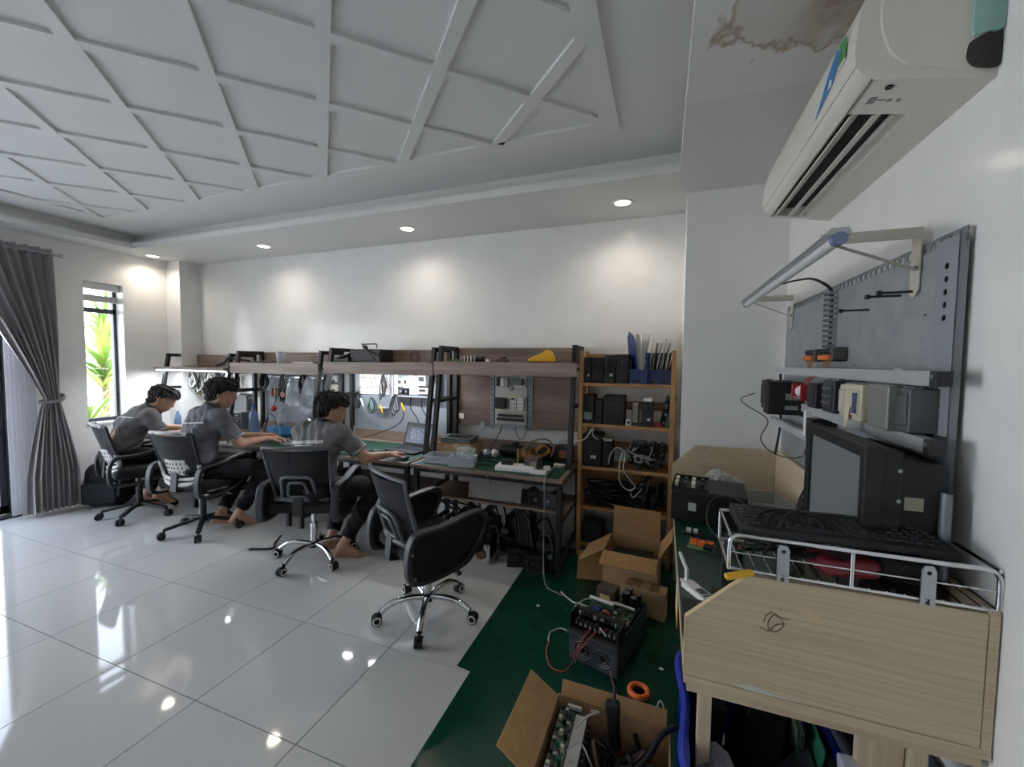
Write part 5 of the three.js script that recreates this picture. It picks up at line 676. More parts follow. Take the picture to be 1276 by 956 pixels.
person('man in grey work shirt stooping over the corner bench by the window', [-4.98, 0, -2.44], R(-14), {
  pelvis: [-0.06, 0.585, 0.04], chest: [-0.09, 0.85, -0.08], neck: [-0.09, 1.02, -0.22], head: [-0.06, 1.115, -0.32], face: [0.5, -0.5, -0.75], up: [0, 1, -0.3],
  shR: [0.11, 0.95, -0.17], elR: [0.2, 0.75, -0.24], wrR: [0.17, 0.785, -0.46], hdR: [0.1, -0.05, -0.9], shL: [-0.29, 0.95, -0.16], elL: [-0.3, 0.79, -0.32], wrL: [-0.1, 0.79, -0.5], hdL: [0.4, -0.05, -0.85],
  hipR: [0.05, 0.57, 0.0], knR: [0.16, 0.54, -0.38], anR: [0.12, 0.19, -0.24], ftR: [0.1, 0, -0.9], hipL: [-0.15, 0.57, 0.0], knL: [-0.16, 0.54, -0.4], anL: [-0.1, 0.12, -0.16], ftL: [0.1, 0, -0.9], mid: 0.02, backDir: [0.05, 0.35, 1], shirt: 0xf4f0ea, sl: 0.75,
}, { vol: 0.008, fringe: 0.045, mess: 0.003 }, 'piping');
// ================= PINE BOOKSHELF =================
const SX0 = -0.618, SX1 = 0.092, SZ0 = -3.2, SZ1 = -3.5;
{
  const t = thing('bookshelf', 'open pine bookshelf crammed with electronics between bench and pillar', 'bookshelf', [(SX0 + SX1) / 2, 0, (SZ0 + SZ1) / 2]);
  const w = SX1 - SX0, d = SZ0 - SZ1;
  for (const sx of [-1, 1]) for (const sz of [-1, 1]) mesh('post', uvm(rb(0.032, 1.645, 0.035, 0.004, sx * (w / 2 - 0.016), 0.8225, sz * (d / 2 - 0.018), 1), true), MAT.pine, t);
  for (const y of [1.38, 1.06, 0.72, 0.4, 0.1]) { mesh('shelf', uvm(rb(w - 0.066, 0.02, d - 0.02, 0.003, 0, y, 0)), MAT.pine, t); mesh('shelf_edge', uvm(rb(w - 0.066, 0.026, 0.014, 0.003, 0, y - 0.002, d / 2 - 0.008)), MAT.pine, t); }
  for (const y of [1.585, 1.2, 0.86, 0.6]) mesh('back_rail', uvm(rb(w - 0.066, 0.07, 0.012, 0.003, 0, y, -d / 2 + 0.012)), MAT.pine, t);
  for (const sx of [-1, 1]) for (const x of [-0.06, 0, 0.06]) mesh('side_slat', uvm(rb(0.012, 1.45, 0.03, 0.003, sx * (w / 2 - 0.014), 0.86, x, 1), true), MAT.pine, t);
  mesh('top_rail', uvm(rb(w - 0.066, 0.03, 0.014, 0.003, 0, 1.61, -d / 2 + 0.012)), MAT.pine, t);
}
function blackUnit(name, label, cat, x, y, z, w, h, d, m, o = {}) {
  const t = thing(name, label, cat, [x, y, z], o.turn ?? 0, o.group);
  mesh('case', rb(w, h, d, 0.005, 0, h / 2, 0), m, t);
  if (o.fins) mesh('fin', Array.from({ length: o.fins }, (_, i) => bx(0.003, h * 0.8, 0.004, -w * 0.4 + i * w * 0.8 / Math.max(1, o.fins - 1), h * 0.5, d / 2 + 0.001)), MAT.black, t);
  if (o.fan) { mesh('fan_guard', [new THREE.TorusGeometry(o.fan, 0.004, 8, 24).translate(0, h * (o.fy ?? 0.3), d / 2 + 0.003), new THREE.TorusGeometry(o.fan * 0.5, 0.003, 8, 20).translate(0, h * (o.fy ?? 0.3), d / 2 + 0.003), cy(o.fan * 0.3, 0.006).rotateX(PI / 2).translate(0, h * (o.fy ?? 0.3), d / 2 + 0.002)], o.fm ?? MAT.steel, t); if (o.fm !== MAT.black) mesh('fan_plate', rb(o.fan * 2.3, o.fan * 2.3, 0.004, 0.001, 0, h * (o.fy ?? 0.3), d / 2), M(0x8f918c, 0.5), t); }
  if (o.display) mesh('display', rb(w * 0.6, h * 0.12, 0.003, 0.001, 0, h * 0.75, d / 2 + 0.001), M(0x2d3230, 0.2), t);
  if (o.label) mesh('sticker', bx(w * 0.3, h * 0.1, 0.001, w * 0.1, h * 0.3, d / 2 + 0.0012), MAT.paper, t);
  mesh('terminal_cover', rb(w * 0.85, h * 0.12, 0.006, 0.002, 0, h * 0.1, d / 2 + 0.001), MAT.darkPlastic, t);
  return t;
}
const g1 = 'black drives on the top bookshelf level';
blackUnit('inverter_drive', 'narrow black drive with pale strip at the end of the top bookshelf level', 'drive', -0.555, 1.391, -3.31, 0.06, 0.2, 0.17, MAT.black, { fins: 3, label: 1, group: g1 });
blackUnit('inverter_drive', 'black drive with two fan rings on the top bookshelf level', 'drive', -0.475, 1.391, -3.3, 0.09, 0.2, 0.18, MAT.darkPlastic, { fan: 0.034, fy: 0.7, fm: MAT.black, group: g1 });
blackUnit('inverter_drive', 'ribbed black drive with white tag on the top bookshelf level', 'drive', -0.38, 1.391, -3.3, 0.085, 0.22, 0.18, MAT.black, { fins: 7, label: 1, group: g1 });
blackUnit('inverter_drive', 'tall black drive beside the file rack', 'drive', -0.285, 1.391, -3.3, 0.09, 0.225, 0.18, MAT.darkPlastic, { fins: 5, display: 1, group: g1 });
{ // file rack with papers
  const t = thing('file_rack', 'navy plastic file rack with three compartments on the top bookshelf level', 'file rack', [-0.083, 1.391, -3.31]);
  mesh('front', [bx(0.3, 0.11, 0.004, 0, 0.055, 0.1), bx(0.3, 0.006, 0.2, 0, 0.003, 0), bx(0.3, 0.24, 0.004, 0, 0.12, -0.1)], MAT.navy, t);
  for (let i = 0; i < 4; i++) mesh('divider', ext([[-0.1, 0], [0.1, 0], [0.1, 0.11], [-0.1, 0.24]], 0.004).rotateY(-PI / 2).translate(-0.148 + i * 0.0985, 0, 0), MAT.navy, t);
  for (let i = 0; i < 3; i++) mesh('finger_slot', rb(0.055, 0.014, 0.002, 0.0008, -0.1 + i * 0.098, 0.022, 0.1025), MAT.black, t);
  const f = thing('blue_folder', 'navy folder with white papers rising tallest from the file rack', 'folder', [-0.2, 1.4, -3.3]); mesh('cover', [ext([[-0.1, 0], [0.1, 0], [0.1, 0.3], [0.06, 0.36], [-0.04, 0.4], [-0.1, 0.36]], 0.004).rotateY(-PI / 2 + 0.35).rotateZ(0.1), ext([[-0.1, 0], [0.1, 0], [0.1, 0.22], [-0.1, 0.3]], 0.004).rotateY(-PI / 2 + 0.35).translate(0.06, 0, 0.02)], M(0x223a78, 0.45), f); mesh('papers', [0, 1, 2, 3].map((i) => bx(0.002, 0.36, 0.17).rotateY(0.35).rotateZ(-0.02 - i * 0.05).translate(0.018 + i * 0.012, 0.195, 0.005)), MAT.paper, f); 
  for (let i = 0; i < 7; i++) { const s = one('document', ['thick white document leaning beside the navy folder', 'tan cardboard folder second in the file rack', 'pale grey document in the middle of the file rack', 'white document leaning past the rack middle', 'tan folder near the far end of the file rack', 'pale grey binder sheet near the rack end', 'outermost white document at the post end of the file rack'][i], 'document', bx(0.003 + 0.004 * (i % 3), rr(0.24, 0.36), 0.16, 0, 0.17, 0), [MAT.paper, M(0xb9ad98, 0.8), MAT.lightPlastic][i % 3], [-0.11 + i * 0.022, 1.4, -3.31], [0, rr(-0.1, 0.1), -0.12 - 0.03 * (i % 4)], 'papers in the file rack'); }
}
const g2 = 'devices on the second bookshelf level';
blackUnit('fan_drive', 'narrow black drive with pale square fan on the second bookshelf level', 'drive', -0.545, 1.071, -3.3, 0.09, 0.225, 0.16, MAT.darkPlastic, { fan: 0.028, fy: 0.25, group: g2 });
blackUnit('slim_drive', 'low black module beside the fan drive', 'module', -0.465, 1.071, -3.3, 0.06, 0.19, 0.16, MAT.black, { fins: 4, group: g2 });
blackUnit('wide_drive', 'wide black ribbed case in the middle of the second bookshelf level', 'drive', -0.345, 1.071, -3.3, 0.16, 0.225, 0.18, MAT.black, { fins: 9, display: 1, group: g2 });
{ const t = thing('white_relay', 'tiny white cube relay on the second bookshelf level', 'relay', [-0.235, 1.071, -3.24]); mesh('case', rb(0.04, 0.045, 0.05, 0.005, 0, 0.0225, 0), MAT.white, t); mesh('window', rb(0.022, 0.022, 0.003, 0.001, 0, 0.024, 0.026), MAT.charcoal, t); }
blackUnit('beige_module', 'slim beige grey controller module on the second bookshelf level', 'module', -0.185, 1.071, -3.29, 0.045, 0.18, 0.14, M(0x8f8a7c, 0.55), { fins: 2, group: g2 });
blackUnit('grey_module', 'dark grey controller module topped by a white plug', 'module', -0.1, 1.071, -3.29, 0.085, 0.185, 0.15, MAT.charcoal, { fins: 3, label: 1, group: g2 });
one('white_plug', 'white plug lying on top of the dark grey controller module', 'plug', rb(0.07, 0.03, 0.05, 0.006, 0, 0.015, 0), MAT.white, [-0.1, 1.2562, -3.29]);
one('red_clip', 'small dark red clip on the second bookshelf level', 'clip', ext([[-0.03, 0], [0.03, 0], [0.02, 0.03], [0.0, 0.018], [-0.02, 0.04]], 0.02, 0.003), MAT.red, [-0.025, 1.073, -3.24], [0, 0.3, 0]);
{ const t = thing('circuit_board', 'black circuit board leaning at the end of the second bookshelf level', 'circuit board', [0.02, 1.071, -3.27]); mesh('board', rb(0.012, 0.24, 0.15, 0.002, 0, 0.12, 0), MAT.pcb, t); for (let i = 0; i < 12; i++) mesh('component', rb(0.014, rr(0.01, 0.03), rr(0.01, 0.025), 0.002, -0.01, 0.03 + 0.016 * i, rr(-0.06, 0.06)), [MAT.white, MAT.blue, MAT.black, MAT.steel][i % 4], t); t.rotation.z = -0.22; t.rotation.y = 0.4; }
blackUnit('large_inverter', 'large black inverter on the third bookshelf level', 'drive', -0.51, 0.731, -3.32, 0.15, 0.25, 0.2, MAT.darkPlastic, { fins: 6, label: 1 });
blackUnit('small_inverter', 'small black inverter with pale top beside the large one', 'drive', -0.39, 0.731, -3.31, 0.075, 0.2, 0.16, MAT.black, { fins: 3 });
one('pale_box', 'pale flat cover lying on the small black inverter', 'cover', rb(0.07, 0.02, 0.1, 0.004, 0, 0.01, 0), MAT.cream, [-0.39, 0.9312, -3.31]);
function tangle(name, label, n, cx0, cx1, cy0, cy1, cz0, cz1, mats, r0 = 0.006, drop = 0) {
  const t = thing(name, label, 'cables', [(cx0 + cx1) / 2, cy0, (cz0 + cz1) / 2]);
  const w = (cx1 - cx0) / 2, h = cy1 - cy0, d = (cz1 - cz0) / 2;
  for (let i = 0; i < n; i++) { const p = []; for (let k = 0; k < 7; k++) p.push([rr(-w, w), 0.012 + h * Math.pow(rnd(), 1.4), rr(-d, d)]); if (drop && i % 3 === 0) p.push([rr(-w, w) * 0.7, -drop * rr(0.5, 1), d + 0.03], [rr(-w, w) * 0.7, -drop * rr(0.4, 0.9), d + 0.05]); mesh('cable', tube(p, r0 * rr(0.7, 1.25), 60, 6), mats[i % mats.length], t); }
  return t;
}
tangle('cable_tangle', 'tangle of black connector leads spilling from the third bookshelf level', 15, -0.24, 0.04, 0.735, 0.95, -3.4, -3.22, [MAT.cable, MAT.cable, MAT.charcoal, MAT.cableGrey], 0.006, 0.2);
one('looped_cable', 'pale grey cord looped on the third bookshelf level', 'cable', tube([[-0.38, 0.74, -3.24], [-0.36, 0.84, -3.2], [-0.31, 0.9, -3.19], [-0.25, 0.86, -3.18], [-0.26, 0.75, -3.17], [-0.22, 0.68, -3.165], [-0.17, 0.62, -3.16], [-0.22, 0.59, -3.16], [-0.28, 0.64, -3.165], [-0.29, 0.76, -3.17], [-0.27, 0.87, -3.19]], 0.0055, 90), MAT.cableGrey);
one('draped_cable', 'thin white cord draped over the large black inverter', 'cable', tube([[-0.66, 0.955, -3.17], [-0.6, 0.935, -3.18], [-0.55, 0.96, -3.19], [-0.5, 1.04, -3.185], [-0.5, 0.985, -3.2], [-0.46, 0.95, -3.22], [-0.41, 0.958, -3.26]], 0.0045, 60), MAT.cableWhite);
{ const t = thing('encoder', 'small grey square encoder among the black leads', 'encoder', [-0.155, 0.735, -3.215]); mesh('body', rb(0.06, 0.06, 0.04, 0.005, 0, 0.09, 0), M(0x9a9a95, 0.4, 0.5), t); mesh('bore', cy(0.018, 0.044).rotateX(PI / 2).translate(0, 0.09, 0), MAT.black, t); mesh('stand_off', rb(0.02, 0.06, 0.02, 0.004, 0, 0.03, 0), MAT.black, t); }
tangle('cable_tangle', 'black cable tangle on the fourth bookshelf level above the carton', 15, -0.56, -0.1, 0.415, 0.6, -3.42, -3.2, [MAT.cable, MAT.cable, MAT.charcoal], 0.007);
tangle('cable_tangle', 'black cable tangle at the pillar end of the fourth bookshelf level', 8, -0.1, 0.04, 0.415, 0.62, -3.42, -3.22, [MAT.cable, MAT.charcoal], 0.007);
blackUnit('power_brick', 'black power unit at the left of the bottom bookshelf level', 'power unit', -0.5, 0.111, -3.32, 0.16, 0.14, 0.2, MAT.black, { fins: 5 });
blackUnit('power_brick', 'black power unit hidden behind the carton on the bottom bookshelf level', 'power unit', -0.2, 0.111, -3.32, 0.22, 0.16, 0.2, MAT.darkPlastic, { fins: 5 });
// ================= CARTON BY THE BOOKSHELF =================
function flap(w, h, t = 0.004) { return uvm(bx(w, h, t, 0, h / 2, 0)); }
{
  const t = thing('open_carton', 'tall open brown carton with spread flaps before the bookshelf', 'carton', [-0.155, 0.003, -2.83], R(-4));
  const w = 0.34, d = 0.3, h = 0.31;
  mesh('body', [bx(w, 0.004, d, 0, 0.002, 0), bx(w, h, 0.004, 0, h / 2, d / 2), bx(w, h, 0.004, 0, h / 2, -d / 2), bx(0.004, h, d, -w / 2, h / 2, 0), bx(0.004, h, d, w / 2, h / 2, 0)].map((g) => uvm(g)), MAT.card, t);
  const fl = (g, pos, rx, rz) => { const m = mesh('flap', g, MAT.cardIn, t, pos); m.rotation.set(rx, 0, rz); return m; };
  fl(flap(w - 0.02, 0.2), [0, h, -d / 2], -0.12, 0); fl(flap(w, 0.15), [0, h, d / 2], 1.75, 0);
  fl(uvm(bx(0.004, 0.15, d - 0.02, 0, 0.075, 0)), [w / 2, h, 0], 0, -0.55); fl(uvm(bx(0.004, 0.2, d - 0.02, 0, 0.1, 0)), [-w / 2, h, 0], 0, 2.15);
  mesh('tape_strip', bx(0.05, 0.12, 0.001, 0, h - 0.06, d / 2 + 0.0026), M(0xb09a76, 0.3), t);
  blackUnit('carton_device', 'black device packed inside the tall open carton', 'device', -0.155, 0.009, -2.83, 0.26, 0.24, 0.2, MAT.black, { fins: 6 });
  const s = thing('carton_sheet', 'loose cardboard sheet leaning against the left of the tall carton', 'cardboard', [-0.44, 0.003, -2.86], 0.3); mesh('sheet', uvm(bx(0.2, 0.19, 0.005, 0, 0.095, 0)), MAT.cardIn, s); s.rotation.x = -0.25;
  const b = thing('flat_carton', 'small brown carton between tall carton and opened drive', 'carton', [-0.06, 0.003, -2.6], R(-10)); mesh('box', uvm(rb(0.24, 0.17, 0.1, 0.003, 0, 0.085, 0)), MAT.card, b); mesh('tape', bx(0.05, 0.001, 0.101, 0, 0.1705, 0), M(0xcdb892, 0.35), b);
}
// ================= OPENED DRIVE ON THE MAT =================
{
  const t = thing('opened_drive', 'large opened black inverter drive with bare circuit boards on the green mat', 'inverter drive', [-0.235, 0.003, -2.245], R(-15));
  const w = 0.26, d = 0.46, h = 0.155, dk = M(0x3a3c40, 0.5);
  mesh('chassis', [bx(w, 0.006, d, 0, 0.003, 0), bx(0.005, h, d, -w / 2, h / 2, 0), bx(0.005, h, d, w / 2, h / 2, 0), bx(w, h, 0.005, 0, h / 2, -d / 2)], dk, t);
  const fr = mesh('fan_panel', ext([[-w / 2, 0], [w / 2, 0], [w / 2, 0.13], [-w / 2, 0.13]], 0.006, 0.001, [circ(-0.055, 0.065, 0.046, 24), circ(0.055, 0.065, 0.046, 24)]).translate(0, 0, d / 2 - 0.003), dk, t);
  for (const x of [-0.055, 0.055]) { const f = new THREE.Group(); f.name = 'cooling_fan'; f.position.set(x, 0.065, d / 2 - 0.02); t.add(f); mesh('fan_hub', cy(0.017, 0.02).rotateX(PI / 2), MAT.black, f); mesh('blade', Array.from({ length: 7 }, (_, i) => rb(0.022, 0.028, 0.003, 0.001, 0, 0.03, 0).rotateY(0.5).rotateZ(i * 2 * PI / 7)), MAT.black, f); mesh('guard', [0.02, 0.032, 0.044].map((r) => new THREE.TorusGeometry(r, 0.0015, 6, 28).translate(0, 0, 0.022)), MAT.steel, f); }
  mesh('terminal_housing', [rb(w + 0.01, 0.02, 0.09, 0.004, 0, 0.15, d / 2 - 0.03), rb(w + 0.01, 0.012, 0.03, 0.004, 0, 0.225, d / 2 - 0.09), rb(0.01, 0.09, 0.1, 0.003, w / 2, 0.19, d / 2 - 0.05), rb(0.01, 0.09, 0.1, 0.003, -w / 2, 0.19, d / 2 - 0.05)], MAT.black, t);
  mesh('terminal_lip', rb(w + 0.014, 0.03, 0.02, 0.005, 0, 0.14, d / 2 + 0.012), MAT.charcoal, t);
  for (let i = 0; i < 9; i++) { const tb = mesh('terminal', rb(0.02, 0.035, 0.03, 0.003, -0.104 + i * 0.026, 0.178, d / 2 - 0.04), MAT.black, t); mesh('screw', cy(0.007, 0.004).rotateX(PI / 2).translate(-0.104 + i * 0.026, 0.182, d / 2 - 0.023), MAT.steel, tb); }
  mesh('main_board', rb(w - 0.02, 0.004, d - 0.14, 0.001, 0, 0.165, -0.06), MAT.pcb, t);
  mesh('white_rail', [rb(0.14, 0.012, 0.014, 0.003, -0.03, 0.25, 0.05), rb(0.15, 0.012, 0.014, 0.003, 0.045, 0.2, -0.05)], MAT.white, t);
  mesh('standing_board', rb(0.13, 0.07, 0.004, 0.001, -0.03, 0.205, 0.045), MAT.pcb, t);
  mesh('blue_capacitor', cy(0.018, 0.04, -0.05, 0.19, 0.075), MAT.blue, t); mesh('brown_coil', new THREE.TorusGeometry(0.018, 0.009, 8, 20).translate(0.005, 0.195, 0.075), MAT.copper, t);
  mesh('transformer', [rb(0.11, 0.09, 0.09, 0.006, -0.05, 0.215, -0.09)], M(0x4a4237, 0.6), t); mesh('winding', rb(0.06, 0.05, 0.01, 0.004, -0.05, 0.205, -0.042), M(0xcbb47a, 0.5), t);
  for (const [x, z, r, hh] of [[0.05, -0.11, 0.022, 0.08], [0.095, -0.1, 0.02, 0.07], [0.05, -0.16, 0.022, 0.08], [0.1, -0.16, 0.02, 0.06]]) { const c = mesh('capacitor', cy(r, hh, x, 0.167 + hh / 2, z), MAT.black, t); mesh('capacitor_top', cy(r * 0.8, 0.002, x, 0.168 + hh, z), MAT.steel, c); }
  for (let i = 0; i < 30; i++) mesh('component', rb(rr(0.008, 0.022), rr(0.006, 0.03), rr(0.008, 0.022), 0.002, rr(-0.11, 0.11), 0.175, rr(-0.02, 0.12), 1), [MAT.black, MAT.cream, MAT.white, MAT.green, MAT.charcoal][i % 5], t);
  mesh('red_lead', [tube([[-0.02, 0.18, d / 2 - 0.02], [-0.04, 0.15, d / 2 + 0.03], [-0.07, 0.08, d / 2 + 0.04], [-0.09, 0.01, d / 2 + 0.05], [-0.1, 0.006, d / 2 + 0.12], [-0.17, 0.006, d / 2 + 0.13], [-0.24, 0.006, d / 2 + 0.05], [-0.27, 0.006, d / 2 - 0.03]], 0.0035, 70, 6), tube([[0.01, 0.18, d / 2 - 0.02], [-0.02, 0.14, d / 2 + 0.03], [-0.06, 0.07, d / 2 + 0.035], [-0.075, 0.02, d / 2 + 0.045]], 0.0035, 40, 6), tube([[0.1, 0.03, d / 2 + 0.01], [0.13, 0.008, d / 2 + 0.05], [0.19, 0.008, d / 2 + 0.14], [0.2, 0.008, d / 2 + 0.22]], 0.004, 40, 6)], M(0x97403c, 0.5), t);
  mesh('pale_lead', tube([[-0.12, 0.14, d / 2 - 0.05], [-0.18, 0.06, d / 2 - 0.1], [-0.27, 0.008, d / 2 - 0.16], [-0.3, 0.008, d / 2 - 0.1], [-0.28, 0.008, d / 2 - 0.04], [-0.27, 0.006, d / 2 - 0.03]], 0.0035, 60, 6), MAT.cableGrey, t);
  mesh('red_jumper', tube([[0.03, 0.2, d / 2 - 0.02], [0.04, 0.215, d / 2 + 0.0], [0.07, 0.19, d / 2 + 0.0]], 0.004, 20, 6), M(0xd6b8b4, 0.5), t);
}
one('extension_lead', 'white corded plug lying on the green mat by the bench leg', 'cable', [tube([[-0.6, 0.009, -2.62], [-0.52, 0.009, -2.55], [-0.47, 0.012, -2.53], [-0.42, 0.012, -2.6], [-0.34, 0.012, -2.6], [-0.36, 0.012, -2.53], [-0.47, 0.014, -2.5], [-0.46, 0.012, -2.43], [-0.42, 0.012, -2.36]], 0.0045, 90), rb(0.05, 0.022, 0.03, 0.006, -0.44, 0.014, -2.5), rb(0.04, 0.022, 0.026, 0.006, -0.45, 0.014, -2.44)], M(0xc9ccc4, 0.5));
for (const [x, z, l] of [[-0.7, -2.42, 'paper crumb on the green mat near the bench'], [0.035, -2.13, 'paper crumb on the green mat beside the opened drive']]) one('paper_crumb', l, 'litter', new THREE.IcosahedronGeometry(0.012, 0).scale(1.2, 0.4, 0.8), MAT.paper, [x, 0.007, z]);
{ const t = thing('tape_roll', 'orange rimmed black tape roll standing on the green mat', 'tape roll', [-0.06, 0.003, -1.83]); mesh('roll', lathe([[0.03, 0], [0.048, 0], [0.048, 0.09], [0.03, 0.09], [0.03, 0]], 32), MAT.darkPlastic, t); mesh('rim', new THREE.TorusGeometry(0.038, 0.012, 10, 32).rotateX(PI / 2).translate(0, 0.094, 0), MAT.orange, t); mesh('red_strip', [bx(0.006, 0.09, 0.01, -0.046, 0.045, 0.02), bx(0.01, 0.05, 0.006, 0.045, 0.03, 0.03)], MAT.red, t); }
{ const t = thing('hook_clip', 'white plastic clip with a wire loop on the green mat', 'clip', [0.03, 0.003, -1.8]); mesh('block', rb(0.04, 0.03, 0.02, 0.003, 0, 0.015, 0), MAT.white, t); mesh('loop', tube([[-0.012, 0.03, 0], [-0.014, 0.06, 0], [0.0, 0.1, 0], [0.014, 0.07, 0], [0.012, 0.03, 0]], 0.003, 30, 6), MAT.cableWhite, t); }
// ================= SCRAP CARTON NEAR THE CAMERA =================
{
  const t = thing('scrap_carton', 'open brown carton full of cables and a control board, flap bent outward', 'carton', [-0.145, 0.003, -1.3], R(-1));
  const w = 0.4, d = 0.36, h = 0.27;
  mesh('body', [bx(w, 0.004, d, 0, 0.002, 0), bx(w, h, 0.005, 0, h / 2, d / 2), bx(w, h, 0.005, 0, h / 2, -d / 2), bx(0.005, h, d, -w / 2, h / 2, 0), bx(0.005, h, d, w / 2, h / 2, 0)].map((g) => uvm(g)), MAT.card, t);
  const f = mesh('flap', uvm(bx(0.005, 0.13, d - 0.02, 0, 0.065, 0)), MAT.cardIn, t, [-w / 2, h, 0]); f.rotation.z = 1.0;
  const f2 = mesh('flap', uvm(flap(w - 0.02, 0.05)), MAT.cardIn, t, [0, h, -d / 2]); f2.rotation.x = -0.5;
  const b = thing('control_board', 'finned grey drive with open circuit board standing in the scrap carton', 'circuit board', [-0.27, 0.01, -1.3], R(0));
  mesh('heatsink', rb(0.1, 0.24, 0.3, 0.004, 0, 0.13, 0), M(0x45423e, 0.55), b); mesh('fin', Array.from({ length: 12 }, (_, i) => bx(0.012, 0.2, 0.006, 0.054, 0.12, -0.135 + i * 0.024)), M(0x4e4a45, 0.55), b);
  mesh('board', rb(0.055, 0.006, 0.29, 0.001, -0.022, 0.253, 0), MAT.pcb, b); mesh('cover_plate', rb(0.04, 0.006, 0.26, 0.001, 0.03, 0.256, 0.01), MAT.lightPlastic, b);
  for (let i = 0; i < 18; i++) mesh('component', rb(0.012, 0.012 + 0.01 * (i % 3), 0.012, 0.002, -0.04 + (i % 3) * 0.017, 0.262, -0.13 + i * 0.015, 1), [MAT.black, MAT.steel, MAT.green, MAT.cream][i % 4], b);
  mesh('header', [rb(0.05, 0.016, 0.014, 0.002, -0.02, 0.264, 0.12), rb(0.014, 0.012, 0.02, 0.002, 0.03, 0.264, 0.06), rb(0.05, 0.014, 0.012, 0.002, 0.0, 0.264, -0.14)], MAT.lightPlastic, b);
  mesh('lead', [tube([[0.01, 0.27, 0.04], [0.05, 0.29, 0.02], [0.09, 0.26, 0.05], [0.12, 0.2, 0.06]], 0.0025, 24, 5), tube([[0.02, 0.27, -0.05], [0.06, 0.31, -0.07], [0.09, 0.29, -0.12], [0.06, 0.27, -0.14]], 0.004, 24, 6)], MAT.cableGrey, b);
  tangle('cable_tangle', 'black cables and connectors heaped inside the scrap carton', 15, -0.19, 0.03, 0.02, 0.27, -1.44, -1.17, [MAT.cable, MAT.cable, MAT.charcoal, M(0x4a3a34, 0.6)], 0.008);
  one('black_plug', 'thick black plug standing up at the rim of the scrap carton', 'plug', [cy(0.022, 0.1, 0, 0.05, 0), rb(0.05, 0.05, 0.04, 0.01, 0, 0.12, 0), rod([0.005, 0.14, 0], [0.01, 0.19, -0.01], 0.006), tube([[0, 0, 0], [-0.02, -0.08, 0.03], [-0.06, -0.12, 0.06]], 0.009, 20)], MAT.black, [-0.12, 0.21, -1.4], [-0.2, 0, 0.1]);
  one('thick_cable', 'thick black cable lying across the rim of the scrap carton', 'cable', tube([[-0.1, 0.23, -1.25], [-0.02, 0.262, -1.33], [0.03, 0.285, -1.42], [0.08, 0.29, -1.47], [0.1, 0.25, -1.52]], 0.01, 40), MAT.cable);
  one('inner_box', 'black square box deep in the scrap carton', 'box', rb(0.14, 0.12, 0.16, 0.006, 0, 0.06, 0), MAT.darkPlastic, [-0.04, 0.008, -1.3], [0, 0.2, 0]);
}
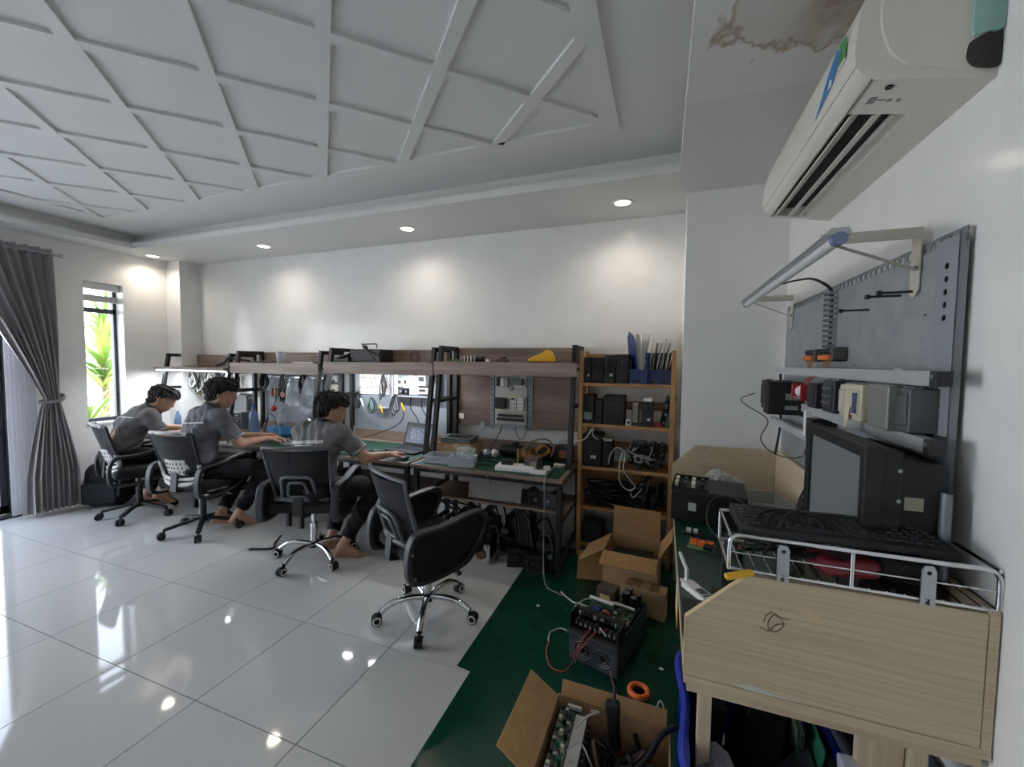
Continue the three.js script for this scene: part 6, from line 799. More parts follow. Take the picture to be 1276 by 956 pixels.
// ================= RIGHT BENCH =================
const BT = 0.66, BX0 = 0.08, BX1 = 0.735, BZ0 = -1.226, BZ1 = -3.12;
{
  const t = thing('side_bench', 'oak laminate bench with chamfered end panels along the right wall', 'workbench', [(BX0 + BX1) / 2, 0, (BZ0 + BZ1) / 2]);
  const cx = (BX0 + BX1) / 2, cz = (BZ0 + BZ1) / 2, w = BX1 - BX0, L = BZ0 - BZ1;
  mesh('bench_top', uvm(rb(w, 0.022, L, 0.002, 0, BT - 0.011, 0), false, true), MAT.oak, t);
  const prof = [[-w / 2, BT + 0.001], [w / 2 - 0.0196, BT + 0.001], [w / 2 - 0.0196, 0.982], [0.231 - cx, 0.978], [-w / 2, 0.828]];
  mesh('near_panel', uvm(ext(prof, 0.018, 0.0008)).translate(0, 0, L / 2 - 0.02), MAT.oak, t);
  mesh('far_panel', uvm(ext(prof, 0.018, 0.0008)).translate(0, 0, -L / 2), MAT.oak, t);
  mesh('edge_band', [bx(0.002, 0.167, 0.019, -w / 2 - 0.0008, BT + 0.084, L / 2 - 0.009), bar([-w / 2, 0.829, L / 2 - 0.009], [0.231 - cx, 0.979, L / 2 - 0.009], 0.002, 0.019, 0.0005)], M(0xd6bd94, 0.5), t);
  mesh('back_panel', uvm(rb(0.018, 0.34, L, 0.001, w / 2 - 0.009, BT + 0.161, 0)), MAT.oak, t);
  mesh('front_edge', uvm(bx(w, 0.0215, 0.001, 0, BT - 0.011, L / 2 + 0.0006)), MAT.oak, t);
  mesh('apron', [uvm(bx(w - 0.02, 0.03, 0.02, 0, BT - 0.037, L / 2 - 0.02))], MAT.oak, t);
  for (const [x, z] of [[-w / 2 + 0.06, L / 2 - 0.04], [w / 2 - 0.11, L / 2 - 0.05], [-w / 2 + 0.045, -L / 2 + 0.04], [w / 2 - 0.05, -L / 2 + 0.04]]) mesh('leg', uvm(rb(0.036, BT - 0.025, 0.036, 0.003, x, (BT - 0.025) / 2, z, 1), true), MAT.oak, t);
  mesh('side_board', uvm(rb(0.1, BT - 0.055, 0.018, 0.002, w / 2 - 0.18, (BT - 0.055) / 2, L / 2 - 0.06), true), MAT.oak, t);
  mesh('handle_cutout', [new THREE.TorusGeometry(0.018, 0.003, 8, 20).scale(1.6, 0.6, 1).translate(-0.13, 0.968, -L / 2 + 0.02)], MAT.steel, t);
  mesh('paint_scuff', ext([[0.2, 0.671], [0.26, 0.678], [0.3, 0.668], [0.355, 0.665], [0.36, 0.662], [0.3, 0.661], [0.24, 0.661]], 0.0006).translate(-cx, 0, L / 2 - 0.0009), M(0xc9c9c2, 0.7), t);
  mesh('glue_scar', ext([[0.345, 0.915], [0.37, 0.92], [0.395, 0.905], [0.405, 0.89], [0.39, 0.882], [0.365, 0.893], [0.35, 0.905]], 0.0006).translate(-cx, 0, L / 2 - 0.0009), M(0xcdb894, 0.6), t);
  // pen scribble
  const zz = L / 2 - 0.0006, pn = (p) => tube(p.map(([x, y]) => [x - cx, y, zz]), 0.0009, 40, 5);
  mesh('pen_scribble', [pn([[0.262, 0.845], [0.275, 0.84], [0.285, 0.838]]), pn([[0.285, 0.838], [0.282, 0.862], [0.296, 0.888], [0.3, 0.882]]), pn([[0.272, 0.86], [0.276, 0.878], [0.29, 0.894]]), pn([[0.29, 0.892], [0.31, 0.882], [0.33, 0.879]]), pn([[0.3, 0.884], [0.318, 0.866], [0.305, 0.843], [0.29, 0.84], [0.298, 0.858], [0.32, 0.866]])], M(0x1e1d22, 0.7), t);
}
one('desk_mat', 'dark green mat covering the side bench along the right wall', 'desk mat', rb(0.62, 0.003, 1.84, 0.001), Mt(T.mat, 0.3, { color: 0xc8e4dc }), [0.395, BT + 0.0016, (BZ0 + BZ1) / 2]);
const BY = BT + 0.0032;
{ // black device at the far end
  const t = thing('chassis', 'black metal control chassis with perforated side on the side bench', 'chassis', [0.27, BY, -2.6], R(-6));
  mesh('lower_case', rb(0.38, 0.16, 0.3, 0.005, 0, 0.08, 0), MAT.black, t); mesh('lid', rb(0.2, 0.014, 0.3, 0.003, 0.09, 0.168, 0), MAT.charcoal, t);
  mesh('open_bay', [bx(0.19, 0.006, 0.28, -0.095, 0.163, 0), bx(0.004, 0.03, 0.28, -0.19, 0.175, 0), bx(0.19, 0.03, 0.004, -0.095, 0.175, -0.14), bx(0.19, 0.03, 0.004, -0.095, 0.175, 0.14)], MAT.darkPlastic, t);
  mesh('sticker', bx(0.04, 0.045, 0.001, -0.08, 0.085, 0.1505), M(0xb9bab6, 0.6), t);
  mesh('vent', Array.from({ length: 24 }, (_, i) => bx(0.012, 0.004, 0.002, 0.05 + (i % 6) * 0.02, 0.05 + Math.floor(i / 6) * 0.022, 0.151)), MAT.rubber, t);
  for (let i = 0; i < 8; i++) mesh('slot_card', rb(0.02, 0.03, 0.05, 0.002, -0.17 + (i % 4) * 0.045, 0.18, -0.06 + Math.floor(i / 4) * 0.1), [MAT.cream, MAT.pcb, MAT.white, MAT.charcoal][i % 4], t);
}
{ const t = thing('plastic_tub', 'clear rectangular plastic tub in the far corner of the side bench', 'plastic tub', [0.57, BY, -2.72], R(8)); const w = 0.22, d = 0.26, h = 0.11; mesh('shell', [bx(w, 0.002, d, 0, 0.001, 0), bx(w, h, 0.002, 0, h / 2, d / 2), bx(w, h, 0.002, 0, h / 2, -d / 2), bx(0.002, h, d, w / 2, h / 2, 0), bx(0.002, h, d, -w / 2, h / 2, 0)], MAT.clearPlastic, t); mesh('rim', [rb(w + 0.02, 0.006, 0.01, 0.002, 0, h, d / 2), rb(w + 0.02, 0.006, 0.01, 0.002, 0, h, -d / 2), rb(0.01, 0.006, d, 0.002, w / 2, h, 0), rb(0.01, 0.006, d, 0.002, -w / 2, h, 0)], MAT.clearPlastic, t); }
one('crumpled_bag', 'crumpled clear plastic bag behind the black chassis', 'plastic bag', (() => { const g = new THREE.IcosahedronGeometry(0.12, 3), p = g.attributes.position; for (let i = 0; i < p.count; i++) { const v = V(p.getX(i), p.getY(i), p.getZ(i)), k = 0.7 + 0.5 * vn(v.x * 40 + 9, v.y * 40 + v.z * 31 + 9, 64, 64, 6); p.setXYZ(i, v.x * k * 1.1, v.y * k * 0.8, v.z * k * 0.6); } g.computeVertexNormals(); return g; })(), MAT.clearPlastic, [0.37, BY + 0.11, -2.88]);
{ const t = thing('terminal_board', 'green circuit board with orange terminal blocks on the side bench', 'circuit board', [0.2, BY, -2.13], R(-12)); mesh('board', rb(0.12, 0.003, 0.09, 0.001, 0, 0.003, 0), M(0x5d8a5a, 0.5), t); for (let i = 0; i < 3; i++) { const b = mesh('terminal_block', rb(0.032, 0.028, 0.028, 0.003, -0.035 + i * 0.036, 0.019, -0.01 + (i % 2) * 0.01), MAT.orange, t); mesh('screw', [0, 1].map((k) => cy(0.005, 0.003, -0.043 + i * 0.036 + k * 0.014, 0.034, -0.01)), MAT.charcoal, b); } mesh('black_chip', rb(0.04, 0.02, 0.05, 0.003, 0.03, 0.015, 0.02), MAT.black, t); }
{ const t = thing('relay_module', 'black and orange relay cluster with wires beside the terminal board', 'relay', [0.31, BY, -2.07], R(20)); mesh('body', rb(0.09, 0.045, 0.06, 0.004, 0, 0.0225, 0), MAT.black, t); mesh('cap', rb(0.035, 0.02, 0.05, 0.003, 0.02, 0.055, 0), MAT.orange, t); mesh('wire', tube([[-0.03, 0.045, 0], [-0.03, 0.09, 0.01], [0.0, 0.1, 0.02], [0.02, 0.06, 0.02]], 0.003, 24, 6), MAT.cableGrey, t); }
{ const t = thing('battery_tray', 'small black tray with two pale modules on the green bench mat', 'module', [0.17, BY, -2.28], R(-5)); mesh('base', rb(0.1, 0.014, 0.05, 0.003, 0, 0.007, 0), MAT.black, t); for (const x of [-0.02, 0.014]) mesh('cell', rb(0.022, 0.012, 0.04, 0.002, x, 0.02, 0), M(0xb9b9b4, 0.5), t); }
{ const t = thing('panel_monitor', 'small black flat monitor standing edge on at the near end panel', 'monitor', [0.245, BY, -1.62], R(80)); mesh('housing', rb(0.3, 0.21, 0.045, 0.006, 0, 0.125, 0), MAT.darkPlastic, t); mesh('screen', rb(0.27, 0.18, 0.003, 0.001, 0, 0.125, 0.0235), M(0x14161b, 0.12), t); mesh('foot', rb(0.2, 0.02, 0.12, 0.005, 0, 0.01, 0), MAT.black, t); }
{ const t = thing('caliper', 'white digital caliper like gauge on the green bench mat', 'gauge', [0.15, BY, -1.68], R(35)); mesh('body', rb(0.055, 0.022, 0.13, 0.006, 0, 0.011, 0), MAT.white, t); mesh('display', rb(0.03, 0.003, 0.035, 0.001, 0, 0.0235, 0.02), M(0x474c48, 0.3), t); mesh('button', [0, 1, 2].map((i) => rb(0.008, 0.004, 0.008, 0.001, -0.012 + i * 0.012, 0.0235, 0.05)), MAT.greyPlastic, t); }
{ const t = thing('white_handset', 'folded white plastic handle standing on the green bench mat', 'handle', [0.115, BY, -1.76], R(30)); mesh('arm', [bar([0, 0.0, 0], [0, 0.055, 0], 0.014, 0.014, 0.004), bar([0, 0.05, 0], [0.03, 0.075, -0.1], 0.013, 0.013, 0.004)], MAT.white, t); mesh('base', rb(0.04, 0.008, 0.04, 0.002, 0, 0.004, 0), MAT.white, t); }
{ const t = thing('black_unit', 'low black plastic unit with pale badge at the front of the side bench', 'unit', [0.155, BY, -1.52], R(0)); mesh('case', rb(0.13, 0.035, 0.12, 0.005, 0, 0.0175, 0), MAT.darkPlastic, t); mesh('badge', bx(0.035, 0.008, 0.001, -0.02, 0.022, 0.0606), M(0xa9abaa, 0.4), t); }
for (const [l, z, m] of [['white label sheet stuck to the front edge of the side bench', -1.75, MAT.paper], ['yellow tag hanging from the front edge of the side bench', -1.68, MAT.yellow]]) one('edge_tag', l, 'tag', rb(0.002, 0.11, 0.07, 0.0005), m, [BX0 - 0.0015, BT - 0.07, z]);
// industrial monitor against the wall
{ const t = thing('industrial_monitor', 'deep black industrial touch monitor standing on the side bench', 'monitor', [0.53, BY, -1.57]);
  const L = 0.48, h = 0.43, y0 = 0.24; // faces -x
  mesh('bezel', ext([[-L / 2, 0], [L / 2, 0], [L / 2, h], [-L / 2, h]], 0.03, 0.004, [[[-L / 2 + 0.035, 0.035], [L / 2 - 0.035, 0.035], [L / 2 - 0.035, h - 0.035], [-L / 2 + 0.035, h - 0.035]]]).rotateY(-PI / 2).translate(0.015, y0, 0), MAT.darkPlastic, t);
  mesh('screen', rb(0.006, h - 0.06, L - 0.06, 0.001, -0.004, y0 + h / 2, 0), MAT.screenOff, t);
  mesh('flange', rb(0.05, h - 0.02, L - 0.02, 0.004, 0.04, y0 + h / 2, 0), MAT.black, t);
  mesh('chassis', rb(0.13, h - 0.06, L - 0.06, 0.006, 0.105, y0 + h / 2 - 0.01, 0), MAT.darkPlastic, t);
  each('sticker', [bx(0.025, 0.02, 0.001, 0.04, y0 + 0.2, L / 2 - 0.0094), bx(0.04, 0.035, 0.001, 0.1, y0 + 0.28, L / 2 - 0.0294)], M(0xa8a391, 0.5), t);
  for (let i = 0; i < 5; i++) mesh('screw', cy(0.005, 0.004).rotateX(PI / 2).translate(0.058, y0 + 0.05 + i * 0.08, L / 2 - 0.008), MAT.steel, t);
  each('hinge', [cy(0.012, 0.12, 0.16, y0 + 0.26, L / 2 - 0.02), cy(0.012, 0.05, 0.16, y0 + 0.12, L / 2 - 0.02)], MAT.zinc, t);
  mesh('stand', [rb(0.1, y0, 0.16, 0.006, 0.09, y0 / 2, 0), rb(0.18, 0.016, 0.3, 0.004, 0.08, 0.008, 0)], MAT.black, t); }
// wire rack on the near panel with keyboard
{ const t = thing('wire_rack', 'chrome wire rack with rounded rail resting on the near bench panel', 'wire rack', [0.46, 0.983, -1.235]);
  const w = 0.55, r = 0.0048, hh = 0.1, dep = 0.2;
  mesh('front_rail', [tube([[-w / 2, 0.005, 0], [-w / 2, hh * 0.6, 0], [-w / 2 + 0.004, hh * 0.88, 0], [-w / 2 + 0.025, hh, 0], [-w / 2 + 0.08, hh, 0], [0, hh, 0], [w / 2 - 0.08, hh, 0], [w / 2 - 0.025, hh, 0], [w / 2 - 0.004, hh * 0.88, 0], [w / 2, hh * 0.6, 0], [w / 2, 0.005, 0]], 0.006, 120, 9), rod([-w / 2, 0.006, 0], [w / 2, 0.006, 0], r), rod([0, 0.006, 0], [0, hh, 0], r)], MAT.chrome, t);
  mesh('middle_wire', rod([-w / 2, hh * 0.52, 0], [w / 2, hh * 0.52, 0], 0.0022), MAT.chrome, t);
  each('side_rail', [-1, 1].map((s) => merge([rod([s * w / 2, hh, 0], [s * w / 2, hh, -dep], r), rod([s * w / 2, 0.006, 0], [s * w / 2, 0.006, -dep], r), rod([s * w / 2, 0.006, -dep], [s * w / 2, hh, -dep], r)])), MAT.chrome, t);
  mesh('rear_rail', [rod([-w / 2, hh, -dep], [w / 2, hh, -dep], r), rod([-w / 2, 0.006, -dep], [w / 2, 0.006, -dep], r)], MAT.chrome, t);
  for (let i = 0; i < 15; i++) mesh('floor_wire', rod([-w / 2 + 0.03 + i * 0.035, 0.011, 0.002], [-w / 2 + 0.03 + i * 0.035, 0.011, -dep], 0.002, 6), MAT.chrome, t);
  for (const x of [-0.15, 0.145]) mesh('hanger_plate', ext([[-0.014, -0.005], [-0.004, -0.005], [-0.004, 0.012], [0.004, 0.012], [0.004, -0.005], [0.014, -0.005], [0.014, 0.08], [0.008, 0.092], [-0.008, 0.092], [-0.014, 0.08]], 0.003, 0.0005, [circ(0, 0.075, 0.005, 12)]).translate(x, 0, 0.006), MAT.alu, t);
}
{ const t = thing('keyboard', 'black full size keyboard lying on top of the wire rack', 'keyboard', [0.44, 1.0902, -1.325], R(2)); mesh('case', ext([[-0.08, 0], [0.08, 0], [0.08, 0.016], [-0.08, 0.03]], 0.46, 0.003).rotateY(-PI / 2).translate(0.23, 0, 0), MAT.darkPlastic, t);
  const key = rb(0.0165, 0.009, 0.0165, 0.003, 0, 0, 0, 1); for (let r = 0; r < 6; r++) for (let i = 0; i < 21; i++) { if (r === 5 && i > 3 && i < 10) continue; const m = mesh('key', key, MAT.charcoal, t, [-0.21 + i * 0.0208, 0.03 - r * 0.0022 - 0.0005, -0.055 + r * 0.021 - (r ? 0 : 0.004)]); }
  mesh('space_bar', rb(0.12, 0.009, 0.0165, 0.003, -0.06, 0.0185, 0.05), MAT.charcoal, t); }
one('yellow_handle', 'yellow plastic tool handle hooked at the corner of the wire rack', 'tool handle', rb(0.075, 0.014, 0.02, 0.006), MAT.yellow, [0.205, 0.99, -1.2], [0.1, 0.35, 0.15]);
{ const t = thing('rack_leads', 'black leads looping over and inside the wire rack', 'cables', [0.35, 0.996, -1.33]);
  for (let i = 0; i < 3; i++) mesh('cable', tube([[-0.13 + i * 0.025, 0.02, 0.06], [-0.12 + i * 0.03, 0.08, 0.075], [-0.08 + i * 0.03, 0.135 + 0.008 * i, 0.03 + i * 0.012], [-0.01 + i * 0.035, 0.14, 0.0 + i * 0.01], [0.05 + i * 0.02, 0.135, 0.03], [0.075 + i * 0.02, 0.08, 0.085], [0.08 + i * 0.02, 0.03, 0.06]], 0.004, 60, 6), MAT.cable, t);
  for (let i = 0; i < 7; i++) mesh('cable', tube(Array.from({ length: 5 }, () => [rr(-0.15, 0.28), rr(0.025, 0.055), rr(-0.1, 0.07)]), 0.0045, 40, 6), MAT.cable, t); }
one('red_case', 'dark red plastic case lying inside the wire rack', 'case', rb(0.14, 0.05, 0.1, 0.02, 0, 0.025, 0, 4), M(0x7a1f2c, 0.4), [0.46, 1.0, -1.3], [0, 0.2, 0]);
one('black_adapter', 'rounded black adapter lying inside the wire rack', 'adapter', rb(0.12, 0.065, 0.1, 0.025, 0, 0.033, 0, 4), MAT.black, [0.59, 0.998, -1.32], [0, -0.1, 0]);
one('power_lead', 'black cord arching from chassis to rack over the side bench', 'cable', tube([[0.3, BY + 0.01, -2.2], [0.24, BY + 0.06, -2.3], [0.26, BY + 0.16, -2.36], [0.36, BY + 0.2, -2.34], [0.46, BY + 0.14, -2.2], [0.5, BY + 0.05, -2.05], [0.48, BY + 0.03, -1.9]], 0.0055, 60), MAT.cable);
{ const t = thing('lead_bundle', 'bundle of black leads hanging from the panel down to the side bench', 'cables', [0.6, BY, -2.2]); for (let i = 0; i < 6; i++) mesh('lead', tube([[0.07, 0.46 - 0.01 * i, -0.02], [0.05, 0.36, rr(-0.02, 0.02)], [0.01 + rr(-0.02, 0.02), 0.22, rr(-0.03, 0.03)], [rr(-0.06, 0.04), 0.1, rr(-0.05, 0.08)], [rr(-0.12, 0.08), 0.012, rr(-0.05, 0.25)], [rr(-0.15, 0.05), 0.012, rr(0.0, 0.35)]], 0.005, 50, 6), MAT.cable, t); mesh('wrap', cy(0.016, 0.06, 0.02, 0.24, 0), MAT.rubber, t); }
// ================= UNDER THE BENCH =================
function crate(label, x, z, w, d, h, m, turn = 0) { const t = thing('crate', label, 'crate', [x, 0.003, z], turn);
  mesh('shell', [bx(w - 0.03, 0.006, d - 0.03, 0, 0.003, 0), bx(w, h, 0.006, 0, h / 2, d / 2), bx(w, h, 0.006, 0, h / 2, -d / 2), bx(0.006, h, d, -w / 2, h / 2, 0), bx(0.006, h, d, w / 2, h / 2, 0)], m, t);
  mesh('rim', tube([[-w / 2, h, -d / 2], [0, h, -d / 2], [w / 2, h, -d / 2], [w / 2, h, 0], [w / 2, h, d / 2], [0, h, d / 2], [-w / 2, h, d / 2], [-w / 2, h, 0]], 0.014, 100, 8, true), m, t);
  mesh('rib', [...Array.from({ length: 10 }, (_, i) => bx(0.005, h * 0.9, 0.006, -w / 2 + 0.03 + i * (w - 0.06) / 9, h * 0.47, d / 2 + 0.005)), ...Array.from({ length: 12 }, (_, i) => bx(0.006, h * 0.9, 0.005, -w / 2 - 0.005, h * 0.47, -d / 2 + 0.03 + i * (d - 0.06) / 11))], m, t); return t; }
crate('blue plastic crate of scrap boards under the near end of the side bench', 0.3, -1.4, 0.4, 0.5, 0.43, M(0x1d35a8, 0.4));
{ let i = 0; for (const [x, z, rx, rz, w, h, m, l] of [[0.27, -1.42, 0.15, -0.5, 0.05, 0.4, MAT.charcoal, 'long dark rail leaning in the blue crate'], [0.31, -1.35, 0.1, -0.45, 0.03, 0.42, MAT.pcb, 'narrow circuit board leaning in the blue crate'], [0.4, -1.4, 0.0, -0.15, 0.006, 0.42, MAT.green, 'green circuit board standing in the blue crate'], [0.35, -1.3, -0.1, -0.3, 0.04, 0.36, MAT.black, 'black slotted strip standing in the blue crate'], [0.22, -1.32, 0.2, -0.55, 0.02, 0.3, MAT.lightPlastic, 'pale bracket leaning in the blue crate'], [0.44, -1.5, 0.1, 0.05, 0.02, 0.42, MAT.pcb, 'dark circuit board at the rear of the blue crate'], [0.24, -1.52, 0.05, -0.2, 0.06, 0.42, MAT.black, 'black heatsink block at the rear of the blue crate'], [0.33, -1.53, 0.0, -0.1, 0.07, 0.4, MAT.charcoal, 'grey module block at the rear of the blue crate'], [0.39, -1.27, -0.05, -0.25, 0.02, 0.4, MAT.pcb, 'populated circuit board near the front of the blue crate'], [0.16, -1.48, 0.0, -0.1, 0.05, 0.4, MAT.black, 'black case at the room side of the blue crate']]) { const t = thing('scrap_board', l, 'scrap part', [x, 0.04, z], 0, 'scrap in the blue crate'); mesh('board', rb(w, h, 0.12, 0.003, 0, h / 2, 0), m, t); for (let k = 0; k < 7; k++) mesh('component', rb(0.012, 0.02, rr(0.02, 0.05), 0.002, w / 2 + 0.004, 0.06 + k * h / 9, rr(-0.03, 0.03)), [MAT.black, MAT.steel, MAT.cream][k % 3], t); t.rotation.set(rx, 0, rz); i++; } }
one('grey_bag', 'crumpled grey bag pressed into the blue crate', 'bag', (() => { const g = new THREE.IcosahedronGeometry(0.075, 3), p = g.attributes.position; for (let i = 0; i < p.count; i++) { const v = V(p.getX(i), p.getY(i), p.getZ(i)), k = 0.75 + 0.45 * vn(v.x * 50 + 9, v.y * 50 + v.z * 31 + 9, 64, 64, 7); p.setXYZ(i, v.x * k * 0.8, v.y * k * 1.3, v.z * k); } g.computeVertexNormals(); return g; })(), M(0x77777c, 0.5), [0.18, 0.33, -1.26]);
crate('dark grey plastic bin standing right of the blue crate', 0.62, -1.36, 0.2, 0.36, 0.45, M(0x3a3f52, 0.5));
{ const t = thing('white_duct', 'white plastic duct pieces leaning behind the bench leg', 'duct', [0.5, 0.003, -1.19], R(0)); mesh('piece', [bar([0.02, 0.0, -0.06], [-0.01, 0.5, -0.08], 0.04, 0.06, 0.006), bar([0.07, 0.0, -0.05], [0.03, 0.48, -0.06], 0.03, 0.04, 0.006)], M(0xbfc3cf, 0.4), t); }
// ================= RIGHT WALL PANEL =================
const PX = 0.731; // face of the plate
{
  const t = thing('wall_panel', 'large grey steel mounting plate with perforated edges on the right wall', 'panel', [0.74, 1.0, -2.24]);
  mesh('plate', uvm(bb(-0.009, -0.006, 0.0, 0.88, -0.82, 0.74)), MAT.greySteel, t);
  // perforated angle along the top and the near edge
  mesh('top_angle', ext([[-0.82, 0], [0.82, 0], [0.82, 0.04], [-0.82, 0.04]], 0.003, 0, Array.from({ length: 40 }, (_, i) => circ(-0.8 + i * 0.041, 0.02, 0.012, 10))).rotateY(-PI / 2).translate(-0.005, 0.875, 0), MAT.zinc, t);
  const holes = []; for (const y of [0.82, 0.785, 0.75, 0.715, 0.68]) holes.push(circ(0, y, 0.009, 12)); for (const y of [0.5, 0.47, 0.44, 0.41, 0.38, 0.33, 0.3, 0.27, 0.24, 0.21]) holes.push(circ(0, y, 0.009, 12));
  mesh('near_upright', [ext([[-0.045, -0.02], [0.045, -0.02], [0.045, 0.895], [-0.045, 0.895]], 0.003, 0, holes).rotateY(-PI / 2).translate(-0.02, 0, 0.775), bx(0.02, 0.915, 0.003, -0.012, 0.4375, 0.8185), bx(0.012, 0.915, 0.003, -0.015, 0.4375, 0.7315)], MAT.greyPaint, t);
  mesh('upright_backing', bx(0.002, 0.9, 0.08, -0.008, 0.44, 0.775), MAT.charcoal, t);
  mesh('seam', bx(0.004, 0.003, 0.09, -0.0225, 0.355, 0.775), MAT.charcoal, t);
  for (const [y, z] of [[0.7, -0.1], [0.62, -0.1], [0.55, 0.2], [0.7, 0.66], [0.3, 0.4], [0.45, -0.55]]) mesh('drill_hole', cy(0.004, 0.001).rotateZ(PI / 2).translate(-0.0095, y, z), MAT.black, t);
  for (const z of [0.3, 0.52, 0.6]) mesh('stud', [rod([-0.009, 0.78 + (z > 0.5 ? 0.0 : -0.02), z], [-0.1, 0.78 + (z > 0.5 ? 0.0 : -0.02), z - 0.01], 0.004, 8), cy(0.008, 0.012).rotateZ(PI / 2).translate(-0.095, 0.78 + (z > 0.5 ? 0 : -0.02), z - 0.01)], MAT.charcoal, t);
  mesh('sticker', bx(0.001, 0.028, 0.05, -0.0097, 0.525, 0.53), MAT.paper, t);
}
{ // vertical slotted wire duct
  const t = thing('wire_duct', 'grey slotted wire duct running up the wall panel with twin leads', 'wire duct', [PX, 1.6, -2.28]);
  mesh('channel', [bx(0.003, 0.29, 0.07, -0.0015, 0.145, 0), ...[-1, 1].flatMap((s) => Array.from({ length: 12 }, (_, i) => bx(0.03, 0.014, 0.003, -0.018, 0.012 + i * 0.024, s * 0.034)))], MAT.greyPaint, t);
  mesh('lead', [0, 1].map((i) => tube([[-0.012, 0.0, -0.01 + i * 0.02], [-0.012, 0.15, -0.01 + i * 0.02], [-0.014, 0.27, -0.01 + i * 0.02], [-0.03, 0.31, -0.01 + i * 0.018], [-0.09, 0.345, 0.0 + i * 0.012], [-0.16, 0.34, 0.02 + i * 0.01], [-0.22, 0.325, 0.03 + i * 0.01]], 0.004, 50, 6)), MAT.charcoal, t);
}
for (const [z, l] of [[-2.42, 'orange and black relay on the wall panel, nearer the pillar'], [-2.2, 'orange and black relay on the wall panel under the wire duct']]) { const t = thing('relay_strip', l, 'relay', [PX, 1.56, z]); mesh('base', rb(0.04, 0.06, 0.17, 0.004, -0.02, 0.035, 0), MAT.black, t); mesh('orange_row', rb(0.02, 0.022, 0.13, 0.003, -0.048, 0.022, -0.015), MAT.orange, t); for (let i = 0; i < 6; i++) mesh('clip', rb(0.012, 0.02, 0.012, 0.002, -0.044, 0.052, -0.065 + i * 0.022), MAT.charcoal, t); mesh('end_block', rb(0.05, 0.05, 0.03, 0.003, -0.03, 0.035, 0.08), M(0x4d4d4b, 0.5), t); mesh('wire', [0, 1, 2, 3].map((i) => tube([[-0.04, 0.012, -0.04 + i * 0.025], [-0.045, -0.02, -0.04 + i * 0.02], [-0.03, -0.045, -0.03 + i * 0.02]], 0.0022, 14, 5)), M(0xb5782e, 0.5), t); }
function alRail(label, z0, z1, y, x) { const t = thing('mounting_rail', label, 'rail', [x, y, (z0 + z1) / 2]); const L = z1 - z0; mesh('profile', [bx(0.003, 0.036, L, -0.006, 0, 0), bx(0.025, 0.003, L, 0.006, 0.018, 0), bx(0.025, 0.003, L, 0.006, -0.018, 0)], M(0xb6babd, 0.4, 0.25), t); mesh('end_cap', rb(0.034, 0.04, 0.03, 0.003, 0.006, 0, L / 2 - 0.014), MAT.charcoal, t); mesh('standoff', [-0.42, 0, 0.42].map((k) => bx(PX - x - 0.018, 0.02, 0.03, (PX - x) / 2 + 0.009, 0, k * L)), MAT.greyPaint, t); mesh('cap_screw', cy(0.005, 0.002).rotateZ(PI / 2).translate(-0.012, 0.006, L / 2 - 0.014), MAT.steel, t); return t; }
alRail('upper aluminium rail across the whole wall panel', -3.04, -1.34, 1.515, 0.66);
alRail('lower aluminium rail behind the industrial monitor', -2.42, -1.36, 1.335, 0.665);
alRail('lowest aluminium rail at the pillar end of the wall panel', -3.02, -2.2, 1.2, 0.665);
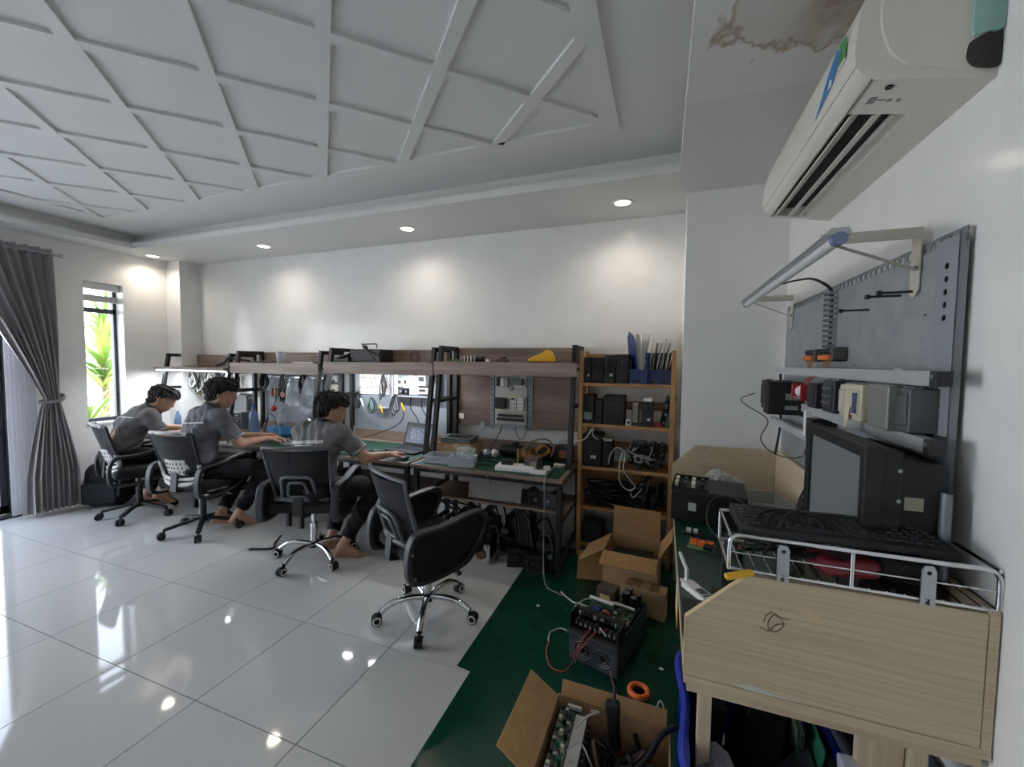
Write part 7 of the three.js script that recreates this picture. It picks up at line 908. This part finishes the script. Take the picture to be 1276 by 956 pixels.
{ // device backing plate between the rails
  const mods = [
    ['servo_drive', 'black servo drive on the wall panel nearest the pillar', 'drive', -2.86, 0.085, 0.17, 0.15, MAT.black, 1.285],
    ['servo_drive', 'black servo drive with two grey stickers on the wall panel', 'drive', -2.64, 0.1, 0.18, 0.18, MAT.darkPlastic, 1.275],
    ['contactor', 'black contactor beside the red and white cylinder', 'contactor', -2.14, 0.1, 0.11, 0.11, MAT.charcoal, 1.36],
    ['black_module', 'black terminal module in the middle of the wall panel row', 'module', -1.98, 0.12, 0.13, 0.1, M(0x2c3038, 0.5), 1.358],
    ['white_module', 'narrow beige controller module in the wall panel row', 'module', -1.835, 0.06, 0.12, 0.1, M(0xbdb9ab, 0.5), 1.358],
    ['beige_controller', 'beige controller with blue stripe and hanging label', 'controller', -1.725, 0.13, 0.125, 0.11, M(0xc4bda8, 0.5), 1.358],
    ['clear_cover_unit', 'controller under a hazy smoked plastic cover', 'controller', -1.585, 0.12, 0.125, 0.09, M(0x8d9089, 0.4), 1.358],
    ['grey_controller', 'dark grey controller at the near end of the wall panel row', 'controller', -1.488, 0.06, 0.125, 0.075, M(0x565a5b, 0.5), 1.358],
  ];
  for (const [n, l, c, z, w, h, d, m, y] of mods) { // front faces -x
    const t = thing(n, l, c, [PX, y, z]); mesh('case', rb(d, h, w, 0.005, -d / 2 - 0.004, h / 2, 0), m, t); mesh('front', rb(0.012, h * 0.7, w * 0.8, 0.004, -d - 0.004, h * 0.5, 0), m, t);
    mesh('terminal_row', Array.from({ length: 6 }, (_, i) => rb(0.02, 0.012, w / 9, 0.002, -d * 0.8, h + 0.002, -w * 0.4 + i * w * 0.16, 1)), MAT.greyPlastic, t); mesh('foot_clip', rb(0.01, 0.012, w * 0.5, 0.002, -0.012, -0.004, 0), MAT.charcoal, t);
    if (n === 'servo_drive') each('sticker', [bx(0.06, 0.035, 0.001, -d * 0.4, h * 0.55, w / 2 + 0.0006), bx(0.06, 0.022, 0.001, -d * 0.4, h * 0.22, w / 2 + 0.0006)], M(0x8f9290, 0.5), t);
    if (n === 'beige_controller') { mesh('blue_stripe', rb(0.004, 0.07, 0.03, 0.001, -d - 0.011, h * 0.5, 0.035), M(0x3a4a78, 0.4), t); mesh('hanging_label', ext([[-0.02, 0], [0.03, 0.01], [0.02, -0.05], [0.01, -0.1], [-0.01, -0.11], [-0.005, -0.05]], 0.001).rotateY(-PI / 2).translate(-d - 0.014, 0.04, -0.02), M(0xd0c9ae, 0.7), t); }
    if (n === 'clear_cover_unit') mesh('cover', rb(d + 0.012, h + 0.012, w + 0.006, 0.006, -d / 2 - 0.006, h / 2, 0), new THREE.MeshPhysicalMaterial({ color: 0xa9aca6, roughness: 0.3, transmission: 0.5, thickness: 0 }), t);
    if (n === 'black_module') mesh('rib', [0, 1, 2].map((i) => bx(0.004, 0.006, w * 0.7, -d - 0.012, h * (0.3 + 0.22 * i), 0)), MAT.greyPlastic, t);
  }
  const v = thing('pneumatic_valve', 'red and white pneumatic cylinder on the wall panel beside the servo drives', 'valve', [PX, 1.37, -2.38]); mesh('barrel', cy(0.028, 0.13).rotateX(PI / 2).translate(-0.07, 0.045, 0), MAT.white, v); each('rod_bar', [0.03, -0.03].map((o) => rod([-0.07 + o, 0.045 + o, -0.07], [-0.07 + o, 0.045 + o, 0.07], 0.005)), MAT.steel, v); each('end_plate', [-0.07, 0.07].map((z) => rb(0.08, 0.08, 0.012, 0.003, -0.07, 0.045, z)), M(0x9c2730, 0.45), v); mesh('mount', rb(0.06, 0.02, 0.1, 0.003, -0.03, 0.0, 0), MAT.greyPaint, v);
  const hb = thing('white_relay_block', 'upright white terminal block with black relay below the cylinder', 'terminal block', [PX, 1.225, -2.24]); mesh('white_block', rb(0.06, 0.12, 0.03, 0.004, -0.07, 0.05, -0.03), MAT.white, hb); mesh('black_block', rb(0.08, 0.1, 0.07, 0.004, -0.06, 0.03, 0.03), MAT.black, hb); mesh('mount', rb(0.05, 0.03, 0.1, 0.003, -0.025, 0.03, 0), MAT.greyPaint, hb);
  one('control_wire', 'red brown wires rising from the valve to the upper rail', 'cable', [0, 1, 2, 3].map((i) => tube([[PX - 0.05, 1.43, -2.42 + i * 0.02], [PX - 0.06, 1.47, -2.43 + i * 0.024], [PX - 0.03, 1.5, -2.4 + i * 0.02]], 0.003, 16, 5)), M(0x9a5a48, 0.5));
  one('control_wire', 'thin black wire sagging from the servo drive to the bench corner', 'cable', tube([[PX - 0.19, 1.37, -2.9], [PX - 0.26, 1.33, -2.93], [PX - 0.23, 1.29, -2.88], [PX - 0.14, 1.22, -2.78], [PX - 0.16, 1.1, -2.84], [PX - 0.1, 1.02, -2.85], [PX - 0.03, 1.02, -2.7], [PX - 0.02, 1.1, -2.45]], 0.003, 70, 6), MAT.cable);
  one('control_wire', 'thick black lead dropping below the lowest rail at the pillar end', 'cable', tube([[PX - 0.04, 1.51, -2.98], [PX - 0.03, 1.35, -2.99], [PX - 0.03, 1.18, -2.97], [PX - 0.05, 1.05, -2.94], [PX - 0.07, 1.01, -2.88]], 0.007, 40), MAT.cable);
  const s = thing('black_switch', 'black bar switch with orange tab at the bottom of the wall panel', 'switch', [PX, 1.07, -2.36]); mesh('bar', rb(0.03, 0.04, 0.26, 0.004, -0.018, 0.02, 0), MAT.black, s); mesh('strip', rb(0.006, 0.008, 0.24, 0.002, -0.035, 0.012, 0), MAT.alu, s); mesh('tab', rb(0.02, 0.03, 0.05, 0.003, -0.02, 0.055, -0.05), MAT.orange, s);
  const k = thing('wall_clip', 'small black clip on the oak bench back board', 'clip', [0.716, 0.93, -2.1]); mesh('clip', rb(0.02, 0.03, 0.05, 0.004, -0.01, 0.015, 0), MAT.black, k);
}
// ---- tube light on triangular brackets (switched off)
for (const [z, l] of [[-1.63, 'pale triangular steel bracket carrying the near end of the tube light'], [-2.93, 'pale triangular steel bracket carrying the far end of the tube light']]) {
  const t = thing('bracket', l, 'bracket', [PX - 0.003, 1.77, z]); mesh('upright', ext([[-0.03, 0.0], [-0.005, -0.012], [0.02, 0.01], [0.02, 0.2], [-0.03, 0.2]], 0.003, 0.0005).rotateY(-PI / 2).translate(0, 0, 0), M(0xc9c5b8, 0.4, 0.3), t); mesh('arm', rb(0.26, 0.035, 0.004, 0.001, -0.13, 0.182, 0.02), M(0xc9c5b8, 0.4, 0.3), t); mesh('brace', bar([-0.225, 0.165, 0.02], [-0.01, 0.07, 0.02], 0.02, 0.004, 0.001), M(0xbdb9ac, 0.4, 0.3), t); mesh('bolt', [cy(0.008, 0.006).rotateZ(PI / 2).translate(-0.006, 0.08, 0.0)], MAT.steel, t);
}
{ const t = thing('tube_light', 'long unlit tube light with aluminium back over the wall panel', 'light', [0.475, 1.93, -2.18]); const L = 1.42;
  mesh('housing', ext([[-0.03, 0.0], [-0.022, 0.02], [0.022, 0.02], [0.03, 0.0]], L, 0.001).translate(0, 0.0, -L / 2), MAT.alu, t); mesh('tube', cy(0.017, L - 0.03, 0, 0, 0, 0.017, 20).rotateX(PI / 2).translate(0, -0.012, 0), M(0xd4d6d6, 0.3), t); each('end_cap', [-1, 1].map((s) => cy(0.019, 0.03, 0, 0, 0, 0.019, 20).rotateX(PI / 2).translate(0, -0.012, s * (L / 2 - 0.01))), M(0x6f7da0, 0.4), t); mesh('reflector', bx(0.07, 0.003, L - 0.02, 0, 0.006, 0), MAT.white, t); }
// ================= AIR CONDITIONER =================
{
  const t = thing('air_conditioner', 'white wall mounted air conditioner over the wall panel', 'air conditioner', [XR, 2.26, -1.93]);
  const z0 = -0.54, z1 = 0.545, wh = M(0xdcd9d0, 0.35), prof = [[0, 0.0], [-0.245, 0.045], [-0.268, 0.062], [-0.285, 0.085], [-0.29, 0.12], [-0.285, 0.2], [-0.262, 0.28], [-0.235, 0.315], [0, 0.32]];
  const rec = [[0, 0.0], [-0.1, 0.0184], [-0.105, 0.078], [-0.235, 0.078], [-0.247, 0.0455], [-0.268, 0.062], [-0.285, 0.085], [-0.29, 0.12], [-0.285, 0.2], [-0.262, 0.28], [-0.235, 0.315], [0, 0.32]];
  const seg = (p, a, b) => toCreasedNormals(ext(p, b - a, 0).translate(0, 0, a), 0.6);
  const soft = (p) => new THREE.CatmullRomCurve3(p.map(([x, y]) => V(x, y, 0)), true, 'catmullrom', 0.35).getPoints(60).map((q) => [q.x, q.y]);
  mesh('casing', [seg(prof, 0.385, z1), seg(rec, z0 + 0.03, 0.385), seg(prof, z0, z0 + 0.03)], wh, t);
  mesh('end_cap', seg(soft([[-0.005, 0.028], [-0.1, 0.04], [-0.17, 0.062], [-0.215, 0.105], [-0.236, 0.17], [-0.238, 0.23], [-0.225, 0.3], [-0.1, 0.306], [-0.005, 0.305]]), z1, z1 + 0.01), wh, t);
  mesh('pipe_notch', seg(soft([[-0.004, 0.02], [-0.05, 0.026], [-0.066, 0.05], [-0.062, 0.085], [-0.04, 0.098], [-0.004, 0.108]]), z1 + 0.0103, z1 + 0.013), M(0x3c3a38, 0.8), t);
  mesh('insulation', seg(soft([[-0.003, 0.112], [-0.03, 0.103], [-0.056, 0.1], [-0.06, 0.13], [-0.06, 0.22], [-0.058, 0.3], [-0.003, 0.3]]), z1 + 0.0103, z1 + 0.02), MAT.teal, t);
  mesh('outlet', bb(-0.234, -0.106, 0.0745, 0.0775, z0 + 0.03, 0.385), M(0x1b1d26, 0.6), t);
  const lv = (w, x, y, a) => ext([[-w, -0.002], [w, 0.001], [w, 0.004], [-w, 0.002]], 0.88, 0.0005).rotateZ(a).translate(x, y, z0 + 0.035);
  each('louver', [lv(0.02, -0.222, 0.05, 0.5), lv(0.012, -0.172, 0.034, 0.1), lv(0.006, -0.135, 0.026, 0)], wh, t);
  mesh('front_crease', bb(-0.2875, -0.284, 0.086, 0.0885, z0, z1), M(0xb9b7ae, 0.5), t);
  mesh('front_seam', bb(-0.2515, -0.249, 0.044, 0.05, z0, z1), M(0x77756f, 0.6), t);
  mesh('sensor', cy(0.009, 0.006, -0.2, 0.036, z1 - 0.03), MAT.black, t);
  mesh('indicator', [rb(0.02, 0.002, 0.03, 0.0005, -0.215, 0.0385, z1 - 0.09), rb(0.012, 0.002, 0.012, 0.0005, -0.175, 0.0312, z1 - 0.09), rb(0.008, 0.002, 0.014, 0.0005, -0.155, 0.0275, z1 - 0.09)].map((g) => g), M(0x8d8d88, 0.5), t);
  mesh('indicator_dot', [0, 1, 2].map((i) => cy(0.002, 0.002, -0.2 + i * 0.007, 0.036 - i * 0.0013, z1 - 0.09)), MAT.black, t);
  // stickers on the front
  mesh('blue_sticker', ext([[-0.08, 0], [0.06, 0.03], [0.13, 0.09], [0.09, 0.11], [0.02, 0.075]], 0.0008).rotateY(-PI / 2).translate(-0.2908, 0.11, z1 - 0.22), M(0x2f79b4, 0.4), t);
  mesh('white_sticker', ext([[0.03, 0.03], [0.06, 0.03], [0.06, 0.045], [0.045, 0.055]], 0.0008).rotateY(-PI / 2).translate(-0.2916, 0.11, z1 - 0.22), MAT.white, t);
  mesh('green_sticker', ext([[0, 0], [0.045, 0], [0.05, 0.055], [0.0, 0.06]], 0.0008).rotateZ(0).rotateY(-PI / 2).translate(-0.2905, 0.16, z1 - 0.11), M(0x3f9440, 0.4), t);
  mesh('sticker_edge', ext([[-0.02, -0.014], [0.05, -0.01], [0.045, 0.0], [0.0, 0.0]], 0.0008).rotateY(-PI / 2).translate(-0.2905, 0.16, z1 - 0.11), MAT.white, t);
}
scene.traverse((o) => { if (o.isMesh) { o.castShadow = true; o.receiveShadow = true; } });
renderer.render(scene, camera);
